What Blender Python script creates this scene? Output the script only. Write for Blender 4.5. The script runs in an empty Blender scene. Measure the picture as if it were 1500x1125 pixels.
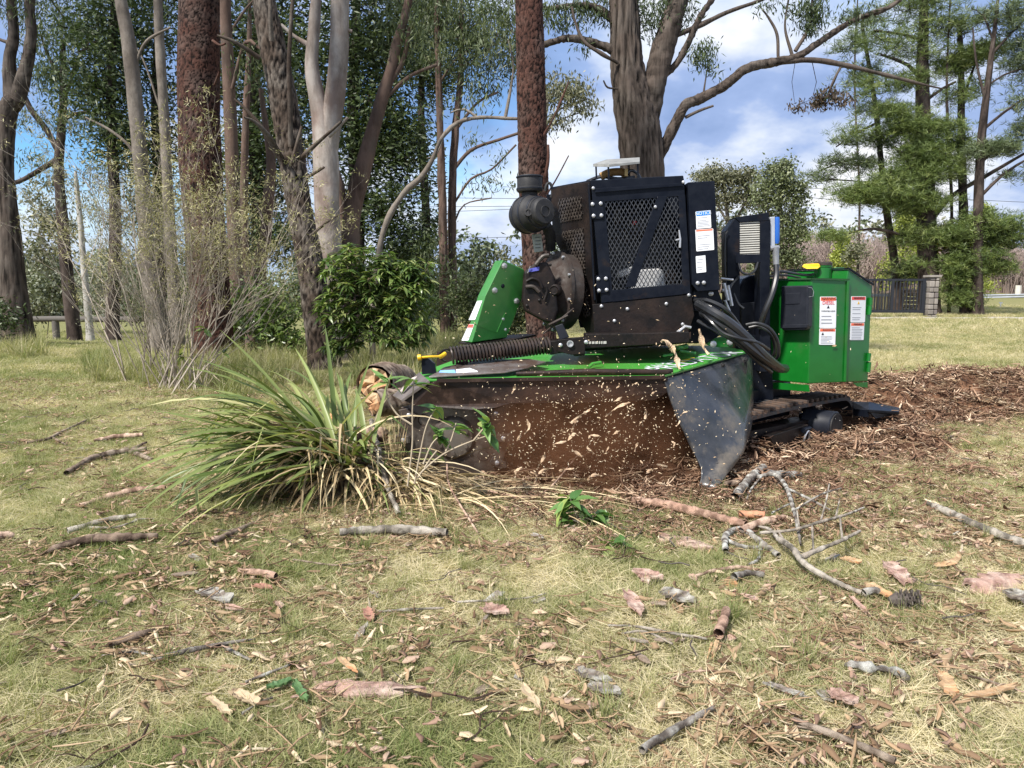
import bpy, math, random
import numpy as np
from mathutils import Vector, Matrix, noise as mn

random.seed(7)
RNG = np.random.default_rng(7)
S = bpy.context.scene
COL = S.collection
PI = math.pi
R = math.radians

# ------------------------------------------------------------------ camera
F_PX = 1083.0            # focal length of the photograph in its own pixels (1500 wide)
PITCH = R(7.08)
CAM_H = 1.10
cam_d = bpy.data.cameras.new('camera')
cam_d.sensor_width = 36.0
cam_d.lens = 36.0 * F_PX / 1500.0
cam_d.clip_start = 0.05
cam_d.clip_end = 3000
cam = bpy.data.objects.new('camera', cam_d)
cam.location = (0, 0, CAM_H)
cam.rotation_euler = (PI / 2 - PITCH, 0, 0)
COL.objects.link(cam)
S.camera = cam

# ------------------------------------------------------------------ light
SK1, SK2 = 2.2, 17.5
SUN_EL, SUN_AZ = R(50), R(222)     # azimuth measured clockwise from +Y: sun behind the camera, to its left
world = bpy.data.worlds.new('World')
S.world = world
world.use_nodes = True
nt = world.node_tree
nt.nodes.clear()
wo = nt.nodes.new('ShaderNodeOutputWorld')
bg = nt.nodes.new('ShaderNodeBackground')
bg.inputs['Strength'].default_value = 0.12
sky = nt.nodes.new('ShaderNodeTexSky')
sky.sky_type = 'NISHITA'
sky.sun_disc = False
sky.sun_elevation = SUN_EL
sky.sun_rotation = SUN_AZ
sky.air_density = 1.0
sky.dust_density = 0.6
sky.ozone_density = 1.5


def _n(tree, kind, **kw):
    n = tree.nodes.new(kind)
    for k, v in kw.items():
        setattr(n, k, v)
    return n


def _math(tree, op, a, b=None, clamp=False):
    n = tree.nodes.new('ShaderNodeMath')
    n.operation = op
    n.use_clamp = clamp
    for i, v in enumerate((a, b)):
        if v is None:
            continue
        if isinstance(v, (int, float)):
            n.inputs[i].default_value = v
        else:
            tree.links.new(v, n.inputs[i])
    return n.outputs[0]


def _ramp(tree, fac, stops):
    n = tree.nodes.new('ShaderNodeValToRGB')
    while len(n.color_ramp.elements) < len(stops):
        n.color_ramp.elements.new(0.5)
    for e, (p, c) in zip(n.color_ramp.elements, stops):
        e.position = p
        e.color = (*c, 1) if len(c) == 3 else c
    tree.links.new(fac, n.inputs[0])
    return n.outputs[0]


def _mix(tree, fac, a, b, mode='MIX'):
    n = tree.nodes.new('ShaderNodeMix')
    n.data_type = 'RGBA'
    n.blend_type = mode
    for sock, v in ((n.inputs[0], fac), (n.inputs[6], a), (n.inputs[7], b)):
        if isinstance(v, (int, float)):
            sock.default_value = v
        elif isinstance(v, tuple):
            sock.default_value = (*v, 1) if len(v) == 3 else v
        else:
            tree.links.new(v, sock)
    return n.outputs[2]


tc = _n(nt, 'ShaderNodeTexCoord')
sep = _n(nt, 'ShaderNodeSeparateXYZ')
nt.links.new(tc.outputs['Generated'], sep.inputs[0])
zz = _math(nt, 'ADD', _math(nt, 'MAXIMUM', sep.outputs[2], 0.0), 0.42)
cx = _math(nt, 'DIVIDE', sep.outputs[0], zz)
cy = _math(nt, 'DIVIDE', sep.outputs[1], zz)
comb = _n(nt, 'ShaderNodeCombineXYZ')
nt.links.new(cx, comb.inputs[0]); nt.links.new(cy, comb.inputs[1])
comb.inputs[2].default_value = SK1
n1 = _n(nt, 'ShaderNodeTexNoise'); n1.inputs['Scale'].default_value = 1.5
n1.inputs['Detail'].default_value = 7; n1.inputs['Roughness'].default_value = 0.55
n1.inputs['Distortion'].default_value = 0.6
nt.links.new(comb.outputs[0], n1.inputs['Vector'])
comb2 = _n(nt, 'ShaderNodeCombineXYZ')
nt.links.new(cx, comb2.inputs[0]); nt.links.new(cy, comb2.inputs[1])
comb2.inputs[2].default_value = SK2
n2 = _n(nt, 'ShaderNodeTexNoise'); n2.inputs['Scale'].default_value = 1.9
n2.inputs['Detail'].default_value = 6; n2.inputs['Roughness'].default_value = 0.55
nt.links.new(comb2.outputs[0], n2.inputs['Vector'])
cover = _ramp(nt, n1.outputs[0], [(0.28, (0, 0, 0)), (0.41, (0.8, 0.8, 0.8)), (0.50, (1, 1, 1))])
cloudc = _ramp(nt, n2.outputs[0], [(0.36, (1.15, 1.70, 3.0)), (0.46, (1.75, 2.35, 3.8)), (0.53, (3.3, 3.7, 4.5)), (0.60, (4.9, 4.95, 5.1))])
clearc = _mix(nt, 1.0, sky.outputs[0], (0.38, 0.75, 1.0), 'MULTIPLY')
skyc = _mix(nt, cover, clearc, cloudc)
# haze band that whitens towards the horizon
hz = _ramp(nt, sep.outputs[2], [(0.0, (0.5, 0.5, 0.5)), (0.08, (0.2, 0.2, 0.2)), (0.18, (0, 0, 0))])
skyc = _mix(nt, hz, skyc, (3.6, 4.0, 4.7))
nt.links.new(skyc, bg.inputs[0])
nt.links.new(bg.outputs[0], wo.inputs[0])

sun_d = bpy.data.lights.new('sun', 'SUN')
sun_d.energy = 4.2
sun_d.angle = R(5)
sun_d.color = (1.0, 0.95, 0.87)
sun = bpy.data.objects.new('sun', sun_d)
sd = Vector((math.sin(SUN_AZ) * math.cos(SUN_EL), math.cos(SUN_AZ) * math.cos(SUN_EL), math.sin(SUN_EL)))
sun.rotation_euler = sd.to_track_quat('Z', 'Y').to_euler()
sun.location = (-6, -6, 12)
COL.objects.link(sun)

S.view_settings.view_transform = 'Standard'
S.view_settings.look = 'None'
S.view_settings.gamma = 1.0
S.view_settings.use_curve_mapping = False
S.view_settings.exposure = 0.92
S.render.engine = 'CYCLES'
S.cycles.max_bounces = 6
S.cycles.diffuse_bounces = 3
S.cycles.glossy_bounces = 3
S.cycles.transmission_bounces = 4
S.cycles.transparent_max_bounces = 8
S.cycles.volume_bounces = 1
S.cycles.volume_step_rate = 2.0
S.cycles.use_denoising = True
S.cycles.use_adaptive_sampling = True

# ------------------------------------------------------------------ measuring helpers
CP, SP = math.cos(PITCH), math.sin(PITCH)


def P(px, py, Y):
    """World point at forward distance Y that the photograph shows at pixel (px, py)."""
    u = (px - 750.0) / F_PX
    v = (562.5 - py) / F_PX
    d = Vector((u, CP + v * SP, -SP + v * CP))
    return Vector((0, 0, CAM_H)) + d * (Y / d.y)


def sstep(a, b, x):
    t = min(1.0, max(0.0, (x - a) / (b - a)))
    return t * t * (3 - 2 * t)


def gh(x, y):
    """Height of the ground."""
    z = -0.85 * sstep(14, 30, y) * sstep(4, -8, x)
    z += max(0.0, y - 42) * 0.035 * sstep(2, 20, x) * (1 if y < 160 else 160 / y)
    z += -0.9 * sstep(30, 60, y) * sstep(6, -10, x)
    z += 0.02 * math.sin(x * 1.7 + 0.6) * math.sin(y * 1.3) + 0.012 * math.sin(x * 4.1 + y * 2.3)
    if y < 14 and abs(x) < 14:
        z += 0.012 * mn.noise(Vector((x * 3.1, y * 3.1, 0)))
    return z


def ridge(x, y, ax, ay, bx, by, w, h):
    dx, dy = bx - ax, by - ay
    t = max(0, min(1, ((x - ax) * dx + (y - ay) * dy) / (dx * dx + dy * dy)))
    d = math.hypot(x - ax - t * dx, y - ay - t * dy)
    return h * math.exp(-(d / w) ** 2)


def mulch_h(x, y):
    """Height of the ground-up soil and shavings over the lawn (negative = none)."""
    h = ridge(x, y, 3.05, 6.6, 6.8, 7.7, 0.50, 0.36)
    h = max(h, ridge(x, y, 2.25, 6.3, 3.2, 6.6, 0.5, 0.28))
    h = max(h, ridge(x, y, 2.75, 5.35, 2.3, 6.0, 0.36, 0.22))
    h = max(h, ridge(x, y, 0.3, 4.35, 2.6, 5.2, 0.38, 0.12))
    h = max(h, ridge(x, y, 0.2, 4.3, 1.3, 4.3, 0.30, 0.13))
    h += 0.05 * (mn.noise(Vector((x * 2.3, y * 2.3, 4))) ) * min(1.0, h / 0.1)
    h += 0.035 * mn.noise(Vector((x * 7, y * 7, 2))) * min(1.0, h / 0.08)
    return h - 0.035


def surf(x, y):
    m = mulch_h(x, y) if (y < 10 and x > -1.2) else -1
    return gh(x, y) + max(0.0, m)


def G(px, py):
    """Ground point seen at pixel (px, py)."""
    lo, hi = 1.0, 400.0
    for _ in range(50):
        mid = math.sqrt(lo * hi)
        p = P(px, py, mid)
        if p.z > surf(p.x, p.y):
            lo = mid
        else:
            hi = mid
    p = P(px, py, lo)
    return Vector((p.x, p.y, surf(p.x, p.y)))


# ------------------------------------------------------------------ objects
def tag(o, label=None, cat=None, group=None, kind=None):
    if label: o['label'] = label
    if cat: o['category'] = cat
    if group: o['group'] = group
    if kind: o['kind'] = kind
    return o


def empty(name, loc, label=None, cat=None, group=None):
    o = bpy.data.objects.new(name, None)
    o.empty_display_size = 0.1
    o.location = loc
    COL.objects.link(o)
    o['_org'] = tuple(loc)
    return tag(o, label, cat, group)


def org(o):
    return Vector(o['_org']) if '_org' in o.keys() else Vector((0, 0, 0))


class MB:
    """Collects shapes in world space; build() links them as one mesh object."""

    def __init__(self):
        self.v = []
        self.f = []

    def add(self, vs, fs):
        b = len(self.v)
        self.v.extend(tuple(p) for p in vs)
        self.f.extend(tuple(i + b for i in f) for f in fs)
        return self

    def prism(self, pts, off):
        """Polygon pts (world) and its copy moved by off, joined: a solid plate."""
        n = len(pts)
        off = Vector(off)
        a = [Vector(p) for p in pts]
        b = [p + off for p in a]
        fs = [tuple(range(n)), tuple(range(2 * n - 1, n - 1, -1))]
        fs += [(i, n + i, n + (i + 1) % n, (i + 1) % n) for i in range(n)]
        return self.add(a + b, fs)

    def box(self, c, size, M=None):
        c = Vector(c)
        x, y, z = (s / 2 for s in size)
        vs = [Vector((i, j, k)) for i in (-x, x) for j in (-y, y) for k in (-z, z)]
        if M is not None:
            vs = [M @ p for p in vs]
        return self.add([c + p for p in vs], [(0, 1, 3, 2), (4, 6, 7, 5), (0, 4, 5, 1), (2, 3, 7, 6), (0, 2, 6, 4), (1, 5, 7, 3)])

    def bar(self, a, b, w, h, up=(0, 0, 1)):
        a, b = Vector(a), Vector(b)
        d = (b - a).normalized()
        s = d.cross(Vector(up))
        if s.length < 1e-4:
            s = d.cross(Vector((1, 0, 0)))
        s.normalize()
        t = s.cross(d)
        q = [s * w / 2 + t * h / 2, -s * w / 2 + t * h / 2, -s * w / 2 - t * h / 2, s * w / 2 - t * h / 2]
        return self.add([a + i for i in q] + [b + i for i in q],
                        [(3, 2, 1, 0), (4, 5, 6, 7), (0, 1, 5, 4), (1, 2, 6, 5), (2, 3, 7, 6), (3, 0, 4, 7)])

    def tube(self, pts, rad, n=8, cap=True, jit=0.0, flat=None):
        pts = [Vector(p) for p in pts]
        if not hasattr(rad, '__len__'):
            rad = [rad] * len(pts)
        m = len(pts)
        ref = None
        vs = []
        for i, p in enumerate(pts):
            d = (pts[min(i + 1, m - 1)] - pts[max(i - 1, 0)])
            if d.length < 1e-9:
                d = Vector((0, 0, 1))
            d.normalize()
            if ref is None:
                ref = d.orthogonal().normalized()
            else:
                ref = (ref - d * ref.dot(d))
                ref = ref.normalized() if ref.length > 1e-6 else d.orthogonal().normalized()
            s = d.cross(ref)
            for k in range(n):
                a = 2 * PI * k / n
                rr = rad[i] * (1 + (random.uniform(-jit, jit) if jit else 0))
                vs.append(p + (ref * math.cos(a) + s * math.sin(a) * (flat or 1)) * rr)
        fs = [(i * n + k, i * n + (k + 1) % n, (i + 1) * n + (k + 1) % n, (i + 1) * n + k) for i in range(m - 1) for k in range(n)]
        if cap:
            fs += [tuple(range(n - 1, -1, -1)), tuple((m - 1) * n + k for k in range(n))]
        return self.add(vs, fs)

    def lathe(self, c, axis, prof, n=24):
        """prof = [(radius, distance along axis)]"""
        c, axis = Vector(c), Vector(axis).normalized()
        r0 = axis.orthogonal().normalized()
        s = axis.cross(r0)
        vs = []
        for r, t in prof:
            for k in range(n):
                a = 2 * PI * k / n
                vs.append(c + axis * t + (r0 * math.cos(a) + s * math.sin(a)) * max(r, 1e-4))
        m = len(prof)
        fs = [(i * n + k, i * n + (k + 1) % n, (i + 1) * n + (k + 1) % n, (i + 1) * n + k) for i in range(m - 1) for k in range(n)]
        fs += [tuple(range(n - 1, -1, -1)), tuple((m - 1) * n + k for k in range(n))]
        return self.add(vs, fs)

    def build(self, name, mat, parent=None, smooth=False, bevel=0, seg=2, origin=None):
        me = bpy.data.meshes.new(name)
        if parent is not None:
            o0 = org(parent)
        elif origin is not None:
            o0 = Vector(origin)
        else:
            a = np.array(self.v)
            o0 = Vector((float(a[:, 0].mean()), float(a[:, 1].mean()), float(a[:, 2].min())))
        me.from_pydata([(x - o0.x, y - o0.y, z - o0.z) for x, y, z in self.v], [], self.f)
        me.validate()
        me.update()
        if mat: me.materials.append(mat)
        o = bpy.data.objects.new(name, me)
        COL.objects.link(o)
        o['_org'] = tuple(o0)
        if parent is not None:
            o.parent = parent
        else:
            o.location = o0
        import bmesh
        bm = bmesh.new(); bm.from_mesh(me)
        bmesh.ops.recalc_face_normals(bm, faces=bm.faces)
        bm.to_mesh(me); bm.free()
        if smooth:
            me.polygons.foreach_set('use_smooth', [True] * len(me.polygons))
            me.set_sharp_from_angle(angle=R(38))
        if bevel:
            b = o.modifiers.new('bevel', 'BEVEL')
            b.width = bevel; b.segments = seg; b.limit_method = 'ANGLE'; b.angle_limit = R(35)
            b.harden_normals = False
        return o


def np_mesh(name, V, Fq, mat, parent=None, origin=None, smooth=False, attr=None):
    """Mesh object from numpy arrays (faces all the same length)."""
    V = np.asarray(V, dtype=np.float32)
    Fq = np.asarray(Fq, dtype=np.int32)
    if parent is not None:
        o0 = org(parent)
    elif origin is not None:
        o0 = Vector(origin)
    else:
        o0 = Vector((float(V[:, 0].mean()), float(V[:, 1].mean()), float(V[:, 2].min())))
    V = V - np.array(o0, dtype=np.float32)
    me = bpy.data.meshes.new(name)
    k = Fq.shape[1]
    me.vertices.add(len(V)); me.vertices.foreach_set('co', V.ravel())
    me.loops.add(Fq.size); me.loops.foreach_set('vertex_index', Fq.ravel())
    me.polygons.add(len(Fq))
    me.polygons.foreach_set('loop_start', np.arange(0, Fq.size, k, dtype=np.int32))
    me.polygons.foreach_set('loop_total', np.full(len(Fq), k, dtype=np.int32))
    if smooth:
        me.polygons.foreach_set('use_smooth', np.ones(len(Fq), dtype=bool))
    me.update(calc_edges=True)
    if attr is not None:
        for an, av in attr.items():
            a = me.attributes.new(an, 'FLOAT', 'POINT')
            a.data.foreach_set('value', np.asarray(av, dtype=np.float32))
    if mat: me.materials.append(mat)
    if name:
        o = bpy.data.objects.new(name, me)
        COL.objects.link(o)
        o['_org'] = tuple(o0)
        if parent is not None: o.parent = parent
        else: o.location = o0
        return o


# ------------------------------------------------------------------ materials
_mats = {}


def mat(name, c1, c2=None, scale=8.0, rough=0.6, bump=0.0, bscale=None, metal=0.0, coat=0.0, spec=0.5,
        stretch=None, c3=None, s3=2.0, t3=(0.5, 0.6), detail=5, rough2=None):
    if name in _mats:
        return _mats[name]
    m = bpy.data.materials.new(name)
    m.use_nodes = True
    t = m.node_tree
    b = t.nodes['Principled BSDF']
    b.inputs['Roughness'].default_value = rough
    b.inputs['Metallic'].default_value = metal
    b.inputs['Coat Weight'].default_value = coat
    b.inputs['Coat Roughness'].default_value = 0.08
    b.inputs['Specular IOR Level'].default_value = spec
    b.inputs['Base Color'].default_value = (*c1, 1)
    co = _n(t, 'ShaderNodeTexCoord')
    vec = co.outputs['Object']
    if stretch:
        mp = _n(t, 'ShaderNodeMapping')
        mp.inputs['Scale'].default_value = stretch
        t.links.new(vec, mp.inputs[0]); vec = mp.outputs[0]
    if c2:
        n = _n(t, 'ShaderNodeTexNoise'); n.inputs['Scale'].default_value = scale
        n.inputs['Detail'].default_value = detail; n.inputs['Roughness'].default_value = 0.65
        t.links.new(vec, n.inputs['Vector'])
        col = _ramp(t, n.outputs[0], [(0.36, c1), (0.66, c2)])
        if c3:
            n3 = _n(t, 'ShaderNodeTexNoise'); n3.inputs['Scale'].default_value = s3
            n3.inputs['Detail'].default_value = 6; n3.inputs['Roughness'].default_value = 0.7
            t.links.new(co.outputs['Object'], n3.inputs['Vector'])
            f = _ramp(t, n3.outputs[0], [(t3[0], (0, 0, 0)), (t3[1], (1, 1, 1))])
            col = _mix(t, f, col, c3)
            if rough2 is not None:
                rr = t.nodes.new('ShaderNodeMapRange')
                rr.inputs[3].default_value = rough; rr.inputs[4].default_value = rough2
                t.links.new(f, rr.inputs[0]); t.links.new(rr.outputs[0], b.inputs['Roughness'])
        t.links.new(col, b.inputs['Base Color'])
    if bump:
        nb = _n(t, 'ShaderNodeTexNoise'); nb.inputs['Scale'].default_value = bscale or scale
        nb.inputs['Detail'].default_value = 6
        t.links.new(vec, nb.inputs['Vector'])
        bp = _n(t, 'ShaderNodeBump'); bp.inputs['Distance'].default_value = bump
        bp.inputs['Strength'].default_value = 1.0
        t.links.new(nb.outputs[0], bp.inputs['Height']); t.links.new(bp.outputs[0], b.inputs['Normal'])
    _mats[name] = m
    return m


def leafmat(name, c1, c2, c3=None, rough=0.5, trans=0.3, spec=0.4, instancer=False):
    """Leaves and blades: colour varies leaf by leaf through the 'tint' attribute."""
    if name in _mats:
        return _mats[name]
    m = bpy.data.materials.new(name)
    m.use_nodes = True
    t = m.node_tree
    b = t.nodes['Principled BSDF']
    a = _n(t, 'ShaderNodeAttribute'); a.attribute_name = 'tint'
    stops = [(0.0, c1), (0.75 if c3 else 1.0, c2)] + ([(1.0, c3)] if c3 else [])
    fac = a.outputs['Fac']
    if instancer:
        d = _n(t, 'ShaderNodeAttribute'); d.attribute_type = 'INSTANCER'; d.attribute_name = 'dry'
        fac = _math(t, 'ADD', _math(t, 'MULTIPLY', a.outputs['Fac'], 0.75), _math(t, 'SUBTRACT', d.outputs['Fac'], 0.35), True)
    col = _ramp(t, fac, stops)
    co = _n(t, 'ShaderNodeTexCoord')
    n = _n(t, 'ShaderNodeTexNoise'); n.inputs['Scale'].default_value = 1.3; n.inputs['Detail'].default_value = 3
    t.links.new(co.outputs['Object'], n.inputs['Vector'])
    col = _mix(t, 1.0, col, _ramp(t, n.outputs[0], [(0.3, (0.78, 0.78, 0.78)), (0.7, (1.2, 1.2, 1.15))]), 'MULTIPLY')
    t.links.new(col, b.inputs['Base Color'])
    b.inputs['Roughness'].default_value = rough
    b.inputs['Specular IOR Level'].default_value = spec
    if trans:
        tr = _n(t, 'ShaderNodeBsdfTranslucent')
        t.links.new(_mix(t, 1.0, col, (1.3, 1.45, 0.7), 'MULTIPLY'), tr.inputs[0])
        mx = _n(t, 'ShaderNodeMixShader'); mx.inputs[0].default_value = trans
        t.links.new(b.outputs[0], mx.inputs[1]); t.links.new(tr.outputs[0], mx.inputs[2])
        t.links.new(mx.outputs[0], t.nodes['Material Output'].inputs[0])
    _mats[name] = m
    return m


def copy_obj(o, name, loc, rot=None, scale=None, parent=None):
    c = o.copy()
    c.name = name
    COL.objects.link(c)
    c.location = loc
    if rot is not None: c.rotation_euler = rot
    if scale is not None: c.scale = scale if hasattr(scale, '__len__') else (scale,) * 3
    if parent is not None: c.parent = parent
    return c

# ================================================================== GROUND
def blades(n, rad, lmin, lmax, w, lean_lo, lean_hi, tint=(0, 1), seg=3, rng=RNG, curl=0.5, centre=0.0):
    """n grass blades rooted in a disc; returns verts, quads, tint."""
    az0 = rng.uniform(0, 2 * PI, n)
    rr = rad * np.sqrt(rng.uniform(0, 1, n))
    bx, by = rr * np.cos(az0), rr * np.sin(az0)
    az = rng.uniform(0, 2 * PI, n) * (1 - centre) + az0 * centre
    L = rng.uniform(lmin, lmax, n)
    lean = rng.uniform(lean_lo, lean_hi, n)
    k = rng.uniform(0.2, 1, n) * curl
    ww = w * rng.uniform(0.6, 1.25, n)
    P0 = np.stack([bx, by, np.full(n, -0.004)], 1)
    V = []
    pos = P0.copy()
    side = np.stack([-np.sin(az), np.cos(az), np.zeros(n)], 1)
    tw = rng.uniform(-0.9, 0.9, n)
    for i in range(seg + 1):
        t = i / seg
        wd = ww * (1 - t) ** 0.6 * 0.5 if i < seg else ww * 0.04
        sd = side * np.cos(tw)[:, None] + np.array([0, 0, 1.0]) * np.sin(tw)[:, None]
        V.append(pos - sd * wd[:, None]); V.append(pos + sd * wd[:, None])
        a = lean + k * t * 1.6
        step = np.stack([np.cos(az) * np.sin(a), np.sin(az) * np.sin(a), np.cos(a)], 1)
        pos = pos + step * (L / seg)[:, None]
        pos[:, 2] = np.maximum(pos[:, 2], 0.004)
    V = np.stack(V, 1).reshape(-1, 3)
    m = 2 * (seg + 1)
    base = (np.arange(n) * m)[:, None]
    F = np.concatenate([base + np.array([[2 * i, 2 * i + 1, 2 * i + 3, 2 * i + 2]]) for i in range(seg)], 0)
    T = np.repeat(rng.uniform(tint[0], tint[1], n), m)
    return V, F, T


def merge(parts):
    Vs, Fs, Ts, b = [], [], [], 0
    for V, F, T in parts:
        Vs.append(V); Fs.append(F + b); Ts.append(T); b += len(V)
    return np.concatenate(Vs), np.concatenate(Fs), np.concatenate(Ts)


def proto(name, V, F, T, mt):
    """An unlinked source object for scattering."""
    np_mesh(None, V, F, None) if False else None
    me = bpy.data.meshes.new(name)
    o = np_mesh(name, V, F, mt, origin=(0, 0, 0), attr={'tint': T})
    COL.objects.unlink(o)
    return o


def scatter(name, pts, rots, scl, dry, protos, label, cat, kind='stuff', tag_it=True):
    """One object that instances the protos on its points (for what nobody could count)."""
    me = bpy.data.meshes.new(name)
    me.vertices.add(len(pts))
    me.vertices.foreach_set('co', np.asarray(pts, dtype=np.float32).ravel())
    for an, av, ty in (('rot', rots, 'FLOAT_VECTOR'), ('scl', scl, 'FLOAT'), ('dry', dry, 'FLOAT')):
        a = me.attributes.new(an, ty, 'POINT')
        av = np.asarray(av, dtype=np.float32)
        a.data.foreach_set('vector' if ty == 'FLOAT_VECTOR' else 'value', av.ravel())
    o = bpy.data.objects.new(name, me)
    COL.objects.link(o)
    pc = bpy.data.collections.new(name + '_kinds')
    for p in protos:
        pc.objects.link(p)
    ng = bpy.data.node_groups.new(name, 'GeometryNodeTree')
    ng.interface.new_socket('Geometry', in_out='INPUT', socket_type='NodeSocketGeometry')
    ng.interface.new_socket('Geometry', in_out='OUTPUT', socket_type='NodeSocketGeometry')
    gi = ng.nodes.new('NodeGroupInput'); go = ng.nodes.new('NodeGroupOutput')
    m2p = ng.nodes.new('GeometryNodeMeshToPoints')
    iop = ng.nodes.new('GeometryNodeInstanceOnPoints')
    ci = ng.nodes.new('GeometryNodeCollectionInfo')
    ci.inputs['Collection'].default_value = pc
    ci.inputs['Separate Children'].default_value = True
    ci.inputs['Reset Children'].default_value = True
    iop.inputs['Pick Instance'].default_value = True
    ar = ng.nodes.new('GeometryNodeInputNamedAttribute'); ar.data_type = 'FLOAT_VECTOR'; ar.inputs[0].default_value = 'rot'
    asx = ng.nodes.new('GeometryNodeInputNamedAttribute'); asx.data_type = 'FLOAT'; asx.inputs[0].default_value = 'scl'
    L = ng.links.new
    L(gi.outputs[0], m2p.inputs[0]); L(m2p.outputs[0], iop.inputs['Points'])
    L(ci.outputs[0], iop.inputs['Instance'])
    L(ar.outputs[0], iop.inputs['Rotation'])
    L(asx.outputs[0], iop.inputs['Scale'])
    L(iop.outputs[0], go.inputs[0])
    md = o.modifiers.new('scatter', 'NODES'); md.node_group = ng
    if tag_it: tag(o, label, cat, kind=kind)
    return o


def ground_material():
    m = bpy.data.materials.new('lawn_soil')
    m.use_nodes = True
    t = m.node_tree
    b = t.nodes['Principled BSDF']
    co = _n(t, 'ShaderNodeTexCoord')
    v = co.outputs['Object']
    def nz(s, d=6, r=0.6):
        n = _n(t, 'ShaderNodeTexNoise'); n.inputs['Scale'].default_value = s
        n.inputs['Detail'].default_value = d; n.inputs['Roughness'].default_value = r
        t.links.new(v, n.inputs['Vector']); return n.outputs[0]
    fine = _ramp(t, nz(38, 8, 0.8), [(0.35, (0.11, 0.08, 0.048)), (0.5, (0.24, 0.19, 0.11)), (0.68, (0.42, 0.35, 0.22))])
    grn = _ramp(t, nz(60, 8, 0.8), [(0.35, (0.08, 0.095, 0.035)), (0.65, (0.21, 0.22, 0.08))])
    big = _math(t, 'ADD', _math(t, 'MULTIPLY', nz(0.35, 5, 0.6), 0.6), _math(t, 'MULTIPLY', nz(2.6, 5, 0.7), 0.4))
    sepx = _n(t, 'ShaderNodeSeparateXYZ'); t.links.new(v, sepx.inputs[0])
    left = t.nodes.new('ShaderNodeMapRange')
    left.inputs[1].default_value = 4; left.inputs[2].default_value = -6
    left.inputs[3].default_value = 0.0; left.inputs[4].default_value = 0.13
    t.links.new(sepx.outputs[0], left.inputs[0])
    far = t.nodes.new('ShaderNodeMapRange')
    far.inputs[1].default_value = 35; far.inputs[2].default_value = 55
    far.inputs[3].default_value = 0.0; far.inputs[4].default_value = 0.3
    t.links.new(sepx.outputs[1], far.inputs[0])
    g = _math(t, 'ADD', _math(t, 'ADD', big, left.outputs[0]), far.outputs[0])
    f = _ramp(t, g, [(0.46, (0, 0, 0)), (0.60, (0.8, 0.8, 0.8))])
    col = _mix(t, f, fine, grn)
    # lawn that recedes past the standing blades keeps their dry colour
    dist = t.nodes.new('ShaderNodeMapRange')
    dist.inputs[1].default_value = 5; dist.inputs[2].default_value = 16
    dist.inputs[3].default_value = 0; dist.inputs[4].default_value = 0.75
    t.links.new(sepx.outputs[1], dist.inputs[0])
    straw = _ramp(t, _math(t, 'ADD', _math(t, 'MULTIPLY', nz(4.0, 8, 0.75), 0.75), left.outputs[0]),
                  [(0.30, (0.33, 0.27, 0.15)), (0.48, (0.20, 0.19, 0.085))])
    col = _mix(t, _math(t, 'MULTIPLY', dist.outputs[0], _math(t, 'SUBTRACT', 1.0, _math(t, 'MULTIPLY', far.outputs[0], 2.6))), col, straw)
    t.links.new(col, b.inputs['Base Color'])
    b.inputs['Roughness'].default_value = 0.95
    b.inputs['Specular IOR Level'].default_value = 0.1
    bp = _n(t, 'ShaderNodeBump'); bp.inputs['Distance'].default_value = 0.02
    t.links.new(nz(45, 8, 0.8), bp.inputs['Height']); t.links.new(bp.outputs[0], b.inputs['Normal'])
    return m


M_soil = ground_material()
ys = np.concatenate([np.linspace(-8, 1.2, 20), np.geomspace(1.3, 30, 170), np.geomspace(31, 900, 70)])
us = np.linspace(-1, 1, 121)
us = np.sign(us) * np.abs(us) ** 1.25
Vg = []
for y in ys:
    w = max(9.0, abs(y) * 1.7)
    for u in us:
        x = u * w
        Vg.append((x, y, gh(x, y)))
nx = len(us)
idx = np.arange(len(Vg)).reshape(len(ys), nx)
Fg = np.stack([idx[:-1, :-1], idx[:-1, 1:], idx[1:, 1:], idx[1:, :-1]], -1).reshape(-1, 4)
tag(np_mesh('ground', Vg, Fg, M_soil, origin=(0, 0, 0), smooth=True), kind='structure')

# gravel road in front of the gate
M_road = mat('gravel', (0.30, 0.27, 0.23), (0.44, 0.41, 0.37), 9, 0.95, 0.01, 30)
Vr, Fr = [], []
for i in range(80):
    x = 1.0 + i * 1.0
    yc = 31.2 + 0.02 * x + 0.25 * math.sin(x * 0.21)
    for k, dy in enumerate((-1.15 + 0.1 * math.sin(x * 2.3), -0.6, 0.6, 1.2 + 0.12 * math.sin(x * 1.7))):
        Vr.append((x, yc + dy, gh(x, yc + dy) + (0.03 if k in (1, 2) else 0.008)))
for i in range(79):
    for k in range(3):
        Fr.append((i * 4 + k, (i + 1) * 4 + k, (i + 1) * 4 + k + 1, i * 4 + k + 1))
tag(np_mesh('road', Vr, Fr, M_road, origin=(0, 0, 0), smooth=True), kind='structure')

# ------------------------------------------------------------------ grass
M_blade = leafmat('grass_blade', (0.17, 0.215, 0.070), (0.36, 0.335, 0.175), (0.60, 0.52, 0.365), rough=0.55, trans=0.32, spec=0.25, instancer=True)
r1 = np.random.default_rng(11)
near = []
for i in range(7):
    a = blades(46, 0.05, 0.03, 0.085, 0.0032, 0.15, 1.0, (0.0, 0.45), rng=r1)
    b = blades(58, 0.06, 0.05, 0.12, 0.0030, 1.0, 1.52, (0.65, 1.0), rng=r1, curl=0.25)
    near.append(proto('turf', *merge([a, b]), M_blade))
flat = []
for i in range(5):
    b = blades(80, 0.07, 0.05, 0.15, 0.0034, 1.15, 1.55, (0.6, 1.0), rng=r1, curl=0.15)
    a = blades(14, 0.06, 0.03, 0.07, 0.003, 0.3, 1.2, (0.1, 0.7), rng=r1)
    flat.append(proto('thatch', *merge([a, b]), M_blade))
mid = []
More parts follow.
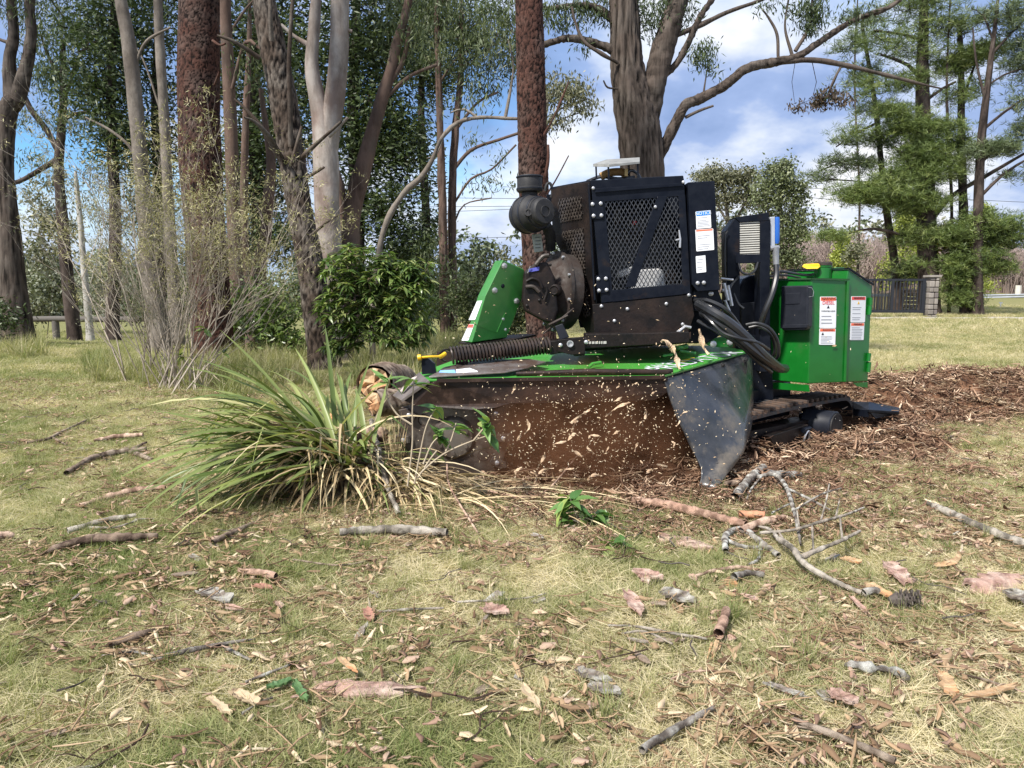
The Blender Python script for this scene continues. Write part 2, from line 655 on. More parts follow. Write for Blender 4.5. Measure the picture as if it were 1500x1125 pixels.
for i in range(5):
    a = blades(60, 0.16, 0.05, 0.14, 0.008, 0.1, 1.1, (0.0, 0.55), rng=r1, seg=2)
    b = blades(60, 0.18, 0.07, 0.18, 0.008, 0.7, 1.5, (0.55, 1.0), rng=r1, seg=2)
    mid.append(proto('sward', *merge([a, b]), M_blade))
tall = []
for i in range(4):
    a = blades(60, 0.07, 0.12, 0.34, 0.006, 0.05, 0.7, (0.0, 0.9), rng=r1, seg=3, curl=0.6)
    tall.append(proto('tussock', a[0], a[1], a[2], M_blade))


def frustum_points(n, y0, y1, rng, k=0.80, extra=0.6):
    """Points spread evenly over the ground between two distances."""
    y = np.sqrt(rng.uniform(0, 1, n) * (y1 ** 2 - y0 ** 2) + y0 ** 2)
    x = rng.uniform(-1, 1, n) * (y * k + extra)
    return x, y


def green_noise(x, y):
    g = 0.55 * mn.noise(Vector((x * 0.9, y * 0.9, 9))) + 0.55 * mn.noise(Vector((x * 3.4, y * 3.4, 5)))
    g += 0.10 if x < 0 else -0.02
    return g


def lay(n, y0, y1, protos, rng, smin, smax, name, label, keep=None, cat='grass'):
    x, y = frustum_points(n, y0, y1, rng)
    pts, rot, scl, dry = [], [], [], []
    for a, b in zip(x, y):
        m = mulch_h(a, b) if b < 9 else -1
        if m > 0.012 and rng.random() < 0.985:
            continue
        if 0.9 < a < 60 and 29.9 < b < 32.6:
            continue
        if keep and not keep(a, b):
            continue
        g = green_noise(a, b)
        pts.append((a, b, gh(a, b)))
        rot.append((rng.uniform(-0.12, 0.12), rng.uniform(-0.12, 0.12), rng.uniform(0, 2 * PI)))
        scl.append(rng.uniform(smin, smax))
        dry.append(min(1, max(0, 0.70 - g * 0.85 + (0.12 if b > 8 and a > 0 else 0) + rng.uniform(-0.12, 0.12))))
    return scatter(name, pts, rot, scl, dry, protos, label, cat)


r2 = np.random.default_rng(5)
lay(15000, 1.35, 7.0, near, r2, 0.55, 1.0, 'lawn_grass', 'short green and straw coloured lawn grass around the fallen bark and sticks',
    keep=lambda a, b: green_noise(a, b) > -0.22 + r2.uniform(-0.2, 0.15))
lay(13500, 1.35, 7.5, flat, r2, 0.6, 1.0, 'dry_thatch', 'matted dry straw coloured thatch lying flat between the green lawn grass')
lay(26000, 6.5, 22.0, mid, r2, 0.4, 0.8, 'distant_grass', 'open lawn of greenish and straw coloured grass behind the stump grinder')
lay(9000, 20.0, 48.0, mid, r2, 1.0, 1.7, 'far_grass', 'far pale lawn stretching to the road and the gate')
# rank uncut grass under the trees
x, y = frustum_points(5200, 7.2, 17, r2)
pts, rot, scl, dry = [], [], [], []
for a, b in zip(x, y):
    px = 750 + a / b * F_PX
    d = mn.noise(Vector((a * 0.7, b * 0.7, 1)))
    ok = (330 < px < 640 and 8.4 < b < 14 and d > -0.15) or (120 < px < 420 and 7.4 < b < 11.5 and d > -0.1) or (px < 60 and b > 12) or (560 < px < 800 and 12 < b < 17 and d > -0.2)
    if not ok: continue
    pts.append((a, b, gh(a, b))); rot.append((0, 0, r2.uniform(0, 6.28))); scl.append(r2.uniform(0.6, 1.5)); dry.append(r2.uniform(0.3, 0.85))
scatter('uncut_grass', pts, rot, scl, dry, tall, 'rank uncut grass in tussocks under the trees beyond the lawn', 'grass')
# sparse upright tufts on the lawn in front
x, y = frustum_points(420, 1.7, 7, r2)
pts = [(a, b, gh(a, b)) for a, b in zip(x, y) if mulch_h(a, b) < 0.0]
scatter('lawn_tufts', pts, [(0, 0, r2.uniform(0, 6.28)) for _ in pts], [r2.uniform(0.25, 0.5) for _ in pts], [r2.uniform(0.1, 0.6) for _ in pts], tall,
        'taller green tufts standing out of the mown lawn in front', 'grass')

# ------------------------------------------------------------------ litter nobody could count
def chip_proto(name, n, rad, l0, l1, w0, w1, mt, rng, zspread=0.015, curl=0.3, th=0.002):
    """Flat curved flakes of bark, shavings or leaves lying in a disc (thin but solid: two skins)."""
    Vs, Fs, Ts = [], [], []
    b = 0
    for i in range(n):
        L, w = rng.uniform(l0, l1), rng.uniform(w0, w1)
        c = np.array([rng.normal(0, rad * 0.6), rng.normal(0, rad * 0.6), rng.uniform(0.002, zspread)])
        az, pit, rol = rng.uniform(0, 2 * PI), rng.uniform(-0.35, 0.35), rng.uniform(-0.8, 0.8)
        M = np.array(Matrix.Rotation(az, 3, 'Z') @ Matrix.Rotation(pit, 3, 'Y') @ Matrix.Rotation(rol, 3, 'X'))
        ks = rng.uniform(-curl, curl)
        t = np.array([-0.5, -0.2, 0.15, 0.5])
        prof = np.array([rng.uniform(.2, .8), 1.0, rng.uniform(.5, 1), rng.uniform(.05, .4)]) * w / 2
        wob = rng.uniform(-0.25, 0.25, 4) * w
        top = []
        for s in (-1, 1):
            top.append(np.stack([t * L, s * prof + wob, (t ** 2) * ks * L * 2 - (0.25 * w if s else 0) * 0], 1))
        q = np.stack(top, 1).reshape(-1, 3)
        q2 = q.copy(); q2[:, 2] -= th
        V = np.concatenate([q, q2]) @ M.T + c
        F = [[2 * k, 2 * k + 1, 2 * k + 3, 2 * k + 2] for k in range(3)] + [[8 + 2 * k + 2, 8 + 2 * k + 3, 8 + 2 * k + 1, 8 + 2 * k] for k in range(3)]
        F += [[2 * k, 2 * k + 2, 8 + 2 * k + 2, 8 + 2 * k] for k in range(3)] + [[2 * k + 1, 8 + 2 * k + 1, 8 + 2 * k + 3, 2 * k + 3] for k in range(3)]
        Vs.append(V); Fs.append(np.array(F) + b); Ts.append(np.full(16, rng.random())); b += 16
    return proto(name, np.concatenate(Vs), np.concatenate(Fs), np.concatenate(Ts), mt)


M_lit = leafmat('leaf_litter', (0.12, 0.070, 0.042), (0.34, 0.235, 0.145), (0.56, 0.455, 0.32), rough=0.75, trans=0.0, spec=0.2)
M_shav = leafmat('wood_shavings', (0.085, 0.045, 0.030), (0.29, 0.18, 0.12), (0.68, 0.53, 0.39), rough=0.8, trans=0.0, spec=0.15)
M_pink = leafmat('pink_bark', (0.12, 0.072, 0.05), (0.32, 0.205, 0.15), (0.44, 0.33, 0.255), rough=0.8, trans=0.0, spec=0.15)
rl = np.random.default_rng(21)
lit = [chip_proto('litter', 7, 0.09, 0.02, 0.085, 0.006, 0.024, M_lit, rl) for _ in range(6)]
lit += [chip_proto('litter', 5, 0.09, 0.06, 0.17, 0.003, 0.007, M_lit, rl, 0.03) for _ in range(3)]
lit += [chip_proto('litter', 4, 0.08, 0.025, 0.055, 0.010, 0.026, M_pink, rl, 0.03) for _ in range(2)]
x, y = frustum_points(26000, 1.4, 9.5, rl)
pts, rot, scl, dry = [], [], [], []
for a, b in zip(x, y):
    d = mn.noise(Vector((a * 1.3, b * 1.3, 3)))
    if d + .8 * mn.noise(Vector((a * 4.3, b * 4.3, 8))) < rl.uniform(-0.45, 0.35): continue
    if a < -1.4 and b > 4 and rl.random() < 0.6: continue
    if a > 2.3 and b > 7.6 and rl.random() < 0.8: continue
    pts.append((a, b, surf(a, b) + 0.018)); rot.append((rl.uniform(-0.1, 0.1), rl.uniform(-0.1, 0.1), rl.uniform(0, 6.28)))
    scl.append(rl.uniform(0.55, 1.05)); dry.append(0)
scatter('leaf_litter', pts, rot, scl, dry, lit, 'brown fallen leaves, bark flakes and twigs strewn over the lawn', 'leaf litter')

# soil and shavings thrown up behind and under the machine
M_mulch = mat('ground_up_soil', (0.040, 0.020, 0.012), (0.125, 0.065, 0.038), 22, 0.95, 0.02, 40, spec=0.1, c3=(0.20, 0.11, 0.065), s3=6)
Vm, nxm, nym = [], 230, 130
xs_ = np.linspace(-1.1, 9.3, nxm); ys_ = np.linspace(3.5, 9.6, nym)
for yy in ys_:
    for xx in xs_:
        h = mulch_h(xx, yy)
        Vm.append((xx, yy, gh(xx, yy) + (h if h > 0 else max(-0.05, h * 1.5))))
idx = np.arange(len(Vm)).reshape(nym, nxm)
Fm = np.stack([idx[:-1, :-1], idx[:-1, 1:], idx[1:, 1:], idx[1:, :-1]], -1).reshape(-1, 4)
tag(np_mesh('mulch_heap', Vm, Fm, M_mulch, origin=(2, 5, 0), smooth=True),
    'dark brown heap of ground up soil behind the tracks', 'soil heap', kind='stuff')
shav = [chip_proto('shaving', 22, 0.10, 0.02, 0.09, 0.003, 0.012, M_shav, rl, 0.045, 0.6) for _ in range(5)]
shav += [chip_proto('shaving', 9, 0.10, 0.05, 0.17, 0.006, 0.018, M_shav, rl, 0.05, 0.5) for _ in range(3)]
pts, rot, scl, dry = [], [], [], []
for _ in range(9000):
    a, b = rl.uniform(-1.0, 9.0), rl.uniform(3.6, 9.4)
    h = mulch_h(a, b)
    if h < -0.028 + rl.uniform(-0.004, 0.02): continue
    if mn.noise(Vector((a * 2.1, b * 2.1, 7))) < -0.12 and rl.random() < 0.7: continue
    pts.append((a, b, surf(a, b) + 0.004)); rot.append((rl.uniform(-0.35, 0.35), rl.uniform(-0.35, 0.35), rl.uniform(0, 6.28)))
    scl.append(rl.uniform(0.7, 1.25)); dry.append(0)
scatter('wood_shavings', pts, rot, scl, dry, shav, 'pale wood shavings and shredded roots covering the brown soil heap', 'wood shavings')

# shavings and splinters sprayed over the lawn in front of the machine
pts, rot, scl, dry = [], [], [], []
for _ in range(2600):
    a, b = rl.uniform(-1.3, 3.4), rl.uniform(2.5, 5.2)
    if mulch_h(a, b) > 0: continue
    f = math.exp(-((a - 1.0) / 1.3) ** 2) * min(1, max(0, (b - 2.7) / 1.5)) ** 1.4
    if rl.random() > f * (0.7 + 0.9 * mn.noise(Vector((a * 3, b * 3, 12)))): continue
    pts.append((a, b, surf(a, b) + 0.022)); rot.append((rl.uniform(-0.25, 0.25), rl.uniform(-0.25, 0.25), rl.uniform(0, 6.28)))
    scl.append(rl.uniform(0.6, 1.1)); dry.append(0)
scatter('sprayed_shavings', pts, rot, scl, dry, shav[:3] + [shav[6]], 'thin cover of torn shavings on the lawn in front of the machine', 'wood shavings')

# ================================================================== THE STUMP GRINDER
def ray(px, py):
    u = (px - 750.0) / F_PX; v = (562.5 - py) / F_PX
    return Vector((u, CP + v * SP, -SP + v * CP))


def PL(px, py, pt, n):
    """Point of the plane (pt, n) seen at pixel (px, py)."""
    d = ray(px, py); c = Vector((0, 0, CAM_H))
    return c + d * (n.dot(Vector(pt) - c) / n.dot(d))


def plane(p, d1, d2):
    n = Vector(d1).cross(Vector(d2)).normalized()
    if n.dot(Vector((0, 0, CAM_H)) - Vector(p)) < 0: n = -n
    return (Vector(p), n)


def on(pl, pts):
    return [PL(x, y, *pl) for x, y in pts]


def fr(Y):
    return (Vector((0, Y, 0)), Vector((0, -1, 0)))


black = mat('black_paint', (0.0045, 0.006, 0.011), (0.010, 0.012, 0.018), 14, 0.28, 0.0, coat=0.0, spec=0.12, c3=(0.030, 0.020, 0.015), s3=5, t3=(0.60, 0.78), rough2=0.7)
dirty = mat('soil_caked_black_paint', (0.005, 0.0045, 0.0045), (0.014, 0.009, 0.008), 7, 0.45, 0.002, 40, spec=0.25, c3=(0.036, 0.021, 0.015), s3=4, t3=(0.5, 0.78), rough2=0.85)
browned = mat('soil_covered_steel', (0.012, 0.007, 0.006), (0.034, 0.019, 0.014), 6, 0.45, 0.002, 30, spec=0.3, c3=(0.065, 0.038, 0.027), s3=9, t3=(0.55, 0.72), rough2=0.7)
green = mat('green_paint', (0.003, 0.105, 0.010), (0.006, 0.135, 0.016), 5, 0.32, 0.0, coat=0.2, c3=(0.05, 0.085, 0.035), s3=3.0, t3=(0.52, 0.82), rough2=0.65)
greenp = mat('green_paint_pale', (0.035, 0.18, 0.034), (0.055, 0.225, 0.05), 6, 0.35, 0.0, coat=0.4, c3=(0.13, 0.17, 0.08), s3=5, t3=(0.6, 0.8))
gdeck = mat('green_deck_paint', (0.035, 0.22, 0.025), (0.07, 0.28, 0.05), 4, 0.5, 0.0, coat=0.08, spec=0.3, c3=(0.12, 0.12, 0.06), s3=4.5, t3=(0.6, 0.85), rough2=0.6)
rubber = mat('black_rubber', (0.016, 0.018, 0.022), (0.040, 0.042, 0.048), 7, 0.33, 0.005, 10, coat=0.3, c3=(0.15, 0.125, 0.095), s3=4.2, t3=(0.50, 0.74), rough2=0.7)
rubber2 = mat('hose_rubber', (0.010, 0.011, 0.013), (0.020, 0.020, 0.022), 10, 0.33, 0.0, coat=0.2)
plastic = mat('black_plastic', (0.010, 0.012, 0.018), (0.018, 0.020, 0.028), 12, 0.45, 0.0, spec=0.3)
grime = mat('grimy_grey_plastic', (0.016, 0.016, 0.018), (0.034, 0.033, 0.034), 12, 0.55, 0.001, 60, spec=0.3, c3=(0.065, 0.053, 0.045), s3=7, t3=(0.58, 0.8))
steel = mat('zinc_steel', (0.42, 0.42, 0.43), (0.58, 0.58, 0.60), 20, 0.38, metal=0.7)
alu = mat('cast_aluminium', (0.022, 0.018, 0.016), (0.075, 0.064, 0.056), 14, 0.5, 0.001, 60, metal=0.3, c3=(0.035, 0.022, 0.017), s3=6, t3=(0.42, 0.6), rough2=0.85)
silverp = mat('pale_grey_plate', (0.20, 0.20, 0.19), (0.32, 0.32, 0.30), 12, 0.5, metal=0.2, c3=(0.42, 0.16, 0.09), s3=3, t3=(0.60, 0.66))
fins = mat('radiator_fins', (0.62, 0.60, 0.54), (0.50, 0.49, 0.45), 10, 0.5, metal=0.2)
white = mat('white_vinyl', (0.72, 0.74, 0.78), (0.80, 0.81, 0.83), 5, 0.4)
orange = mat('orange_print', (0.85, 0.16, 0.07))
redp = mat('red_print', (0.75, 0.03, 0.04))
bluep = mat('blue_print', (0.02, 0.22, 0.66))
inkm = mat('black_print', (0.025, 0.025, 0.035))
greyink = mat('grey_print', (0.30, 0.31, 0.35))
yellow = mat('yellow_plastic', (0.74, 0.42, 0.01), (0.80, 0.50, 0.02), 12, 0.4)
blue = mat('blue_filter', (0.015, 0.10, 0.42), (0.02, 0.12, 0.46), 9, 0.35)
whiteT = mat('white_poly_tank', (0.80, 0.80, 0.81), (0.86, 0.86, 0.85), 9, 0.5)
dark_in = mat('dark_engine', (0.012, 0.012, 0.014), (0.05, 0.05, 0.052), 12, 0.5, 0.004, 30)
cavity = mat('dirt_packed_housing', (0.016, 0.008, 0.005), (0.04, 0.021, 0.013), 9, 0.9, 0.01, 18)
cutter = mat('worn_cutter_steel', (0.055, 0.042, 0.036), (0.13, 0.10, 0.085), 4, 0.38, 0.001, 30, metal=0.5, c3=(0.16, 0.14, 0.12), s3=3)

GRP = empty('stump_grinder', (1.2, 4.8, gh(1.2, 4.8)),
            'green and black tracked stump grinder chewing into a stump in a cloud of chips', 'stump grinder')


def part(name, mb, m, parent=None, **k):
    return mb.build(name, m, parent or GRP, **k)


def plate(name, pl, pts, th, m, parent=None, **k):
    """Plate on a plane, thickness th running away from the camera."""
    p, n = pl
    return part(name, MB().prism(on(pl, pts), n * -th), m, parent, **k)


def clip_poly(poly, p, d):
    """Spans of the line p + t d inside the 2-D polygon."""
    ts = []
    nrm = (-d[1], d[0])
    for i in range(len(poly)):
        a, b = poly[i], poly[(i + 1) % len(poly)]
        da = (a[0] - p[0]) * nrm[0] + (a[1] - p[1]) * nrm[1]
        db = (b[0] - p[0]) * nrm[0] + (b[1] - p[1]) * nrm[1]
        if (da > 0) != (db > 0):
            s = da / (da - db)
            x, y = a[0] + (b[0] - a[0]) * s, a[1] + (b[1] - a[1]) * s
            ts.append((x - p[0]) * d[0] + (y - p[1]) * d[1])
    ts.sort()
    return [(ts[i], ts[i + 1]) for i in range(0, len(ts) - 1, 2)]


def lattice(pl, pts, m, parent, ux, pitch=0.027, slope=1.7, w=0.0045, name='expanded_mesh'):
    """Expanded metal: two families of crossing strands cut to the opening."""
    p0, n = pl
    ux = Vector(ux).normalized(); uy = n.cross(ux).normalized()
    if uy.z < 0: uy = -uy
    W = on(pl, pts)
    o = W[0]
    q = [((a - o).dot(ux), (a - o).dot(uy)) for a in W]
    x0, x1 = min(a[0] for a in q), max(a[0] for a in q)
    y0, y1 = min(a[1] for a in q), max(a[1] for a in q)
    mb = MB()
    for s in (1, -1):
        l = math.hypot(1, slope); d = (1 / l, s * slope / l)
        x = x0 - (y1 - y0) / slope - pitch
        while x < x1 + (y1 - y0) / slope + pitch:
            p = (x, y0 if s > 0 else y1)
            for t0, t1 in clip_poly(q, p, d):
                if t1 - t0 < 0.004: continue
                A = o + ux * (p[0] + d[0] * t0) + uy * (p[1] + d[1] * t0)
                B = o + ux * (p[0] + d[0] * t1) + uy * (p[1] + d[1] * t1)
                k = n * (0.0015 * s)
                mb.bar(A + k, B + k, w, 0.004, up=n)
            x += pitch
    ob = part(name, mb, m, parent)
    ob['kind'] = 'stuff'
    return ob


def bolts(pl, pts, parent, r=0.008, m=None, name='bolt', h=0.008):
    p, n = pl
    first = None
    for x, y in pts:
        c = PL(x, y, p, n)
        if first is None:
            first = part(name, MB().lathe(c - n * 0.002, n, [(r * 1.25, 0), (r * 1.25, 0.003), (r, 0.0035), (r, h), (r * 0.6, h + 0.002)], 8), m or steel, parent)
            c0 = c
        else:
            b = first.copy(); b.name = name; COL.objects.link(b)
            b.location = c - c0


def font_obj(fc, parent):
    """Lettering as a plain mesh object."""
    tmp = bpy.data.objects.new('tmp', fc); COL.objects.link(tmp)
    dg = bpy.context.evaluated_depsgraph_get()
    me = bpy.data.meshes.new_from_object(tmp.evaluated_get(dg))
    bpy.data.objects.remove(tmp)
    o = bpy.data.objects.new('lettering', me); COL.objects.link(o); o.parent = parent
    return o


def text(s, pl, px, py, hpx, m, parent, right, name='lettering', squeeze=1.0, lift=0.0045, shear=0):
    """Raised flat lettering on a plane; px, py = left end of the base line; hpx = letter height in pixels."""
    p, n = pl
    o0 = PL(px, py, p, n)
    ux = Vector(right); ux = (ux - n * ux.dot(n)).normalized()
    uy = n.cross(ux).normalized()
    h = (PL(px, py - hpx, p, n) - o0).length
    fc = bpy.data.curves.new(name, 'FONT')
    fc.body = s; fc.size = h / 0.70; fc.extrude = 0.0004
    fc.shear = shear
    fc.materials.append(m)
    o = font_obj(fc, parent)
    M = Matrix((ux * squeeze, uy, n)).transposed().to_4x4()
    M.translation = o0 + n * lift - org(parent)
    o.matrix_local = M
    o['_org'] = parent['_org']
    return o


def sticker(pl, c, header=None, htext=None, lines=8, parent=None, body=True, hfrac=0.16, hcol_text=None, label=None, skip=0.1, extra=None):
    """Printed vinyl sticker; c = pixel corners tl, tr, br, bl on the plane."""
    p, n = pl
    W = on(pl, c)
    f = lambda u, v: (W[0] * (1 - u) + W[1] * u) * (1 - v) + (W[3] * (1 - u) + W[2] * u) * v
    def quad(u0, v0, u1, v1, lift):
        return [f(u0, v0) + n * lift, f(u1, v0) + n * lift, f(u1, v1) + n * lift, f(u0, v1) + n * lift]
    st = part('sticker', MB().prism([f(0.04, 0) + n * .003, f(0.96, 0) + n * .003, f(1, 0.02) + n * .003, f(1, 0.98) + n * .003, f(0.96, 1) + n * .003, f(0.04, 1) + n * .003, f(0, 0.98) + n * .003, f(0, 0.02) + n * .003], n * -0.002), white, parent)
    if label: st['label'] = label
    if header:
        part('header_band', MB().prism(quad(0.04, 0.02, 0.96, hfrac, 0.0038), n * -0.0006), header, st)
    if htext:
        w = (W[1] - W[0]).length; hh = (W[3] - W[0]).length * hfrac
        fc = bpy.data.curves.new('lettering', 'FONT'); fc.body = htext; fc.size = hh * 0.95; fc.extrude = 0.0003
        fc.align_x = 'CENTER'
        fc.materials.append(hcol_text or inkm)
        o = font_obj(fc, st)
        ux = (W[1] - W[0]).normalized(); uy = n.cross(ux).normalized()
        M = Matrix((ux, uy, n)).transposed().to_4x4()
        M.translation = f(0.5, hfrac * 0.80) + n * 0.0045 - org(st)
        o.matrix_local = M; o['_org'] = st['_org']
    mb = MB()
    v = hfrac + skip
    rr = random.Random(len(c) + lines + int(c[0][0]))
    while v < 0.93 and lines:
        if rr.random() < 0.85:
            e = rr.uniform(0.6, 0.92)
            mb.prism(quad(0.1, v, e, v + 0.32 / (lines + 2), 0.0036), n * -0.0005)
        v += (1 - hfrac) / (lines + 1)
    if lines:
        o = part('fine_print', mb, greyink, st); o['kind'] = 'stuff'
    if extra: extra(st, f, n)
    return st


def word(st, f, n, s, u, v, size, m):
    fc = bpy.data.curves.new('lettering', 'FONT'); fc.body = s; fc.size = size; fc.extrude = 0.0003; fc.align_x = 'CENTER'
    fc.materials.append(m)
    o = font_obj(fc, st)
    ux = (f(1, v) - f(0, v)).normalized(); uy = n.cross(ux).normalized()
    M = Matrix((ux, uy, n)).transposed().to_4x4()
    M.translation = f(u, v) + n * 0.0045 - org(st)
    o.matrix_local = M; o['_org'] = st['_org']


def tri_mark(st, f, n, u, v, s, m):
    c = f(u, v) + n * 0.0042
    ux = (f(1, v) - f(0, v)).normalized(); uy = n.cross(ux).normalized()
    part('hazard_symbol', MB().prism([c - ux * s, c + ux * s, c + uy * s * 1.7], n * -0.0006), m, st)


# ---- undercarriage: frame axes
AX, BX, ZX = Vector((0.745, 0.667, 0)), Vector((0.667, -0.745, 0)), Vector((0, 0, 1))
O = Vector((1.475, 4.54, 0))
C = lambda a, b, z: O + AX * a + BX * b + ZX * z


def track(b_out, parent):
    """Rubber crawler track; b_out = its outer edge on the sideways axis."""
    a0, a1, zc, r = 0.02, 1.33, 0.145, 0.18
    path = []
    for i in range(15):
        t = -PI / 2 + PI * i / 14
        path.append((a1 + math.cos(t) * r, zc + math.sin(t) * r))
    for i in range(1, 20):
        path.append((a1 + (a0 - a1) * i / 20, zc + r + 0.010 * math.sin(i / 20 * PI)))
    for i in range(15):
        t = PI / 2 + PI * i / 14
        path.append((a0 + math.cos(t) * r, zc + math.sin(t) * r))
    for i in range(1, 20):
        path.append((a0 + (a1 - a0) * i / 20, zc - r))
    n = len(path)
    mb = MB()
    vs, fs = [], []
    for i, (a, z) in enumerate(path):
        pa, pz = path[(i + 1) % n]; qa, qz = path[i - 1]
        ta, tz = pa - qa, pz - qz
        l = math.hypot(ta, tz); na, nz_ = tz / l, -ta / l
        vs += [C(a, b_out, z), C(a, b_out - 0.23, z), C(a - na * 0.022, b_out - 0.23, z - nz_ * 0.022), C(a - na * 0.022, b_out, z - nz_ * 0.022)]
    for i in range(n):
        j = (i + 1) % n
        for k in range(4):
            fs.append((i * 4 + k, j * 4 + k, j * 4 + (k + 1) % 4, i * 4 + (k + 1) % 4))
    mb.add(vs, fs)
    tr = part('track', mb, mat('track_rubber', (0.014, 0.014, 0.017), (0.035, 0.035, 0.04), 12, 0.55, c3=(0.10, 0.055, 0.035), s3=9, t3=(0.5, 0.62), rough2=0.9), parent)
    # tread lugs: short bars across the belt
    lugm = mat('track_lug_rubber', (0.05, 0.035, 0.028), (0.12, 0.07, 0.045), 10, 0.85, c3=(0.03, 0.03, 0.033), s3=12, t3=(0.5, 0.56))
    lm = None
    step = 0.075
    a = a0
    while a < a1 + 0.02:
        for dz, up in ((zc + r + 0.012, 1), (zc - r - 0.012, -1)):
            zz_ = dz + 0.010 * math.sin((a1 - a) / (a1 - a0) * PI) * (up > 0)
            p, q_ = C(a, b_out - 0.004, zz_), C(a + 0.03, b_out - 0.225, zz_)
            if lm is None:
                lm = part('lug', MB().bar(p, q_, 0.030, 0.026), lugm, tr, bevel=0.004, seg=1); p0 = p
            else:
                o = lm.copy(); o.name = 'lug'; COL.objects.link(o); o.location = p - p0
        a += step
    for i in range(9):
        t = -PI / 2 + PI * (i + 0.5) / 9
        p, q_ = C(a1 + math.cos(t) * (r + .01), b_out - 0.004, zc + math.sin(t) * (r + .01)), C(a1 + math.cos(t) * (r + .01), b_out - 0.225, zc + math.sin(t) * (r + .01))
        part('lug', MB().bar(p, q_, 0.030, 0.022, up=(AX * math.cos(t) + ZX * math.sin(t))), lugm, tr)
    # drive sprocket with teeth
    mb = MB()
    sc, sr = C(1.02, 0, 0.17), 0.115
    pts = []
    for i in range(48):
        a = 2 * PI * i / 48
        rr = sr + (0.02 if i % 4 in (0, 1) else 0.0)
        pts.append(sc + BX * (b_out - 0.10) + AX * (math.cos(a) * rr) + ZX * (math.sin(a) * rr))
    part('sprocket', mb.prism(pts, BX * -0.03), black, tr)
    hub = part('drive_motor', MB().lathe(C(0.985, b_out + 0.10, 0.165), -BX, [(0.098, 0.0), (0.104, 0.006), (0.104, 0.16), (0.12, 0.19), (0.12, 0.2)], 28), plastic, tr, smooth=True)
    part('hub_cap', MB().lathe(C(0.985, b_out + 0.105, 0.165), BX, [(0.09, -0.006), (0.09, 0.004), (0.082, 0.004), (0.082, 0.001), (0.0, 0.001)], 28), grime, hub, smooth=True)
    for a in (0.6, 2.0, 3.6, 5.2):
        part('cap_bolt', MB().lathe(C(0.985 + 0.06 * math.cos(a), b_out + 0.106, 0.165 + 0.06 * math.sin(a)), BX, [(0.006, 0), (0.005, 0.004)], 8), black, hub)
    part('idler_wheel', MB().lathe(C(a0 + 0.02, b_out - 0.07, zc), -BX, [(0.08, 0), (0.15, 0.01), (0.15, 0.08), (0.08, 0.09)], 24), dirty, tr, smooth=True)
    fr_ = MB().prism([C(0.05, b_out - 0.05, 0.12), C(0.95, b_out - 0.05, 0.10), C(0.95, b_out - 0.05, 0.20), C(0.05, b_out - 0.05, 0.22)], BX * -0.13)
    part('track_beam', fr_, dirty, tr)
    for a in (0.2, 0.4, 0.6):
        part('roller', MB().lathe(C(a, b_out - 0.06, 0.06), -BX, [(0.03, 0), (0.065, 0.01), (0.065, 0.10), (0.03, 0.11)], 16), dirty, tr, smooth=True)
    return tr


track(0.0, GRP)
track(-0.72, GRP)
part('chassis_frame', MB().prism([C(-0.1, -0.25, 0.2), C(1.0, -0.25, 0.2), C(1.0, -0.25, 0.44), C(-0.1, -0.25, 0.42)], BX * -0.46), black, bevel=0.006)
part('cross_beam', MB().box(C(0.85, -0.36, 0.40), (0.5, 0.10, 0.12), Matrix.Rotation(math.atan2(AX.y, AX.x), 3, 'Z')), black, bevel=0.005)
tb = part('step_bracket', MB().prism([C(.20, 0.03, .185), C(.72, 0.03, .20), C(.76, 0.03, .10), C(.74, 0.03, .045), C(.34, 0.03, .04)], BX * -0.05), dirty, bevel=0.004)
ringp = [C(.655 + 0.032 * math.cos(t), 0.055 + .01 * math.sin(t), .115 + 0.052 * math.sin(t)) for t in np.linspace(-PI, PI, 20)]
part('tie_ring', MB().tube(ringp, 0.007, 6, cap=False), steel, tb, smooth=True)
part('ring_lug', MB().tube([C(.61, 0.05, .175), C(.70, 0.05, .178)], 0.018, 10), black, tb, smooth=True)
# rear levelling blade
bl = [P(1272, 588, 5.35), P(1318, 597, 5.5), P(1317, 603, 5.3), P(1272, 600, 5.15)]
rb = part('rear_blade', MB().prism(bl, (0, 0, -0.02)), black, bevel=0.003)
part('blade_arm', MB().prism([P(1249, 588, 5.45), P(1273, 589, 5.35), P(1273, 601, 5.2), P(1250, 599, 5.35)], (0, 0, -0.05)), black, rb)
part('blade_face', MB().prism([P(1272, 601, 5.16), P(1317, 604, 5.3), P(1310, 607, 5.34), P(1283, 613, 5.2)], (0.01, 0.04, -0.01)), black, rb)

# ---- fuel tank
K = P(1189, 409, 5.0)
plM = plane(K, (0.95, 0.31, 0), (-0.012, 0, 1))
M1 = PL(1241, 410, *plM)
plR = plane(M1, (0.86, 0.50, 0), (-0.012, 0, 1))
EX = Vector((-0.667, 0.745, 0))
plL = plane(K, EX, (-0.012, 0, 1))
end = on(plM, [(1184, 562), (1189, 409), (1241, 410)]) + on(plR, [(1243, 394.5), (1277.5, 418), (1271.5, 558.6), (1236, 560)])
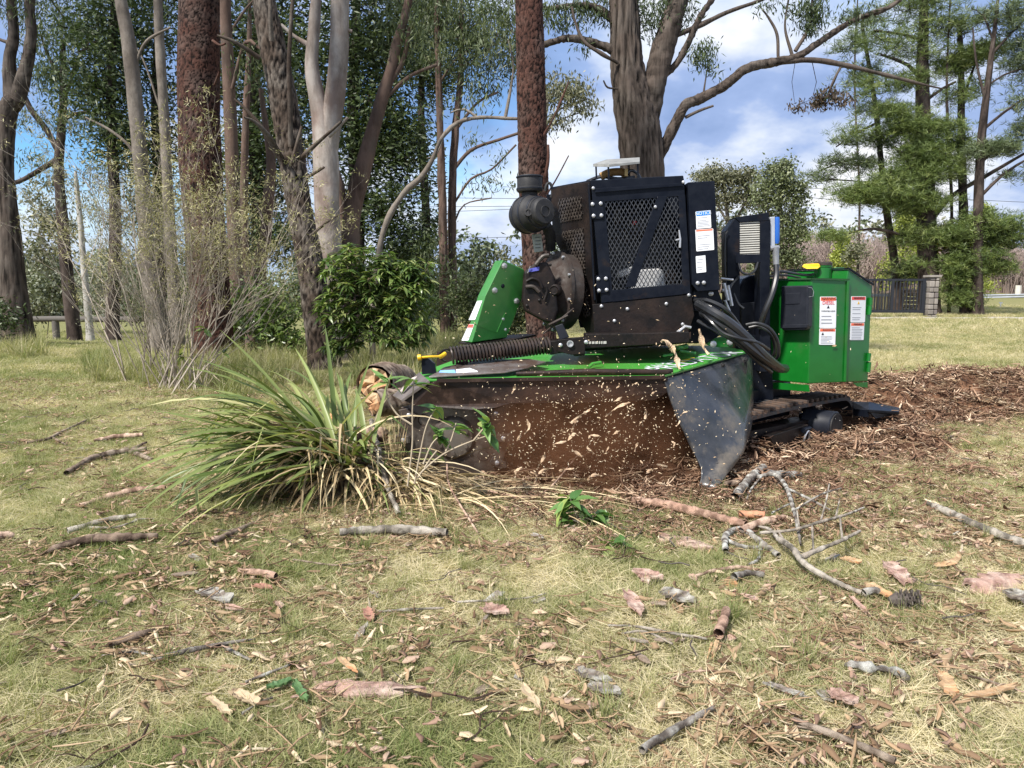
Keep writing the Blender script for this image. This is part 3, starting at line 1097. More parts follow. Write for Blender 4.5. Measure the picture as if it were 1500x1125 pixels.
# lower body and raised rear compartment share the end wall
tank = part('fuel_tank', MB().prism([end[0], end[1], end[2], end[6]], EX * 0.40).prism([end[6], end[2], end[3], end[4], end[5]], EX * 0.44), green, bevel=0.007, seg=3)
part('lid_edge', MB().bar(end[3] + Vector((0, -.006, .004)), end[4] + Vector((0.006, -.006, .004)), 0.012, 0.01).bar(end[3] + Vector((0, -.006, .004)), end[3] + EX * 0.44 + Vector((0, -.006, .004)), 0.012, 0.01), black, tank)
part('rim_strip', MB().bar(end[1] + Vector((-.004, -.006, .003)), end[2] + Vector((0.01, -.006, .003)), 0.01, 0.009).bar(end[1] + Vector((-.004, -.006, .003)), end[1] + EX * 0.40 + Vector((0, -.006, .003)), 0.01, 0.009), mat('dark_green_edge', (0.01, 0.05, 0.01)), tank)
part('weld_seam', MB().bar(PL(1241.5, 412, *plR) + Vector((0, -.008, 0)), PL(1236.5, 559, *plR) + Vector((0, -.008, 0)), 0.018, 0.012, up=(0, 1, 0)), green, tank, bevel=0.003)
part('bottom_flange', MB().prism(on(plL, [(1127, 560), (1184.5, 564), (1186, 574), (1128, 569)]), (0.01, 0.015, 0)).prism(on(plR, [(1250, 561), (1271, 560), (1271, 568), (1256, 566)]), (0.0, 0.015, 0)), green, tank)
for y0, y1 in ((436, 447), (448, 461), (517, 529), (530, 545)):
    part('hinge', MB().tube([PL(1274.0 - (y0 > 447) * 1 - (y0 > 500) * 1, y0, *plR) + Vector((0, -.014, 0)), PL(1273.6 - (y0 > 447) * 2 - (y0 > 500) * 1, y1, *plR) + Vector((0, -.014, 0))], 0.014, 8), green, tank, smooth=True)
nb = P(1205, 406, 5.2)
nk = part('filler_neck', MB().lathe(nb - Vector((0, 0, .02)), (0, 0, 1), [(0.058, 0), (0.058, 0.085), (0.062, 0.09), (0.062, 0.098)], 22), green, tank, smooth=True)
part('filler_cap', MB().lathe(nb + Vector((0, 0, .078)), (0, 0, 1), [(0.055, 0), (0.06, 0.003), (0.06, 0.02), (0.05, 0.026), (0.02, 0.028)], 22), alu, tank, smooth=True)
yb = P(1188, 391, 5.15)
part('tie_down_tab', MB().prism([P(1175, 391, 5.2), P(1178, 387, 5.2), P(1200, 386, 5.12), P(1202, 391, 5.12), P(1198, 394, 5.12), P(1182, 394, 5.15)], (0.02, 0.06, 0.004)), yellow, tank, bevel=0.006)
part('hose_clamp', MB().lathe(P(1226, 395.5, 5.25), (1, .2, 0), [(0.018, -.03), (0.018, .05)], 12), green, tank, smooth=True)
def x1(st, f, n):
    word(st, f, n, 'DIESEL', 0.5, 0.245, 0.034, redp)
    word(st, f, n, 'COMBUSTIBLE LIQUID', 0.5, 0.475, 0.0115, inkm)
    tri_mark(st, f, n, 0.5, 0.37, 0.012, inkm)
    tri_mark(st, f, n, 0.24, 0.105, 0.006, inkm)
sticker(plM, [(1201, 434.5), (1225, 434.5), (1224, 480.5), (1200, 480.5)], orange, ' WARNING', 7, tank, hfrac=0.13, label='tall white warning sticker headed DIESEL', skip=0.48, extra=x1)
def x2(st, f, n): tri_mark(st, f, n, 0.2, 0.4, 0.011, inkm); tri_mark(st, f, n, 0.22, 0.12, 0.005, inkm)
sticker(plM, [(1200, 481.2), (1223.8, 481.2), (1223, 505), (1199.5, 505)], orange, ' WARNING', 9, tank, hfrac=0.18, label='small warning sticker below the diesel sticker', skip=0.3, extra=x2)
def x3(st, f, n): tri_mark(st, f, n, 0.5, 0.30, 0.012, yellow); tri_mark(st, f, n, 0.24, 0.105, 0.006, inkm)
sticker(plR, [(1246.5, 434), (1268, 434), (1266.5, 472), (1245.5, 472)], mat('red_band', (0.80, 0.07, 0.06)), ' WARNING', 10, tank, hfrac=0.14, label='warning sticker with a yellow symbol beside the hinges', skip=0.28, extra=x3)
sticker(plR, [(1245.5, 472.8), (1265.8, 472.8), (1264.5, 498), (1244.5, 498)], orange, ' WARNING', 8, tank, hfrac=0.17, label='small warning sticker nearest the lower hinge')
# document box on the tank's left wall
db = on((plL[0] + plL[1] * 0.075, plL[1]), [(1144, 419), (1184, 418), (1183, 478), (1179, 484), (1146, 484), (1142, 478)])
bx_ = part('document_box', MB().prism(db, plL[1] * -0.07), plastic, bevel=0.01, seg=3)
part('lid_panel', MB().prism(on((plL[0] + plL[1] * 0.079, plL[1]), [(1150, 430), (1172, 429), (1171, 445), (1150, 446)]), plL[1] * -0.006), plastic, bx_, bevel=0.002)
part('latch_ledge', MB().prism(on((plL[0] + plL[1] * 0.082, plL[1]), [(1143, 476), (1183, 475), (1182, 480), (1143, 481)]), plL[1] * -0.02), plastic, bx_, bevel=0.002)
part('wire_loop', MB().tube([P(1184, 421, 4.92), P(1189, 421.5, 4.9), P(1192, 427, 4.9), P(1191, 434, 4.9), P(1185, 435, 4.92)], 0.0016, 5), steel, bx_)
# orange chip stuck on the tank
part('stuck_chip', MB().prism(on((plM[0] + plM[1] * 0.012, plM[1]), [(1219, 507), (1224, 505), (1226, 506), (1223, 508)]), plM[1] * -0.004), mat('fresh_wood', (0.50, 0.32, 0.17), (0.62, 0.45, 0.28), 30, 0.8), tank)

# ---- radiator tower between engine and tank
f0 = fr(5.02)
tw = plate('radiator_tower', f0, [(1064, 337), (1077, 319), (1084, 319), (1084, 470), (1066, 470)], 0.13, black, bevel=0.005)
plate('tower_crossbar', (f0[0] + Vector((0, -.006, 0)), f0[1]), [(1076, 318.5), (1126, 311), (1127, 323), (1084, 326)], 0.14, black, tw, bevel=0.003)
plate('tower_post', (f0[0] + Vector((0, -.004, 0)), f0[1]), [(1113.5, 322), (1128, 321), (1128.5, 545), (1113, 545)], 0.12, black, tw, bevel=0.004)
plate('tower_crossbar', (f0[0] + Vector((0, -.006, 0)), f0[1]), [(1077, 373), (1115, 372), (1115, 385), (1077, 386)], 0.05, black, tw, bevel=0.003)
rad = plate('radiator', (f0[0] + Vector((0, .05, 0)), f0[1]), [(1083, 322), (1114, 320), (1114, 374), (1083, 375)], 0.06, mat('radiator_core', (0.05, 0.05, 0.05)), tw)
for i in range(15):
    y = 326.5 + i * 3.35
    part('fin', MB().bar(P(1083, y + 0.4, 5.03), P(1114, y - 0.9, 5.03), 0.010, 0.0085, up=(0, 0, 1)), fins, rad)
plate('engine_hood', fr(5.2), [(1080, 425), (1090, 408), (1100, 403), (1113, 402), (1113, 560), (1076, 560)], 0.4, black, bevel=0.02)
plate('side_panel', fr(5.16), [(1086, 444), (1112, 442), (1112, 500), (1086, 500)], 0.03, plastic, bevel=0.004)
part('swing_post', MB().prism(on(fr(5.1), [(1100, 490), (1130, 495), (1134, 590), (1098, 590)]), (0, 0.3, 0)), black, bevel=0.01)
flt = part('oil_filter', MB().tube([P(1138, 357, 5.05), P(1138.3, 352, 5.05), P(1138.3, 322, 5.05), P(1138.5, 318, 5.05)], [0.012, 0.0175, 0.0175, 0.014], 14), blue, smooth=True)
part('filter_head', MB().prism(on(fr(5.04), [(1128.5, 318), (1135.5, 317), (1135.5, 361), (1128.5, 362)]), (0, 0.06, 0)), mat('pale_metal', (0.42, 0.45, 0.50), (0.5, 0.53, 0.58), 9, 0.4, metal=0.4), bevel=0.004)
part('hose_fitting', MB().tube([P(1136, 362, 5.03), P(1137, 392, 5.03)], [0.024, 0.018], 10).tube([P(1128, 364, 5.03), P(1141, 363, 5.03)], 0.018, 8), mat('grey_fitting', (0.25, 0.26, 0.28), (0.36, 0.37, 0.39), 9, 0.4, metal=0.5), smooth=True)
def curve(pts, k=6):
    """Catmull-Rom through pixel-depth points."""
    W = [P(*p) if len(p) == 3 and not isinstance(p, Vector) else Vector(p) for p in pts]
    W = [W[0] * 2 - W[1]] + W + [W[-1] * 2 - W[-2]]
    out = []
    for i in range(1, len(W) - 2):
        p0, p1, p2, p3 = W[i - 1:i + 3]
        for j in range(k):
            t = j / k
            out.append(0.5 * ((2 * p1) + (p2 - p0) * t + (2 * p0 - 5 * p1 + 4 * p2 - p3) * t * t + (3 * p1 - p0 - 3 * p2 + p3) * t ** 3))
    out.append(W[-2])
    return out


def hose(pts, r, m=None, name='hydraulic_hose', parent=None):
    return part(name, MB().tube(curve(pts), r, 9), m or rubber2, parent, smooth=True)


hose([(1137, 388, 5.0), (1137, 405, 4.98), (1131, 430, 4.95), (1120, 458, 4.95), (1113, 480, 5.0)], 0.020)
hose([(1022, 445, 4.62), (1045, 458, 4.5), (1070, 474, 4.45), (1095, 496, 4.45), (1118, 520, 4.5), (1140, 538, 4.65), (1150, 540, 4.8)], 0.030)
hose([(1028, 458, 4.6), (1050, 470, 4.5), (1075, 490, 4.45), (1100, 511, 4.45), (1128, 532, 4.55), (1148, 541, 4.75)], 0.024)
hose([(1020, 450, 4.65), (1040, 470, 4.5), (1060, 488, 4.45), (1085, 496, 4.42), (1110, 502, 4.45), (1126, 512, 4.55)], 0.011)
hose([(1022, 470, 4.65), (1050, 486, 4.55), (1080, 503, 4.5), (1108, 528, 4.5), (1130, 545, 4.6)], 0.012)
hose([(1093, 476, 4.75), (1110, 474, 4.72), (1128, 482, 4.7), (1139, 500, 4.72), (1140, 520, 4.75), (1134, 528, 4.8)], 0.012)
hose([(1097, 480, 4.8), (1112, 478, 4.78), (1127, 487, 4.75), (1134, 502, 4.78), (1134, 518, 4.8), (1128, 526, 4.85)], 0.010)
hose([(1018, 440, 4.7), (1035, 440, 4.6), (1055, 448, 4.55), (1070, 460, 4.55), (1085, 480, 4.6)], 0.014)
hose([(1082, 386, 5.0), (1086, 398, 4.98), (1096, 402, 4.98), (1106, 396, 5.0), (1110, 384, 5.02)], 0.0075, name='cable')
hose([(1130, 401, 5.1), (1145, 398, 5.1), (1160, 400, 5.15), (1180, 403, 5.2), (1192, 402, 5.2)], 0.010, name='cable')
hose([(1128, 405, 5.08), (1150, 403, 5.1), (1172, 407, 5.15)], 0.008, name='cable')
hose([(1066, 430, 5.0), (1062, 395, 5.0), (1062, 350, 5.0), (1066, 338, 5.0)], 0.005, name='cable')
for (a, b, r) in (((1060, 415), (1066, 440), .014), ((1066, 418), (1072, 448), .012), ((1058, 425), (1069, 427), .010), ((1056, 408), (1074, 410), .008), ((1062, 440), (1071, 462), .010)):
    part('valve_fitting', MB().tube([P(*a, 4.85), P(*b, 4.85)], r, 8), steel, smooth=True)
hose([(1055, 470, 4.9), (1062, 440, 4.9), (1070, 420, 4.92), (1082, 405, 5.0)], 0.009)
hose([(1075, 430, 4.9), (1082, 445, 4.88), (1090, 452, 4.86)], 0.007, name='cable')

# ---- engine enclosure with mesh door
F = fr(4.70)
back = Vector((0, 0.66, 0))
encl = part('engine_enclosure', MB()
            .prism(on(F, [(864, 264), (1001, 257), (1003, 268), (866, 277)]), back)
            .prism([P(1006, 268, 4.705), P(1012, 440, 4.705), P(1012, 440, 5.36), P(1006, 268, 5.36)], (0.012, 0, 0))
            .prism(on(fr(5.34), [(800, 285), (1010, 270), (1010, 478), (850, 480)]), (0, 0.015, 0)), black, bevel=0.004)
roofL = on(F, [(864, 264)])[0]
part('roof_panel', MB().prism([roofL, P(806, 274.5, 5.0), P(812, 277, 5.3), P(870, 270, 5.34)], (0, 0, -0.012)), black, encl)
part('swing_frame', MB().prism(on(fr(4.84), [(866, 470), (1020, 440), (1056, 452), (1064, 486), (1036, 503), (868, 504)]), (0, 0.4, 0)), black, encl, bevel=0.01)
part('lower_panel', MB().prism(on(fr(4.69), [(868, 446), (1013, 431), (1017, 462), (1006, 493), (940, 499), (871, 497)]), (0, 0.02, 0)), dirty, encl, bevel=0.003)
bolts(fr(4.688), [(881, 448.5), (919, 452.5), (976, 445), (1009, 432), (900, 470), (1000, 475)], encl, 0.009)
door = part('mesh_door', MB()
            .prism(on(fr(4.685), [(867, 276), (1003, 267), (1003.3, 287), (868, 297)]), (0, 0.022, 0))
            .prism(on(fr(4.6855), [(868, 296), (886, 295), (897, 424), (899, 442), (881, 444)]), (0, 0.022, 0))
            .prism(on(fr(4.6845), [(993.5, 286), (1004, 285), (1012, 430), (1001, 431)]), (0, 0.022, 0))
            .prism(on(fr(4.6850), [(896, 425), (1001, 415.5), (1001.5, 431.5), (898, 442.5)]), (0, 0.0215, 0))
            .prism(on(fr(4.6835), [(963, 288), (978, 287), (930, 420), (916, 421.5)]), (0, 0.022, 0)), black, bevel=0.003)
lattice(fr(4.694), [(885, 294), (994, 287), (1001, 417), (897, 426)], mat('expanded_metal', (0.008, 0.008, 0.010), (0.05, 0.05, 0.05), 40, 0.25, coat=0.5), door, (1, 0, 0.07), pitch=0.0262, slope=1.75, w=0.0048)
part('top_lip', MB().bar(P(871, 281, 4.675), P(1000, 271, 4.675), 0.01, 0.008), black, door)
part('door_handle', MB().prism(on(fr(4.67), [(994, 337), (996, 337), (998, 350), (997.5, 363), (994.5, 363), (995, 350)]), (0, 0.012, 0)).bar(P(989.5, 352, 4.67), P(995, 350.5, 4.67), 0.012, 0.01), steel, door, bevel=0.002)
for pts in ([(865, 294), (884, 294), (885, 320.5), (867, 321)], [(872.5, 404), (891, 403), (893, 428.5), (875, 430)]):
    h = part('hinge_plate', MB().prism(on(fr(4.676), pts), (0, 0.012, 0)), black, door, bevel=0.002)
bolts(fr(4.674), [(868, 299), (880, 298), (869.5, 316), (881, 315.5), (876.5, 408.5), (887.5, 408), (877.5, 425.5), (888.5, 424.5)], door, 0.0095)
bolts(fr(4.68), [(869, 275.5), (1001, 266.5), (960, 303)], encl, 0.008)
# left, angled face
plA = plane(P(862, 267, 4.7), (-0.59, 0.81, -0.04), P(862, 267, 4.7) - P(873, 440, 4.7))
lf = plate('angled_side_panel', plA, [(807, 275), (863, 266), (873, 440), (877, 494), (862, 494), (846, 462), (834, 410), (826, 378), (809, 345)], 0.012, dirty, bevel=0.003)
plA2 = (plA[0] + plA[1] * 0.007, plA[1])
mp_ = mat('dusty_expanded_metal', (0.02, 0.015, 0.013), (0.085, 0.07, 0.06), 30, 0.35, coat=0.3)
lattice(plA2, [(817, 292), (850, 287), (853, 320), (820, 326)], mp_, lf, (0.59, -0.81, 0.04), pitch=0.027, slope=1.6, w=0.006)
lattice(plA2, [(822, 340), (854, 334), (857, 400), (864, 462), (855, 466), (845, 410), (838, 380)], mp_, lf, (0.59, -0.81, 0.04), pitch=0.027, slope=1.6, w=0.006)
part('frame_strip', MB().bar(PL(862, 270, *plA2), PL(871, 440, *plA2), 0.01, 0.03, up=(0, 1, 0)), black, lf, bevel=0.002)
part('lifting_eye', MB().tube([P(804 + 5 * math.cos(t), 280 + 12 * math.sin(t), 5.0) for t in np.linspace(-PI, 0.9, 14)], 0.010, 8), grime, smooth=True)
bolts(plA2, [(838.5, 418.5), (840.5, 435.5), (836, 461), (851, 433), (834, 376)], lf, 0.0105)
# right control panel
rp = plate('control_panel', fr(4.66), [(1007.5, 267), (1047, 265), (1054.5, 425), (1022, 427), (1014, 417)], 0.30, black, bevel=0.004)
f3 = fr(4.66)
sticker(f3, [(1019, 310), (1040.5, 308), (1041.8, 333.5), (1020, 335.3)], bluep, 'NOTICE', 8, rp, hfrac=0.27, hcol_text=white, label='white sticker with a blue NOTICE band')
sticker(f3, [(1018.3, 336.5), (1044.6, 334.6), (1046, 366), (1020, 368.3)], orange, None, 8, rp, hfrac=0.09, label='square white sticker with a thin orange band')
sticker(f3, [(1019, 375.5), (1033, 374), (1034.3, 398.5), (1020.2, 400)], None, None, 5, rp, hfrac=0.1, label='small plain white sticker')
bolts(fr(4.655), [(1022, 414.5), (1031, 414)], rp, 0.010)
bolts(fr(4.668), [(1001.5, 267)], rp, 0.007)
part('support_bracket', MB().prism(on(fr(4.72), [(1016, 425), (1052, 424), (1062, 452), (1040, 458), (1015, 455)]), (0, 0.1, 0)), black, rp, bevel=0.004)
part('pivot_pin', MB().lathe(P(1041, 430, 4.72), (0, -1, 0), [(0.016, -.01), (0.016, 0.01), (0.01, 0.014)], 14), steel, rp, smooth=True)
# what shows through the mesh
part('engine_block', MB().prism(on(fr(5.1), [(895, 330), (985, 325), (992, 430), (895, 436)]), (0, 0.2, 0)).lathe(P(935, 330, 5.05), (0, -1, 0.1), [(0.08, 0), (0.08, 0.1), (0.03, 0.12)], 18), dark_in, encl, bevel=0.01)
part('coolant_bottle', MB().prism(on(fr(4.86), [(929, 402), (935, 395), (968, 393), (973, 398), (975, 422), (926, 426)]), (0, 0.12, 0)), whiteT, encl, bevel=0.012, seg=3)
part('coolant_bottle', MB().prism(on(fr(4.9), [(906, 398), (926, 390), (930, 396), (922, 401), (908, 407)]), (0, 0.08, 0)), whiteT, encl, bevel=0.006)
part('rocker_cover', MB().prism(on(fr(4.95), [(901, 305), (909, 303), (912, 325), (907, 330), (900, 328)]), (0, 0.05, 0)), alu, encl, bevel=0.006)
part('filter_bowl', MB().lathe(P(983, 408, 4.9), (0, 0, 1), [(0.03, -.06), (0.036, -.05), (0.036, 0.03), (0.025, 0.05)], 16), alu, encl, smooth=True)
part('oil_cap', MB().lathe(P(929, 327, 4.9), (0, -1, 0.3), [(0.012, 0), (0.012, 0.02)], 10), redp, encl, smooth=True)
part('injector_line', MB().tube(curve([(885, 352, 4.95), (900, 349, 4.93), (920, 352, 4.93), (940, 345, 4.95), (975, 350, 4.95)]), 0.007, 6).tube(curve([(905, 335, 4.95), (930, 343, 4.93), (955, 330, 4.95), (985, 333, 4.95)]), 0.006, 6), alu, encl, smooth=True)

# ---- on top: rain guard over the exhaust
tg = part('exhaust_guard', MB().prism([P(869, 240, 4.78), P(888, 233.5, 5.0), P(937, 230.5, 5.0), P(937, 236.5, 4.8), P(892, 241, 4.72)], (0, 0, -0.006))
          .prism([P(869, 240, 4.78), P(892, 241, 4.72), P(892, 244.5, 4.72), P(869, 243.8, 4.78)], (0, .006, 0)).prism([P(892, 241, 4.72), P(937, 236.5, 4.8), P(937, 239.5, 4.8), P(892, 244.5, 4.72)], (0, .006, 0)), silverp)
for x, y, Y in ((873, 243, 4.79), (891, 243, 4.74), (934, 238, 4.81), (921, 238, 4.98)):
    part('guard_leg', MB().bar(P(x, y, Y), P(x + 0.8, 263, Y), 0.010, 0.010), black, tg)
part('air_duct', MB().tube(curve([(880, 259, 4.9), (893, 253, 4.9), (910, 252, 4.9), (918, 256, 4.9)]), 0.026, 10), mat('ochre_rubber', (0.30, 0.17, 0.05), (0.22, 0.12, 0.04), 8, 0.7), tg, smooth=True)
part('hose_coil', MB().tube(curve([(915, 258, 4.88), (924, 250, 4.88), (933, 254, 4.88), (938, 262, 4.88)]), 0.010, 7).tube(curve([(860, 266, 4.95), (880, 259, 4.9), (905, 262, 4.9), (930, 260, 4.9)]), 0.012, 7), rubber2, tg, smooth=True)
part('duct_bracket', MB().box(P(917, 253, 4.86), (0.02, 0.02, 0.045)), mat('brass', (0.4, 0.27, 0.10), metal=0.5, rough=0.4), tg)

# ---- air cleaner
a0 = P(797, 309.5, 4.68); axv = (P(757, 318, 4.92) - a0)
al = axv.length; axv.normalize()
ac = part('air_cleaner', MB().lathe(a0, axv, [(0.030, -0.012), (0.074, -0.010), (0.084, 0.0), (0.086, 0.03), (0.092, 0.032), (0.098, 0.06), (0.110, 0.10), (0.116, 0.11), (0.116, al * 0.62), (0.108, al * 0.72), (0.095, al * 0.85), (0.060, al), (0.02, al + 0.01)], 32), grime, smooth=True)
part('end_ring', MB().lathe(a0 - axv * 0.013, -axv, [(0.036, -.002), (0.036, 0.006), (0.030, 0.006), (0.030, 0.0), (0.0, 0.0)], 24), grime, ac, smooth=True)
part('side_boss', MB().lathe(P(774, 311, 4.66), Vector((-0.15, -1, 0.1)), [(0.030, -.05), (0.026, 0.0), (0.024, 0.008), (0.016, 0.008), (0.015, 0.003)], 20), grime, ac, smooth=True)
part('dust_valve', MB().lathe(a0 + axv * al, axv, [(0.02, 0), (0.024, 0.02), (0.016, 0.045)], 14), mat('red_brown_rubber', (0.10, 0.055, 0.045), rough=0.7), ac, smooth=True)
for t in (0.11, 0.045, al * 0.62):
    part('clamp_band', MB().lathe(a0 + axv * t, axv, [(0.119 if t > 0.05 else 0.098, 0), (0.121 if t > 0.05 else 0.1, 0.002), (0.121 if t > 0.05 else 0.1, 0.012), (0.119 if t > 0.05 else 0.098, 0.014)], 32), plastic, ac, smooth=True)
cp_ = P(776, 284, 4.82)
up_ = Vector((-0.02, 0, 1)).normalized()
part('pre_cleaner', MB().lathe(cp_, up_, [(0.05, -0.03), (0.05, 0.005), (0.078, 0.012), (0.084, 0.022), (0.084, 0.036), (0.080, 0.040), (0.080, 0.104), (0.076, 0.112), (0.03, 0.113)], 28), grime, ac, smooth=True)
for t in (0.03, 0.104):
    part('clamp_band', MB().lathe(cp_ + up_ * t, up_, [(0.083, -.004), (0.086, -.003), (0.086, .003), (0.083, .004)], 28), plastic, ac, smooth=True)
part('bracket_box', MB().prism(on(fr(4.88), [(779, 343), (793, 342), (796, 368), (783, 370)]), (0, 0.05, 0)), mat('grey_green_metal', (0.22, 0.24, 0.20), (0.32, 0.33, 0.29), 14, 0.6), ac, bevel=0.004)
for y in (348, 353, 358, 363):
    part('slot', MB().bar(P(784, y, 4.877), P(792, y - 0.6, 4.877), 0.006, 0.004), mat('slot_shadow', (0.08, 0.085, 0.08)), ac)
hose([(800, 330, 4.85), (806, 345, 4.9), (806, 365, 4.95)], 0.035, grime, 'intake_hose', ac)

# ---- gearbox / flywheel housing on the left of the engine
gA = Vector((-0.93, -0.36, 0.05)).normalized()
g0 = P(812, 427, 4.86)
gb = part('bell_housing', MB().lathe(g0, gA, [(0.02, -0.10), (0.245, -0.095), (0.250, -0.05), (0.250, -0.025), (0.262, -0.02), (0.262, 0.0), (0.235, 0.004), (0.21, 0.03), (0.185, 0.06), (0.15, 0.085), (0.13, 0.11), (0.12, 0.12)], 40), alu, smooth=True)
side = gA.cross(Vector((0, 0, 1))).normalized(); upg = side.cross(gA)
for i in range(10):
    a = 2 * PI * i / 10 + 0.2
    d = side * math.cos(a) + upg * math.sin(a)
    part('rib', MB().prism([g0 + d * 0.225, g0 + d * 0.20 + gA * 0.035, g0 + d * 0.135 + gA * 0.115, g0 + d * 0.10 + gA * 0.09], d.cross(gA) * 0.012), alu, gb)
    part('housing_bolt', MB().lathe(g0 + d * 0.248, gA, [(0.010, 0), (0.010, 0.014), (0.006, 0.016)], 8), steel, gb)
part('clutch_cover', MB().lathe(g0 + gA * 0.115 + Vector((0, 0, .02)), gA, [(0.13, 0), (0.135, 0.01), (0.13, 0.05), (0.09, 0.075), (0.085, 0.12), (0.05, 0.13)], 28), dirty, gb, smooth=True)
part('gearbox_case', MB().prism(on(fr(4.60), [(767, 398), (782, 386), (802, 383), (812, 405), (818, 455), (812, 475), (796, 471), (768, 456), (764, 440)]), (0, 0.36, 0)), dirty, gb, bevel=0.018, seg=3)
part('gearbox_label', MB().prism(on(fr(4.593), [(774, 394), (790, 390.5), (790, 396), (774, 399)]), (0, 0.003, 0)), mat('blue_violet_label', (0.08, 0.09, 0.42)), gb)
for pts, r in (([(771, 412), (780, 408), (790, 412), (794, 422)], .010), ([(770, 420), (781, 420), (790, 428)], .012), ([(785, 388), (795, 376), (804, 374)], .014), ([(797, 440), (801, 428), (800, 420)], .008)):
    part('oil_line', MB().tube(curve([(x, y, 4.585) for x, y in pts]), r, 8), dirty if r < .012 else alu, gb, smooth=True)
part('boss', MB().lathe(P(812, 425, 4.60), (-0.3, -1, 0), [(0.04, -.05), (0.036, 0), (0.026, 0.01), (0.02, 0.004)], 18), dirty, gb, smooth=True)
bolts(fr(4.595), [(775, 420), (800, 430), (806, 388), (772, 448), (790, 440)], gb, 0.008, dirty)
part('stud', MB().tube([P(773, 400, 4.59), P(777, 390, 4.58)], 0.003, 5), steel, gb)

# ---- green belt guard
q0 = P(712, 433, 4.52)
plG = plane(q0, (0.80, 0.60, 0.02), (0.30, 0.06, 1))
gpts = [(736.5, 380.5), (768, 394.7), (770, 422.7), (742.7, 494.7), (690.7, 502), (710.7, 433.3)]
gf = on(plG, gpts)
offg = P(700, 433.5, 4.62) - gf[5]
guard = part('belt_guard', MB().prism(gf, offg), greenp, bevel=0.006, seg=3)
bolts(plG, [(738.5, 389.5), (724.5, 425.5), (756.5, 441)], guard, 0.016, h=0.014)
bolts(plG, [(737, 467.5), (740.5, 483)], guard, 0.009)
bolts(plG, [(736.5, 419)], guard, 0.011, black)
part('pressed_crease', MB().bar(PL(695, 475, *plG) + plG[1] * .001, PL(728, 487, *plG) + plG[1] * .001, 0.004, 0.004, up=plG[1]).bar(PL(728, 487, *plG) + plG[1] * .001, PL(740, 458, *plG) + plG[1] * .001, 0.004, 0.004, up=plG[1]), greenp, guard)
plG2 = plane(gf[5], offg, gf[4] - gf[5])
sticker(plG2, [(699.5, 441), (707, 440.5), (696.5, 468.5), (687, 469)], None, None, 7, guard, hfrac=0.05, label='pale sticker on the upper edge of the guard')
sticker(plG2, [(687.5, 475), (695, 475), (686.5, 499), (676.5, 499)], mat('red_band2', (0.75, 0.10, 0.07)), None, 5, guard, hfrac=0.22, label='sticker with a red band at the foot of the guard')
part('guard_foot', MB().prism([P(672, 501, 4.62), P(690, 503.5, 4.5), P(752, 497, 4.65), P(785, 490, 4.8), P(770, 489, 4.85), P(740, 491, 4.8)], (0, 0, -0.012)), dirty, guard)

# ---- arm, spring and brackets over the deck
ar = part('boom_arm', MB().prism(on(fr(4.42), [(800, 500), (858, 495), (858, 489), (940, 488), (1010, 486), (1010, 502), (905, 508), (857, 511), (857, 521), (841, 522), (838, 514), (806, 520)]), (0, 0.14, 0)), dirty, bevel=0.005)
part('clevis', MB().prism(on(fr(4.40), [(817, 498), (850, 494), (857, 498), (857, 518), (838, 520), (817, 515)]), (0, 0.03, 0)), dirty, ar, bevel=0.003)
part('clevis_ring', MB().lathe(P(835, 503.5, 4.395), (0, -1, 0), [(0.020, 0), (0.020, 0.01), (0.014, 0.01), (0.014, 0.002), (0, 0.002)], 18), steel, ar, smooth=True)
bolts(fr(4.396), [(821, 505.5), (858.5, 501)], ar, 0.010)
part('pitman_bracket', MB().prism(on(fr(4.46), [(813, 478), (824, 474), (834, 494), (820, 498)]), (0, 0.02, 0)), plastic, ar, bevel=0.003)
part('gas_strut', MB().tube([P(804, 476, 4.5), P(832, 462, 4.5)], 0.008, 8).tube([P(796, 489, 4.5), P(818, 470, 4.52), P(840, 452, 4.6)], 0.006, 6), alu, ar, smooth=True)
part('deck_crossrail', MB().prism([P(800, 497, 4.7), P(1012, 482, 4.75), P(1012, 496, 4.6), P(800, 512, 4.55)], (0, 0.02, -0.03)), dirty, ar)
part('rod_end', MB().tube([P(960, 494, 4.5), P(985, 490, 4.5)], 0.008, 8).tube([P(990, 489, 4.5), P(1004, 478, 4.5), P(1012, 480, 4.5)], 0.010, 8), steel, ar, smooth=True)
mbp = MB()
rt = random.Random(3)
xx = 854
while xx < 886:
    w = rt.uniform(2, 5); mbp.prism(on(fr(4.415), [(xx, 500.5 - (xx - 854) * .02), (xx + w, 500.3 - (xx - 854) * .02), (xx + w, 503.5), (xx, 503.8)]), (0, 0.002, 0)); xx += w + 1.2
part('worn_lettering', mbp, mat('worn_white_print', (0.40, 0.38, 0.36)), ar)
s0, s1 = P(660, 521, 4.33), P(806, 505, 4.45)
dsp = (s1 - s0).normalized(); sx = dsp.orthogonal().normalized(); sy = dsp.cross(sx)
turns, L_ = 30, (s1 - s0).length
hel = []
for i in range(turns * 10 + 1):
    t = i / (turns * 10); a = 2 * PI * turns * t
    rr = 0.048
    hel.append(s0 + dsp * (L_ * t) + (sx * math.cos(a) + sy * math.sin(a)) * rr)
spr = part('tension_spring', MB().tube(hel, 0.0072, 6), mat('spring_steel', (0.035, 0.028, 0.026), (0.085, 0.06, 0.05), 10, 0.4, metal=0.4), smooth=True)
part('spring_hook', MB().tube(curve([(662, 524, 4.31), (661, 515, 4.31), (655, 512, 4.30), (648, 514, 4.30), (644, 521, 4.30), (649, 528, 4.3), (654, 529, 4.3)]), 0.006, 8), dirty, spr, smooth=True)
part('spring_core', MB().tube([s0 + dsp * 0.03, s1], 0.036, 12), dirty, spr, smooth=True)
hk = part('anchor_post', MB().prism(on(fr(4.18), [(618, 548.5), (617, 527), (620, 524), (626, 524), (637, 533), (639, 547)]), (0, 0.04, 0)), black, bevel=0.003)
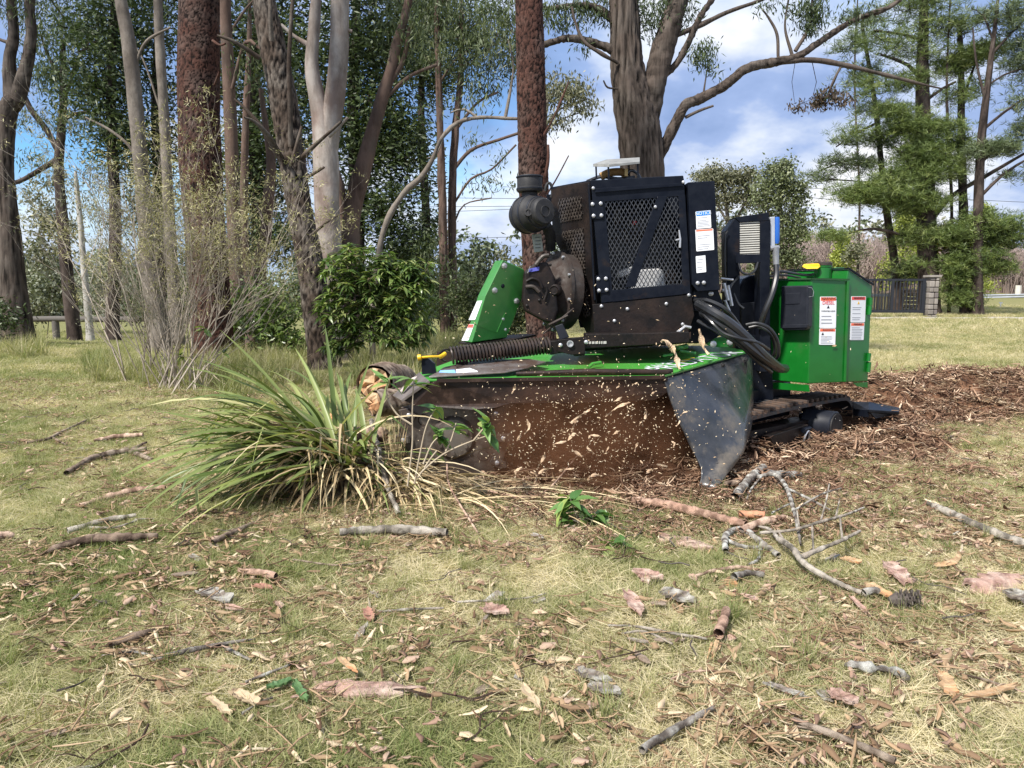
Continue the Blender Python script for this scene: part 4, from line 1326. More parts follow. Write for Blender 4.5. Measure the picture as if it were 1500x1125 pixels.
part('shackle', MB().tube([P(612, 524, 4.17), P(617, 523, 4.17)], 0.017, 12).tube(curve([(617, 523.5, 4.17), (632, 522.5, 4.19), (644, 522, 4.23), (650, 519, 4.27)]), [0.007] * 12 + [0.009] * 7, 8).tube([P(645, 523, 4.24), P(652, 518, 4.28)], 0.012, 8), yellow, hk, smooth=True)
part('spring_saddle', MB().prism([P(667, 532, 4.32), P(683, 528, 4.4), P(686, 533, 4.36), (P(684, 538, 4.3)), P(668, 538, 4.26)], (0, 0.02, 0)), alu, hk)

# ---- cutter housing
dkpts = [P(627, 556, 4.12), P(974, 551, 4.10), P(1100, 515, 4.90), P(1056, 506, 5.15), P(800, 508, 5.15), P(690, 518, 4.85), P(614, 546, 4.30)]
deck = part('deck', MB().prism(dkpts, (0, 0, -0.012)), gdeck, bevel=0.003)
plD = plane(P(974, 551, 4.10), P(1100, 515, 4.90) - P(974, 551, 4.10), P(627, 556, 4.12) - P(974, 551, 4.10))
dl = Vector((0, 0, 0.004))
part('deck_tongue', MB().prism([p + dl for p in (P(628, 555, 4.13), P(740, 548, 4.14), P(775, 541, 4.2), P(800, 533, 4.32), P(776, 529, 4.42), P(700, 530, 4.45), P(650, 541, 4.27), P(640, 548, 4.2))], (0, 0, 0.010)), mat('bare_dusty_steel', (0.17, 0.14, 0.13), (0.34, 0.32, 0.31), 6, 0.25, metal=0.5, c3=(0.10, 0.065, 0.05), s3=4, t3=(0.42, 0.6), rough2=0.5), deck, bevel=0.003)
part('blue_decal', MB().prism([p + dl for p in (P(641, 553.2, 4.16), P(668, 551, 4.16), P(666, 546, 4.21), P(645, 547, 4.21))], (0, 0, 0.0135)), mat('sky_blue_vinyl', (0.16, 0.38, 0.75), (0.25, 0.48, 0.80), 9, 0.3), deck)
part('white_reflection', MB().prism([p + dl for p in (P(669, 550.8, 4.16), P(700, 548, 4.16), P(688, 543.5, 4.21), P(668, 545.8, 4.21))], (0, 0, 0.0135)), white, deck)  # bright sky reflection painted as a white patch
part('white_reflection', MB().prism([PL(x, y, *plD) + Vector((0, 0, .004)) for x, y in ((762, 530), (800, 517), (846, 516), (850, 510), (905, 507), (910, 512), (868, 516), (848, 524), (800, 531))], (0, 0, 0.002)), mat('reflected_sky_white', (0.55, 0.57, 0.66), (0.66, 0.68, 0.75), 9, 0.3, c3=(0.25, 0.20, 0.17), s3=7, t3=(0.55, 0.7)), deck)  # jagged white patch paints in the sky reflected by the glossy deck
part('front_rail', MB().tube([P(756, 547.5, 4.16), P(860, 544.5, 4.15), P(978, 545.5, 4.14), P(984, 543, 4.16)], [0.012, 0.018, 0.018, 0.012], 10), browned, deck, smooth=True)
part('front_lip', MB().bar(P(640, 557.5, 4.10), P(974, 552.5, 4.085), 0.012, 0.02), browned, deck)
part('side_trim', MB().bar(P(974, 551, 4.09), P(1100, 514.5, 4.895), 0.012, 0.008), greenp, deck)
upd = plD[1] if plD[1].z > 0 else -plD[1]
plDu = (plD[0], upd)
def deckquad(pts, lift, m, name):
    part(name, MB().prism([PL(x, y, *plD) + Vector((0, 0, lift)) for x, y in pts], (0, 0, -0.002)), m, deck)
deckquad([(983, 524), (1012, 523), (1018, 525), (1000, 532), (990, 529)], 0.004, mat('yellow_print', (0.75, 0.62, 0.03)), 'yellow_triangle')
deckquad([(1013, 511), (1030, 507.5), (1054, 509.5), (1040, 513.5), (1022, 514)], 0.004, white, 'white_reflection')  # another sky reflection painted white on the deck
rd = (PL(1085, 517.5, *plD) - PL(955, 547, *plD)).normalized()
inkd = mat('silver_print', (0.50, 0.53, 0.56))
text('PREDATOR', plDu, 966, 545.5, 6.2, inkm, deck, rd, squeeze=0.95, lift=0.0035)
text('PREDATOR', plDu, 967.5, 545.0, 5.8, inkd, deck, rd, squeeze=0.98, lift=0.0045)
text('STUMP', plDu, 946, 540.0, 4.5, inkm, deck, rd, squeeze=0.8, lift=0.0035)
text('STUMP', plDu, 947, 539.6, 4.2, inkd, deck, rd, squeeze=0.83, lift=0.0045)
part('deck_latch', MB().tube([P(990, 511, 4.62), P(1006, 507, 4.66)], 0.016, 10).tube([P(996, 514, 4.6), P(1019, 517.5, 4.6)], 0.010, 8).tube([P(971, 521, 4.5), P(985, 519, 4.52)], 0.008, 8), greenp, deck, smooth=True)
part('deck_latch', MB().tube([P(862, 538, 4.3), P(868, 533, 4.33), P(880, 531, 4.36)], 0.010, 8), gdeck, deck, smooth=True)
gb2 = part('green_bracket', MB().prism(on(fr(4.85), [(1032, 502), (1035, 497), (1072, 491), (1074, 508), (1056, 509), (1040, 507)]), (0, 0.03, 0)), green, bevel=0.003)
bolts(fr(4.845), [(1045, 504), (1069, 501)], gb2, 0.018)
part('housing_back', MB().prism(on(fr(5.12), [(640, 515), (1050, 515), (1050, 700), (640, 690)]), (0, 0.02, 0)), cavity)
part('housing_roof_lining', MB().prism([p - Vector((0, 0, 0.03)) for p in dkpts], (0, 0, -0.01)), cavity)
ap = part('front_apron', MB().prism([P(588, 585, 4.15), P(616, 563, 4.14), P(640, 557.5, 4.115), P(974, 553.5, 4.095), P(978, 575, 4.10), P(960, 586, 4.11), P(850, 590, 4.11), P(747, 591, 4.11), P(728, 597, 4.11), P(691, 600.5, 4.11), P(607, 594, 4.14)], (0, 0.012, 0)), browned, bevel=0.002)
bolts(fr(4.09), [(975, 556)], ap, 0.011, dirty)
lc = part('left_wing', MB().prism([P(575, 579, 4.30), P(587, 586, 4.13), P(628, 557, 4.11), P(614, 545, 4.30)], (0.01, 0.0, -0.012)), mat('scuffed_steel', (0.10, 0.085, 0.08), (0.22, 0.19, 0.18), 7, 0.35, metal=0.3), bevel=0.002)
part('wing_sheen', MB().prism([P(586, 573, 4.22), P(604, 554, 4.22), P(611, 552, 4.20), P(591, 575, 4.18)], (0, 0, 0.004)), mat('wing_sheen_tone', (0.40, 0.32, 0.29), (0.5, 0.43, 0.40), 12, 0.4), lc)  # pinkish reflection on the wing, painted as a pale strip


def sheet(name, L, Rr, nu, th, m, bulge=None, parent=None):
    """Hanging rubber sheet between a left and a right edge, with thickness."""
    def resample(E, k):
        W = curve(E, 8)
        d = [0]
        for a, b in zip(W, W[1:]): d.append(d[-1] + (b - a).length)
        out = []
        for i in range(k):
            t = d[-1] * i / (k - 1); j = 0
            while j < len(d) - 2 and d[j + 1] < t: j += 1
            f = (t - d[j]) / max(1e-9, d[j + 1] - d[j]); out.append(W[j].lerp(W[j + 1], min(1, f)))
        return out
    nv = 24
    l, r = resample(L, nv), resample(Rr, nv)
    vs = []
    for j in range(nv):
        for i in range(nu):
            t = i / (nu - 1); v = j / (nv - 1)
            p = l[j].lerp(r[j], t)
            if bulge: p = p + bulge(t, v)
            vs.append(p)
    q = []
    for j in range(nv - 1):
        for i in range(nu - 1):
            a = j * nu + i; q.append((a, a + 1, a + nu + 1, a + nu))
    o = part(name, MB().add(vs, q), m, parent, smooth=True)
    s = o.modifiers.new('thickness', 'SOLIDIFY'); s.thickness = th; s.offset = 0
    return o


def bul(t, v):
    k = math.sin(t * PI) * math.sin(min(1, v * 1.15) * PI * 0.9)
    w = 0.020 * math.sin(t * 7 + v * 4) * v + 0.012 * mn.noise(Vector((t * 4, v * 5, 1)))
    return Vector((0.10, -0.13, 0)) * k * 0.9 + Vector((0.6, -0.8, 0)) * w
cur = sheet('rubber_curtain', [(972, 553, 4.09), (978, 575, 4.09), (988, 605, 4.08), (1002, 640, 4.07), (1018, 668, 4.04), (1029, 692, 3.99), (1027, 714, 3.93)],
            [(1100, 516, 4.90), (1101, 550, 4.88), (1102, 585, 4.82), (1099, 620, 4.66), (1086, 652, 4.42), (1066, 684, 4.14), (1044, 711, 3.98)], 28, 0.010, rubber, bul)
for x, y, Y in ((1013, 546, 4.34), (1058, 530, 4.60), (1092, 522, 4.83)):
    part('curtain_bolt', MB().lathe(P(x, y + 5, Y - 0.03), (0.6, -0.8, 0), [(0.016, -0.01), (0.016, 0.004), (0.010, 0.005), (0.010, 0.014)], 10), grime, cur)
for x, y, Y in ((1013, 550, 4.30), (1092, 528, 4.78)):
    part('chain_link', MB().tube([P(x + 1.5 * math.cos(t), y + 10 + 9 * math.sin(t), Y - 0.02) for t in np.linspace(0, 2 * PI, 14)], 0.005, 6, cap=False), grime, cur, smooth=True)
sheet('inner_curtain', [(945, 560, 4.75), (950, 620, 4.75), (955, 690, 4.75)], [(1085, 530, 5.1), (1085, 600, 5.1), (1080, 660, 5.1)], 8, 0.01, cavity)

# cutter wheel with carbide teeth, half under the housing
wc = P(665, 640, 4.24)
wheel = part('cutter_wheel', MB().lathe(wc, (0, -1, 0), [(0.10, -0.06), (0.12, -0.03), (0.30, -0.025), (0.315, -0.02), (0.315, 0.02), (0.30, 0.025), (0.13, 0.028), (0.11, 0.05), (0.05, 0.055)], 48), cutter, smooth=True)
for i in range(6):
    a = 2 * PI * i / 6 + 0.5
    part('hub_bolt', MB().lathe(wc + Vector((0.085 * math.cos(a), -0.05, 0.085 * math.sin(a))), (0, -1, 0), [(0.012, 0), (0.012, 0.016)], 6), cutter, wheel)
    part('lightening_hole', MB().lathe(wc + Vector((0.20 * math.cos(a), -0.0262, 0.20 * math.sin(a))), (0, -1, 0), [(0.036, 0), (0.030, 0.002), (0.028, 0.0), (0.0, 0.0)], 18), cavity, wheel)
for i in range(12):
    a = 2 * PI * i / 12 + 0.02
    d = Vector((math.cos(a), 0, math.sin(a))); tn = Vector((-math.sin(a), 0, math.cos(a)))
    for s in (-1, 1):
        c = wc + d * 0.300 + Vector((0, s * 0.035, 0))
        part('tooth', MB().prism([c - d * 0.05 - tn * 0.022, c + d * 0.02 - tn * 0.026, c + d * 0.055 + tn * 0.004, c + d * 0.03 + tn * 0.026, c - d * 0.05 + tn * 0.02], (0, s * 0.028, 0)), cutter, wheel, bevel=0.003)
        if s < 0:
            part('tooth_bolt', MB().lathe(c - d * 0.012 + Vector((0, -0.028, 0)), (0, -1, 0), [(0.013, 0), (0.013, 0.008), (0.007, 0.011)], 10), steel, wheel, smooth=True)
part('wheel_shaft', MB().tube([wc + Vector((0, 0.02, 0)), wc + Vector((0, 0.62, 0.02))], 0.05, 16), dirty, wheel, smooth=True)

# ================================================================== TREES
def bark_mat(name, crack, plate, alt, s=9.0, stretch=(1, 1, 0.25), rough=0.9, mosaic=3.0):
    m = bpy.data.materials.new(name); m.use_nodes = True
    t = m.node_tree; b = t.nodes['Principled BSDF']
    co = _n(t, 'ShaderNodeTexCoord'); mp = _n(t, 'ShaderNodeMapping'); mp.inputs['Scale'].default_value = stretch
    t.links.new(co.outputs['Object'], mp.inputs[0])
    n = _n(t, 'ShaderNodeTexNoise'); n.inputs['Scale'].default_value = s; n.inputs['Detail'].default_value = 8
    n.inputs['Roughness'].default_value = 0.75
    t.links.new(mp.outputs[0], n.inputs['Vector'])
    n2 = _n(t, 'ShaderNodeTexNoise'); n2.inputs['Scale'].default_value = mosaic; n2.inputs['Detail'].default_value = 6
    t.links.new(co.outputs['Object'], n2.inputs['Vector'])
    a = _n(t, 'ShaderNodeAttribute'); a.attribute_name = 'tint'
    body = _mix(t, _ramp(t, n2.outputs[0], [(0.44, (0, 0, 0)), (0.62, (1, 1, 1))]), plate, alt)
    f = _math(t, 'ADD', _math(t, 'MULTIPLY', a.outputs['Fac'], 0.6), _math(t, 'MULTIPLY', n.outputs[0], 0.75))
    col = _mix(t, _ramp(t, f, [(0.46, (0, 0, 0)), (0.84, (1, 1, 1))]), crack, body)
    t.links.new(col, b.inputs['Base Color'])
    b.inputs['Roughness'].default_value = rough; b.inputs['Specular IOR Level'].default_value = 0.15
    bp = _n(t, 'ShaderNodeBump'); bp.inputs['Distance'].default_value = 0.015
    t.links.new(n.outputs[0], bp.inputs['Height']); t.links.new(bp.outputs[0], b.inputs['Normal'])
    return m


B_pine = bark_mat('pine_bark', (0.012, 0.007, 0.006), (0.092, 0.044, 0.033), (0.115, 0.078, 0.065), 22, (1, 1, 0.7))
B_rough = bark_mat('rough_grey_bark', (0.014, 0.010, 0.008), (0.085, 0.063, 0.049), (0.15, 0.128, 0.108), 26, (1, 1, 0.5))
B_fib = bark_mat('stringy_bark', (0.013, 0.010, 0.008), (0.105, 0.082, 0.068), (0.125, 0.104, 0.088), 34, (1, 1, 0.10))
B_smooth = bark_mat('smooth_gum_bark', (0.10, 0.078, 0.065), (0.38, 0.34, 0.305), (0.23, 0.175, 0.15), 9, (1, 1, 0.3), mosaic=2.2)
B_grey = bark_mat('grey_trunk_bark', (0.06, 0.05, 0.042), (0.23, 0.20, 0.17), (0.155, 0.13, 0.108), 14, (1, 1, 0.5))
B_red = bark_mat('reddish_trunk_bark', (0.045, 0.028, 0.022), (0.155, 0.105, 0.083), (0.12, 0.090, 0.074), 14, (1, 1, 0.3))
B_dark = bark_mat('dark_branch_bark', (0.020, 0.015, 0.013), (0.070, 0.052, 0.045), (0.10, 0.08, 0.068), 12, (1, 1, 0.4))
B_pale = bark_mat('bleached_wood', (0.22, 0.21, 0.19), (0.46, 0.44, 0.41), (0.36, 0.34, 0.31), 7, (1, 1, 0.2))
L_euc = leafmat('gum_leaves', (0.035, 0.055, 0.022), (0.105, 0.130, 0.055), (0.20, 0.21, 0.11), trans=0.22)
L_dark = leafmat('dark_leaves', (0.024, 0.040, 0.016), (0.070, 0.098, 0.036), (0.16, 0.19, 0.08), trans=0.18)
L_pine = leafmat('pine_needles', (0.045, 0.078, 0.020), (0.145, 0.19, 0.052), (0.28, 0.31, 0.11), trans=0.15)
L_pinef = leafmat('sparse_pine_needles', (0.065, 0.095, 0.045), (0.14, 0.175, 0.085), (0.23, 0.25, 0.14), trans=0.15)
L_bush = leafmat('glossy_bush_leaves', (0.06, 0.11, 0.028), (0.17, 0.235, 0.07), (0.34, 0.37, 0.15), rough=0.32, trans=0.25, spec=0.5)
L_olive = leafmat('olive_grey_leaves', (0.085, 0.095, 0.055), (0.19, 0.19, 0.12), (0.28, 0.27, 0.18), trans=0.15)
L_con = leafmat('yellow_green_conifer', (0.16, 0.20, 0.03), (0.34, 0.38, 0.08), (0.48, 0.50, 0.16), trans=0.15)
L_brown = leafmat('dry_brown_leaves', (0.028, 0.020, 0.014), (0.075, 0.052, 0.034), (0.13, 0.095, 0.06), trans=0.1)


def smooth_path(pts, rad, step):
    """Catmull-Rom resampling to even steps with radii."""
    W = [Vector(p) for p in pts]
    W = [W[0] * 2 - W[1]] + W + [W[-1] * 2 - W[-2]]
    rr = [rad[0]] + list(rad) + [rad[-1]]
    P_, R_ = [], []
    for i in range(1, len(W) - 2):
        p0, p1, p2, p3 = W[i - 1:i + 3]
        k = max(2, int((p2 - p1).length / step))
        for j in range(k):
            t = j / k
            P_.append(0.5 * ((2 * p1) + (p2 - p0) * t + (2 * p0 - 5 * p1 + 4 * p2 - p3) * t * t + (3 * p1 - p0 - 3 * p2 + p3) * t ** 3))
            R_.append(rr[i] + (rr[i + 1] - rr[i]) * t)
    P_.append(W[-2]); R_.append(rad[-1])
    return P_, R_


def stem(name, pts, rad, m, parent=None, kind='fib', n=24, step=0.06, origin=None, seed=0, amp=1.0, flare=0.0, label=None):
    """Trunk or limb: a tapering tube whose bark relief is real geometry."""
    Pp, Rr_ = smooth_path(pts, rad, step)
    vs, tint = [], []
    ref = None
    m_ = len(Pp)
    for i, p in enumerate(Pp):
        d = (Pp[min(i + 1, m_ - 1)] - Pp[max(i - 1, 0)]).normalized()
        if ref is None: ref = d.orthogonal().normalized()
        else:
            ref = (ref - d * ref.dot(d)).normalized()
        s = d.cross(ref)
        r = Rr_[i]
        if flare and i * step < 0.5:
            r *= 1 + flare * (1 - i * step / 0.5) ** 2
        for k in range(n):
            a = 2 * PI * k / n
            u = ref * math.cos(a) + s * math.sin(a)
            q = p + u * r
            if kind == 'pine':
                v = Vector((q.x * 19 + seed, q.y * 19, q.z * 10))
                v += Vector((mn.noise(q * 9), mn.noise(q * 9 + Vector((5, 0, 0))), mn.noise(q * 9 + Vector((0, 7, 0))))) * 0.6
                dd = mn.voronoi(v, distance_metric='DISTANCE', exponent=2.5)[0]
                e = min(1.0, max(0.0, (dd[1] - dd[0] - 0.02) / 0.10))
                h = e * 0.62 + 0.22 * mn.noise(Vector((dd[0] * 3, q.z * 4, q.x * 4))) + 0.25 * mn.noise(q * 42)
                disp = (h - 0.55) * 0.018 * amp
            elif kind == 'fib':
                h = 0.5 + 0.55 * mn.noise(Vector((q.x * 30 + seed, q.y * 30, q.z * 1.8))) + 0.25 * mn.noise(Vector((q.x * 60, q.y * 60, q.z * 6)))
                disp = (h - 0.5) * 0.034 * amp
            elif kind == 'rough':
                v = Vector((q.x * 30 + seed, q.y * 30, q.z * 11))
                h = 0.5 + 0.8 * mn.noise(v) + 0.4 * mn.noise(v * 2.3)
                disp = (h - 0.5) * 0.026 * amp
            else:
                h = 0.6 + 0.35 * mn.noise(Vector((q.x * 5 + seed, q.y * 5, q.z * 2)))
                disp = (h - 0.6) * 0.03 * amp
            big = mn.noise(Vector((p.z * 1.5, seed, k * 0.0))) * 0.04 * r
            vs.append(p + u * (r + min(disp, r * 0.5) + big)); tint.append(max(0, min(1, h)))
    ii = np.arange(m_ * n).reshape(m_, n)
    jj = np.roll(ii, -1, axis=1)
    Fq = np.stack([ii[:-1], jj[:-1], jj[1:], ii[1:]], -1).reshape(-1, 4)
    o = np_mesh(name, [tuple(v) for v in vs], Fq, m, parent, origin=origin, smooth=True, attr={'tint': tint})
    if label: o['label'] = label
    return o, Pp


def leaves_np(cent, d, L, w, rng, up=None):
    """Rhombus leaves: centre, direction, length, width -> verts, quads."""
    n = len(cent)
    d = d / np.linalg.norm(d, axis=1, keepdims=True)
    rnd = rng.normal(size=(n, 3))
    s = np.cross(d, rnd); s /= np.linalg.norm(s, axis=1, keepdims=True) + 1e-9
    L = L[:, None]; w = w[:, None]
    nn = np.cross(d, s)
    a = cent - d * L / 2; b = cent + s * w / 2 + nn * w * 0.12 - d * L * 0.08; c = cent + d * L / 2; e = cent - s * w / 2 + nn * w * 0.12 - d * L * 0.08
    V = np.stack([a, b, c, e], 1).reshape(-1, 3)
    F = np.arange(4 * n).reshape(n, 4)
    return V, F


def foliage(kind, centres, radii, per, L, w, rng):
    Vs, Fs, Ts, b = [], [], [], 0
    for c, r in zip(centres, radii):
        k = max(2, int(per * rng.uniform(0.6, 1.4)))
        shade = rng.uniform(0.0, 0.55)
        c = np.array(c)
        if kind == 'pine':
            nt_ = max(2, k // 11)
            for _ in range(nt_):
                tc_ = c + rng.normal(0, 1, 3) * r * np.array([0.62, 0.62, 0.22])
                m = 11
                d = rng.normal(0, 1, (m, 3)); d[:, 2] = d[:, 2] * 0.7 + 0.45
                d /= np.linalg.norm(d, axis=1, keepdims=True)
                V, F = leaves_np(tc_ + d * L * 0.5, d, np.full(m, L) * rng.uniform(0.7, 1.2, m), np.full(m, w), rng)
                Vs.append(V); Fs.append(F + b); b += len(V); Ts.append(np.full(len(V), min(1, shade + rng.uniform(0, 0.45))))
        else:
            pos = c + rng.normal(0, 1, (k, 3)) * r * np.array([0.55, 0.55, 0.45])
            if kind == 'hang':
                d = rng.normal(0, 0.5, (k, 3)); d[:, 2] -= 0.9
            elif kind == 'broad':
                d = rng.normal(0, 1, (k, 3)); d[:, 2] = d[:, 2] * 0.6 - 0.2
            else:
                d = rng.normal(0, 1, (k, 3))
            V, F = leaves_np(pos, d, L * rng.uniform(0.6, 1.25, k), w * rng.uniform(0.7, 1.2, k), rng)
            Vs.append(V); Fs.append(F + b); b += len(V)
            Ts.append(np.repeat(np.clip(shade + rng.uniform(0, 0.45, k), 0, 1), 4))
    return np.concatenate(Vs), np.concatenate(Fs), np.concatenate(Ts)


TREE_SEED = [100]


def tree(name, label, cat, Y, trunk, limbs=(), blobs=(), bark=None, leaf=None, lk='hang', L=0.13, w=0.024, rc=0.32, per=34,
         group=None, kind='fib', n=24, step=0.07, twig=0.009, flare=0.25, base=True, amp=1.0, twigbark=None, limb_label=None, spread=0.75, limb_n=10):
    """A tree traced from the photograph: trunk and limbs in (px, py, width px[, extra depth]); blobs of foliage (px, py, rx, ry, leaves[, extra depth])."""
    TREE_SEED[0] += 1
    sd_ = TREE_SEED[0]
    rng = np.random.default_rng(sd_); rnd = random.Random(sd_)
    if Y is None:
        Y = G(trunk[0][0], trunk[0][1]).y
    W = [P(t[0], t[1], Y + (t[3] if len(t) > 3 else 0)) for t in trunk]
    rr = [t[2] / F_PX * Y / 2 for t in trunk]
    g0_ = W[0].copy(); g0_.z = gh(g0_.x, g0_.y)
    root = empty(name, g0_, label, cat, group)
    below = Vector((W[0].x, W[0].y, g0_.z - 0.12))
    if W[0].z - g0_.z > 0.15:
        mid_ = W[0].lerp(below, 0.5)
        W = [below, mid_] + W; rr = [rr[0] * 1.15, rr[0] * 1.06] + rr
    else:
        W[0] = below
    tr, sk = stem('trunk', W, rr, bark, root, kind, n, step, seed=sd_, flare=flare, amp=amp)
    skel = [p for p in sk[len(sk) // 4::3]]
    srad = []
    for lb in limbs:
        LW = [P(t[0], t[1], Y + (t[3] if len(t) > 3 else 0)) for t in lb]
        lr = [max(0.004, t[2] / F_PX * Y / 2) for t in lb]
        _, lp = stem('limb', LW, lr, bark, root, kind if lr[0] > 0.05 else 'smooth', limb_n if lr[0] > 0.04 else 6, step * 1.2, seed=sd_ + 3, flare=0, amp=amp * 0.6)
        skel += lp[1::2]
    if blobs:
        cen = []
        for bdef in blobs:
            px, py, rx, ry, nl = bdef[:5]
            if lk == 'pine' and Y > 30: nl *= 2.6
            dY = bdef[5] if len(bdef) > 5 else 0
            c = P(px, py, Y + dY)
            sx_, sz_ = rx / F_PX * Y, ry / F_PX * Y
            for _ in range(max(1, int(nl / per))):
                v = Vector((rnd.gauss(0, 1), rnd.gauss(0, 1), rnd.gauss(0, 1))).normalized() * rnd.random() ** 0.45
                cen.append((c + Vector((v.x * sx_, v.y * spread * max(sx_, sz_), v.z * sz_)), 1))
        # grow twigs outwards: nearest clump to the skeleton first
        tw_ = MB()
        pts_ = np.array([tuple(p) for p in skel])
        todo = [c for c, _ in cen]
        d0 = [float(np.min(np.linalg.norm(pts_ - np.array(c), axis=1))) for c in todo]
        order = np.argsort(d0)
        pl_ = list(map(tuple, pts_)); arr = np.array(pl_)
        for oi in order:
            c = todo[oi]
            dd = np.linalg.norm(arr - np.array(c), axis=1) + np.maximum(0, arr[:, 2] - c.z) * 0.6
            k_ = int(np.argmin(dd)); s_ = Vector(arr[k_]); L_t = (c - s_).length
            if L_t < 0.08: continue
            nseg = 3 if L_t < 0.8 else 5
            path = []
            for j in range(nseg + 1):
                t = j / nseg
                q = s_.lerp(c, t) + Vector((rnd.gauss(0, 1), rnd.gauss(0, 1), rnd.gauss(0, 1) + 0.4)) * L_t * 0.06 * math.sin(t * PI)
                path.append(q)
            r0 = min(twig * 3, twig * (0.7 + 0.55 * L_t))
            tw_.tube(path, [r0 * (1 - 0.6 * j / nseg) for j in range(nseg + 1)], 4, cap=False)
            arr = np.concatenate([arr, np.array([tuple(q) for q in path[1:]])])
        if tw_.v:
            tw_.build('branches', twigbark or bark, root)['kind'] = 'stuff'
        V, F, T = foliage(lk, [tuple(c) for c in todo], [rc * rng.uniform(0.7, 1.3) for _ in todo], per, L, w, rng)
        np_mesh('crown', V, F, leaf, root, attr={'tint': T})
    return root


# ---- the dark evergreen mass behind (five trees)
def mass(px, base, w, blobs, label, Y, thin=.72, leaf=None, per=50, L=0.16, ww=0.05, rc=0.45, lk='broad', bark=None, limbs=(), group='dense evergreens behind the trunks', name='evergreen_tree', cat='tree'):
    if group and name == 'evergreen_tree': blobs = [(b[0], b[1], b[2], b[3], b[4] * (.62 if px < 240 else 1.0)) for b in blobs]
    tree(name, label, cat, Y, [(px, base, w * 1.2), (px + 4, base - 150, w), (px - 3, base - 320, w * .8), (px + 3, base - 480, w * .5)], limbs, blobs, bark or B_dark, leaf or L_dark, lk, L=L, w=ww, rc=rc, per=per,
         kind='rough', n=12, step=0.3, twig=0.02, group=group)


mass(165, 470, 16, [(150, 60, 70, 50, 3800), (140, 130, 60, 60, 3800), (160, 200, 45, 50, 3000), (200, 30, 60, 40, 3000), (170, -40, 120, 50, 3500)], 'dense evergreen left of the slim grey trunks, sky showing through its left side', 19)
mass(232, 475, 18, [(215, 90, 60, 70, 3200), (200, 230, 40, 60, 3000), (240, 200, 40, 70, 3000), (215, 300, 40, 50, 2200), (250, -20, 90, 60, 3200)], 'dense evergreen behind the pair of slim grey trunks', 20)
mass(375, 480, 20, [(350, 80, 60, 80, 4200), (400, 190, 60, 80, 4600), (360, 260, 60, 60, 3400), (400, 330, 70, 50, 3000), (370, -30, 90, 60, 3500), (425, 60, 50, 60, 3000), (350, 370, 60, 40, 1500)], 'dark dense evergreen behind the leaning rough barked tree', 18.5)
mass(520, 480, 20, [(540, 70, 60, 80, 5000), (560, 170, 60, 70, 4800), (600, 240, 40, 60, 2600), (560, 300, 55, 45, 3000), (590, 370, 45, 40, 2200), (510, 220, 50, 60, 2800), (460, 120, 40, 80, 3000), (540, -30, 110, 60, 4000)], 'dark evergreen standing behind the pale gum trunks', 18)
mass(620, 482, 12, [(610, 60, 55, 55, 3800), (640, 110, 40, 40, 2200), (600, 400, 35, 35, 1800), (625, 340, 28, 30, 900), (610, 440, 40, 25, 1500), (640, 0, 80, 50, 3000)], 'dark leafy tree between the pale gum and the pair of dark stems', 21)

# ---- A: forked tree at the left edge
tree('forked_tree', 'forked brown barked tree at the left edge of the lawn', 'tree', None,
     [(28, 506, 46), (20, 420, 34), (14, 330, 25), (8, 250, 21), (10, 170, 24), (22, 145, 26)],
     [[(18, 150, 22), (14, 90, 16), (20, 50, 14), (16, 0, 12), (10, -90, 8)], [(24, 148, 22), (38, 100, 17), (46, 50, 14), (44, 0, 12), (55, -80, 8)], [(14, 62, 5), (0, 58, 4), (-30, 40, 3)]],
     [(20, 5, 40, 30, 700), (60, -40, 60, 40, 1200), (-20, -60, 80, 60, 1500)], B_fib, L_euc, n=36, step=0.05, kind='fib')
# ---- B: tree with crooked limbs behind it
tree('crooked_tree', 'crooked dark tree with spreading limbs behind the forked tree', 'tree', 23,
     [(108, 480, 20), (98, 400, 17), (92, 330, 15), (86, 250, 13), (88, 215, 12), (93, 140, 9), (92, 60, 6)],
     [[(87, 225, 9), (68, 190, 8), (45, 160, 8), (32, 130, 7), (28, 100, 5)], [(86, 232, 8), (60, 248, 7), (20, 268, 6), (-20, 262, 4)],
      [(88, 215, 7), (92, 180, 6), (120, 165, 5), (190, 172, 3)], [(92, 150, 6), (110, 100, 5), (125, 70, 4), (150, 90, 3)], [(92, 120, 5), (70, 80, 4), (60, 50, 3)]],
     [(75, 55, 45, 25, 1300), (60, 110, 35, 22, 900), (95, 110, 35, 30, 1200), (130, 60, 40, 25, 1300), (100, 20, 60, 25, 1300), (150, 120, 30, 25, 800), (55, 235, 22, 12, 250), (95, 180, 28, 18, 600), (45, 175, 22, 14, 300), (160, 165, 30, 12, 300)],
     B_dark, L_euc, kind='fib', n=16, step=0.15, rc=0.4, L=0.15, w=0.035)
tree('dead_pole_tree', 'bleached bare dead trunk standing beside the rail fence', 'dead tree', 22,
     [(131, 478, 11), (124, 400, 9), (117, 320, 7.5), (112, 270, 6), (111, 250, 3)], [], [], B_pale, None, kind='smooth', n=12, step=0.15)
tree('slim_gum', 'tall slim grey trunk, the left one of a close pair', 'tree', 14,
     [(233, 480, 28), (222, 420, 25), (214, 340, 21), (207, 250, 20), (198, 150, 20), (188, 60, 19), (176, -5, 16), (165, -120, 13)],
     [[(206, 250, 6), (190, 215, 5), (160, 190, 4), (125, 172, 3)], [(200, 90, 5), (215, 60, 4), (250, 40, 3)]], [(165, -110, 90, 50, 900), (130, 180, 30, 18, 160)], B_grey, L_euc, kind='smooth', n=24, step=0.08, amp=0.8)
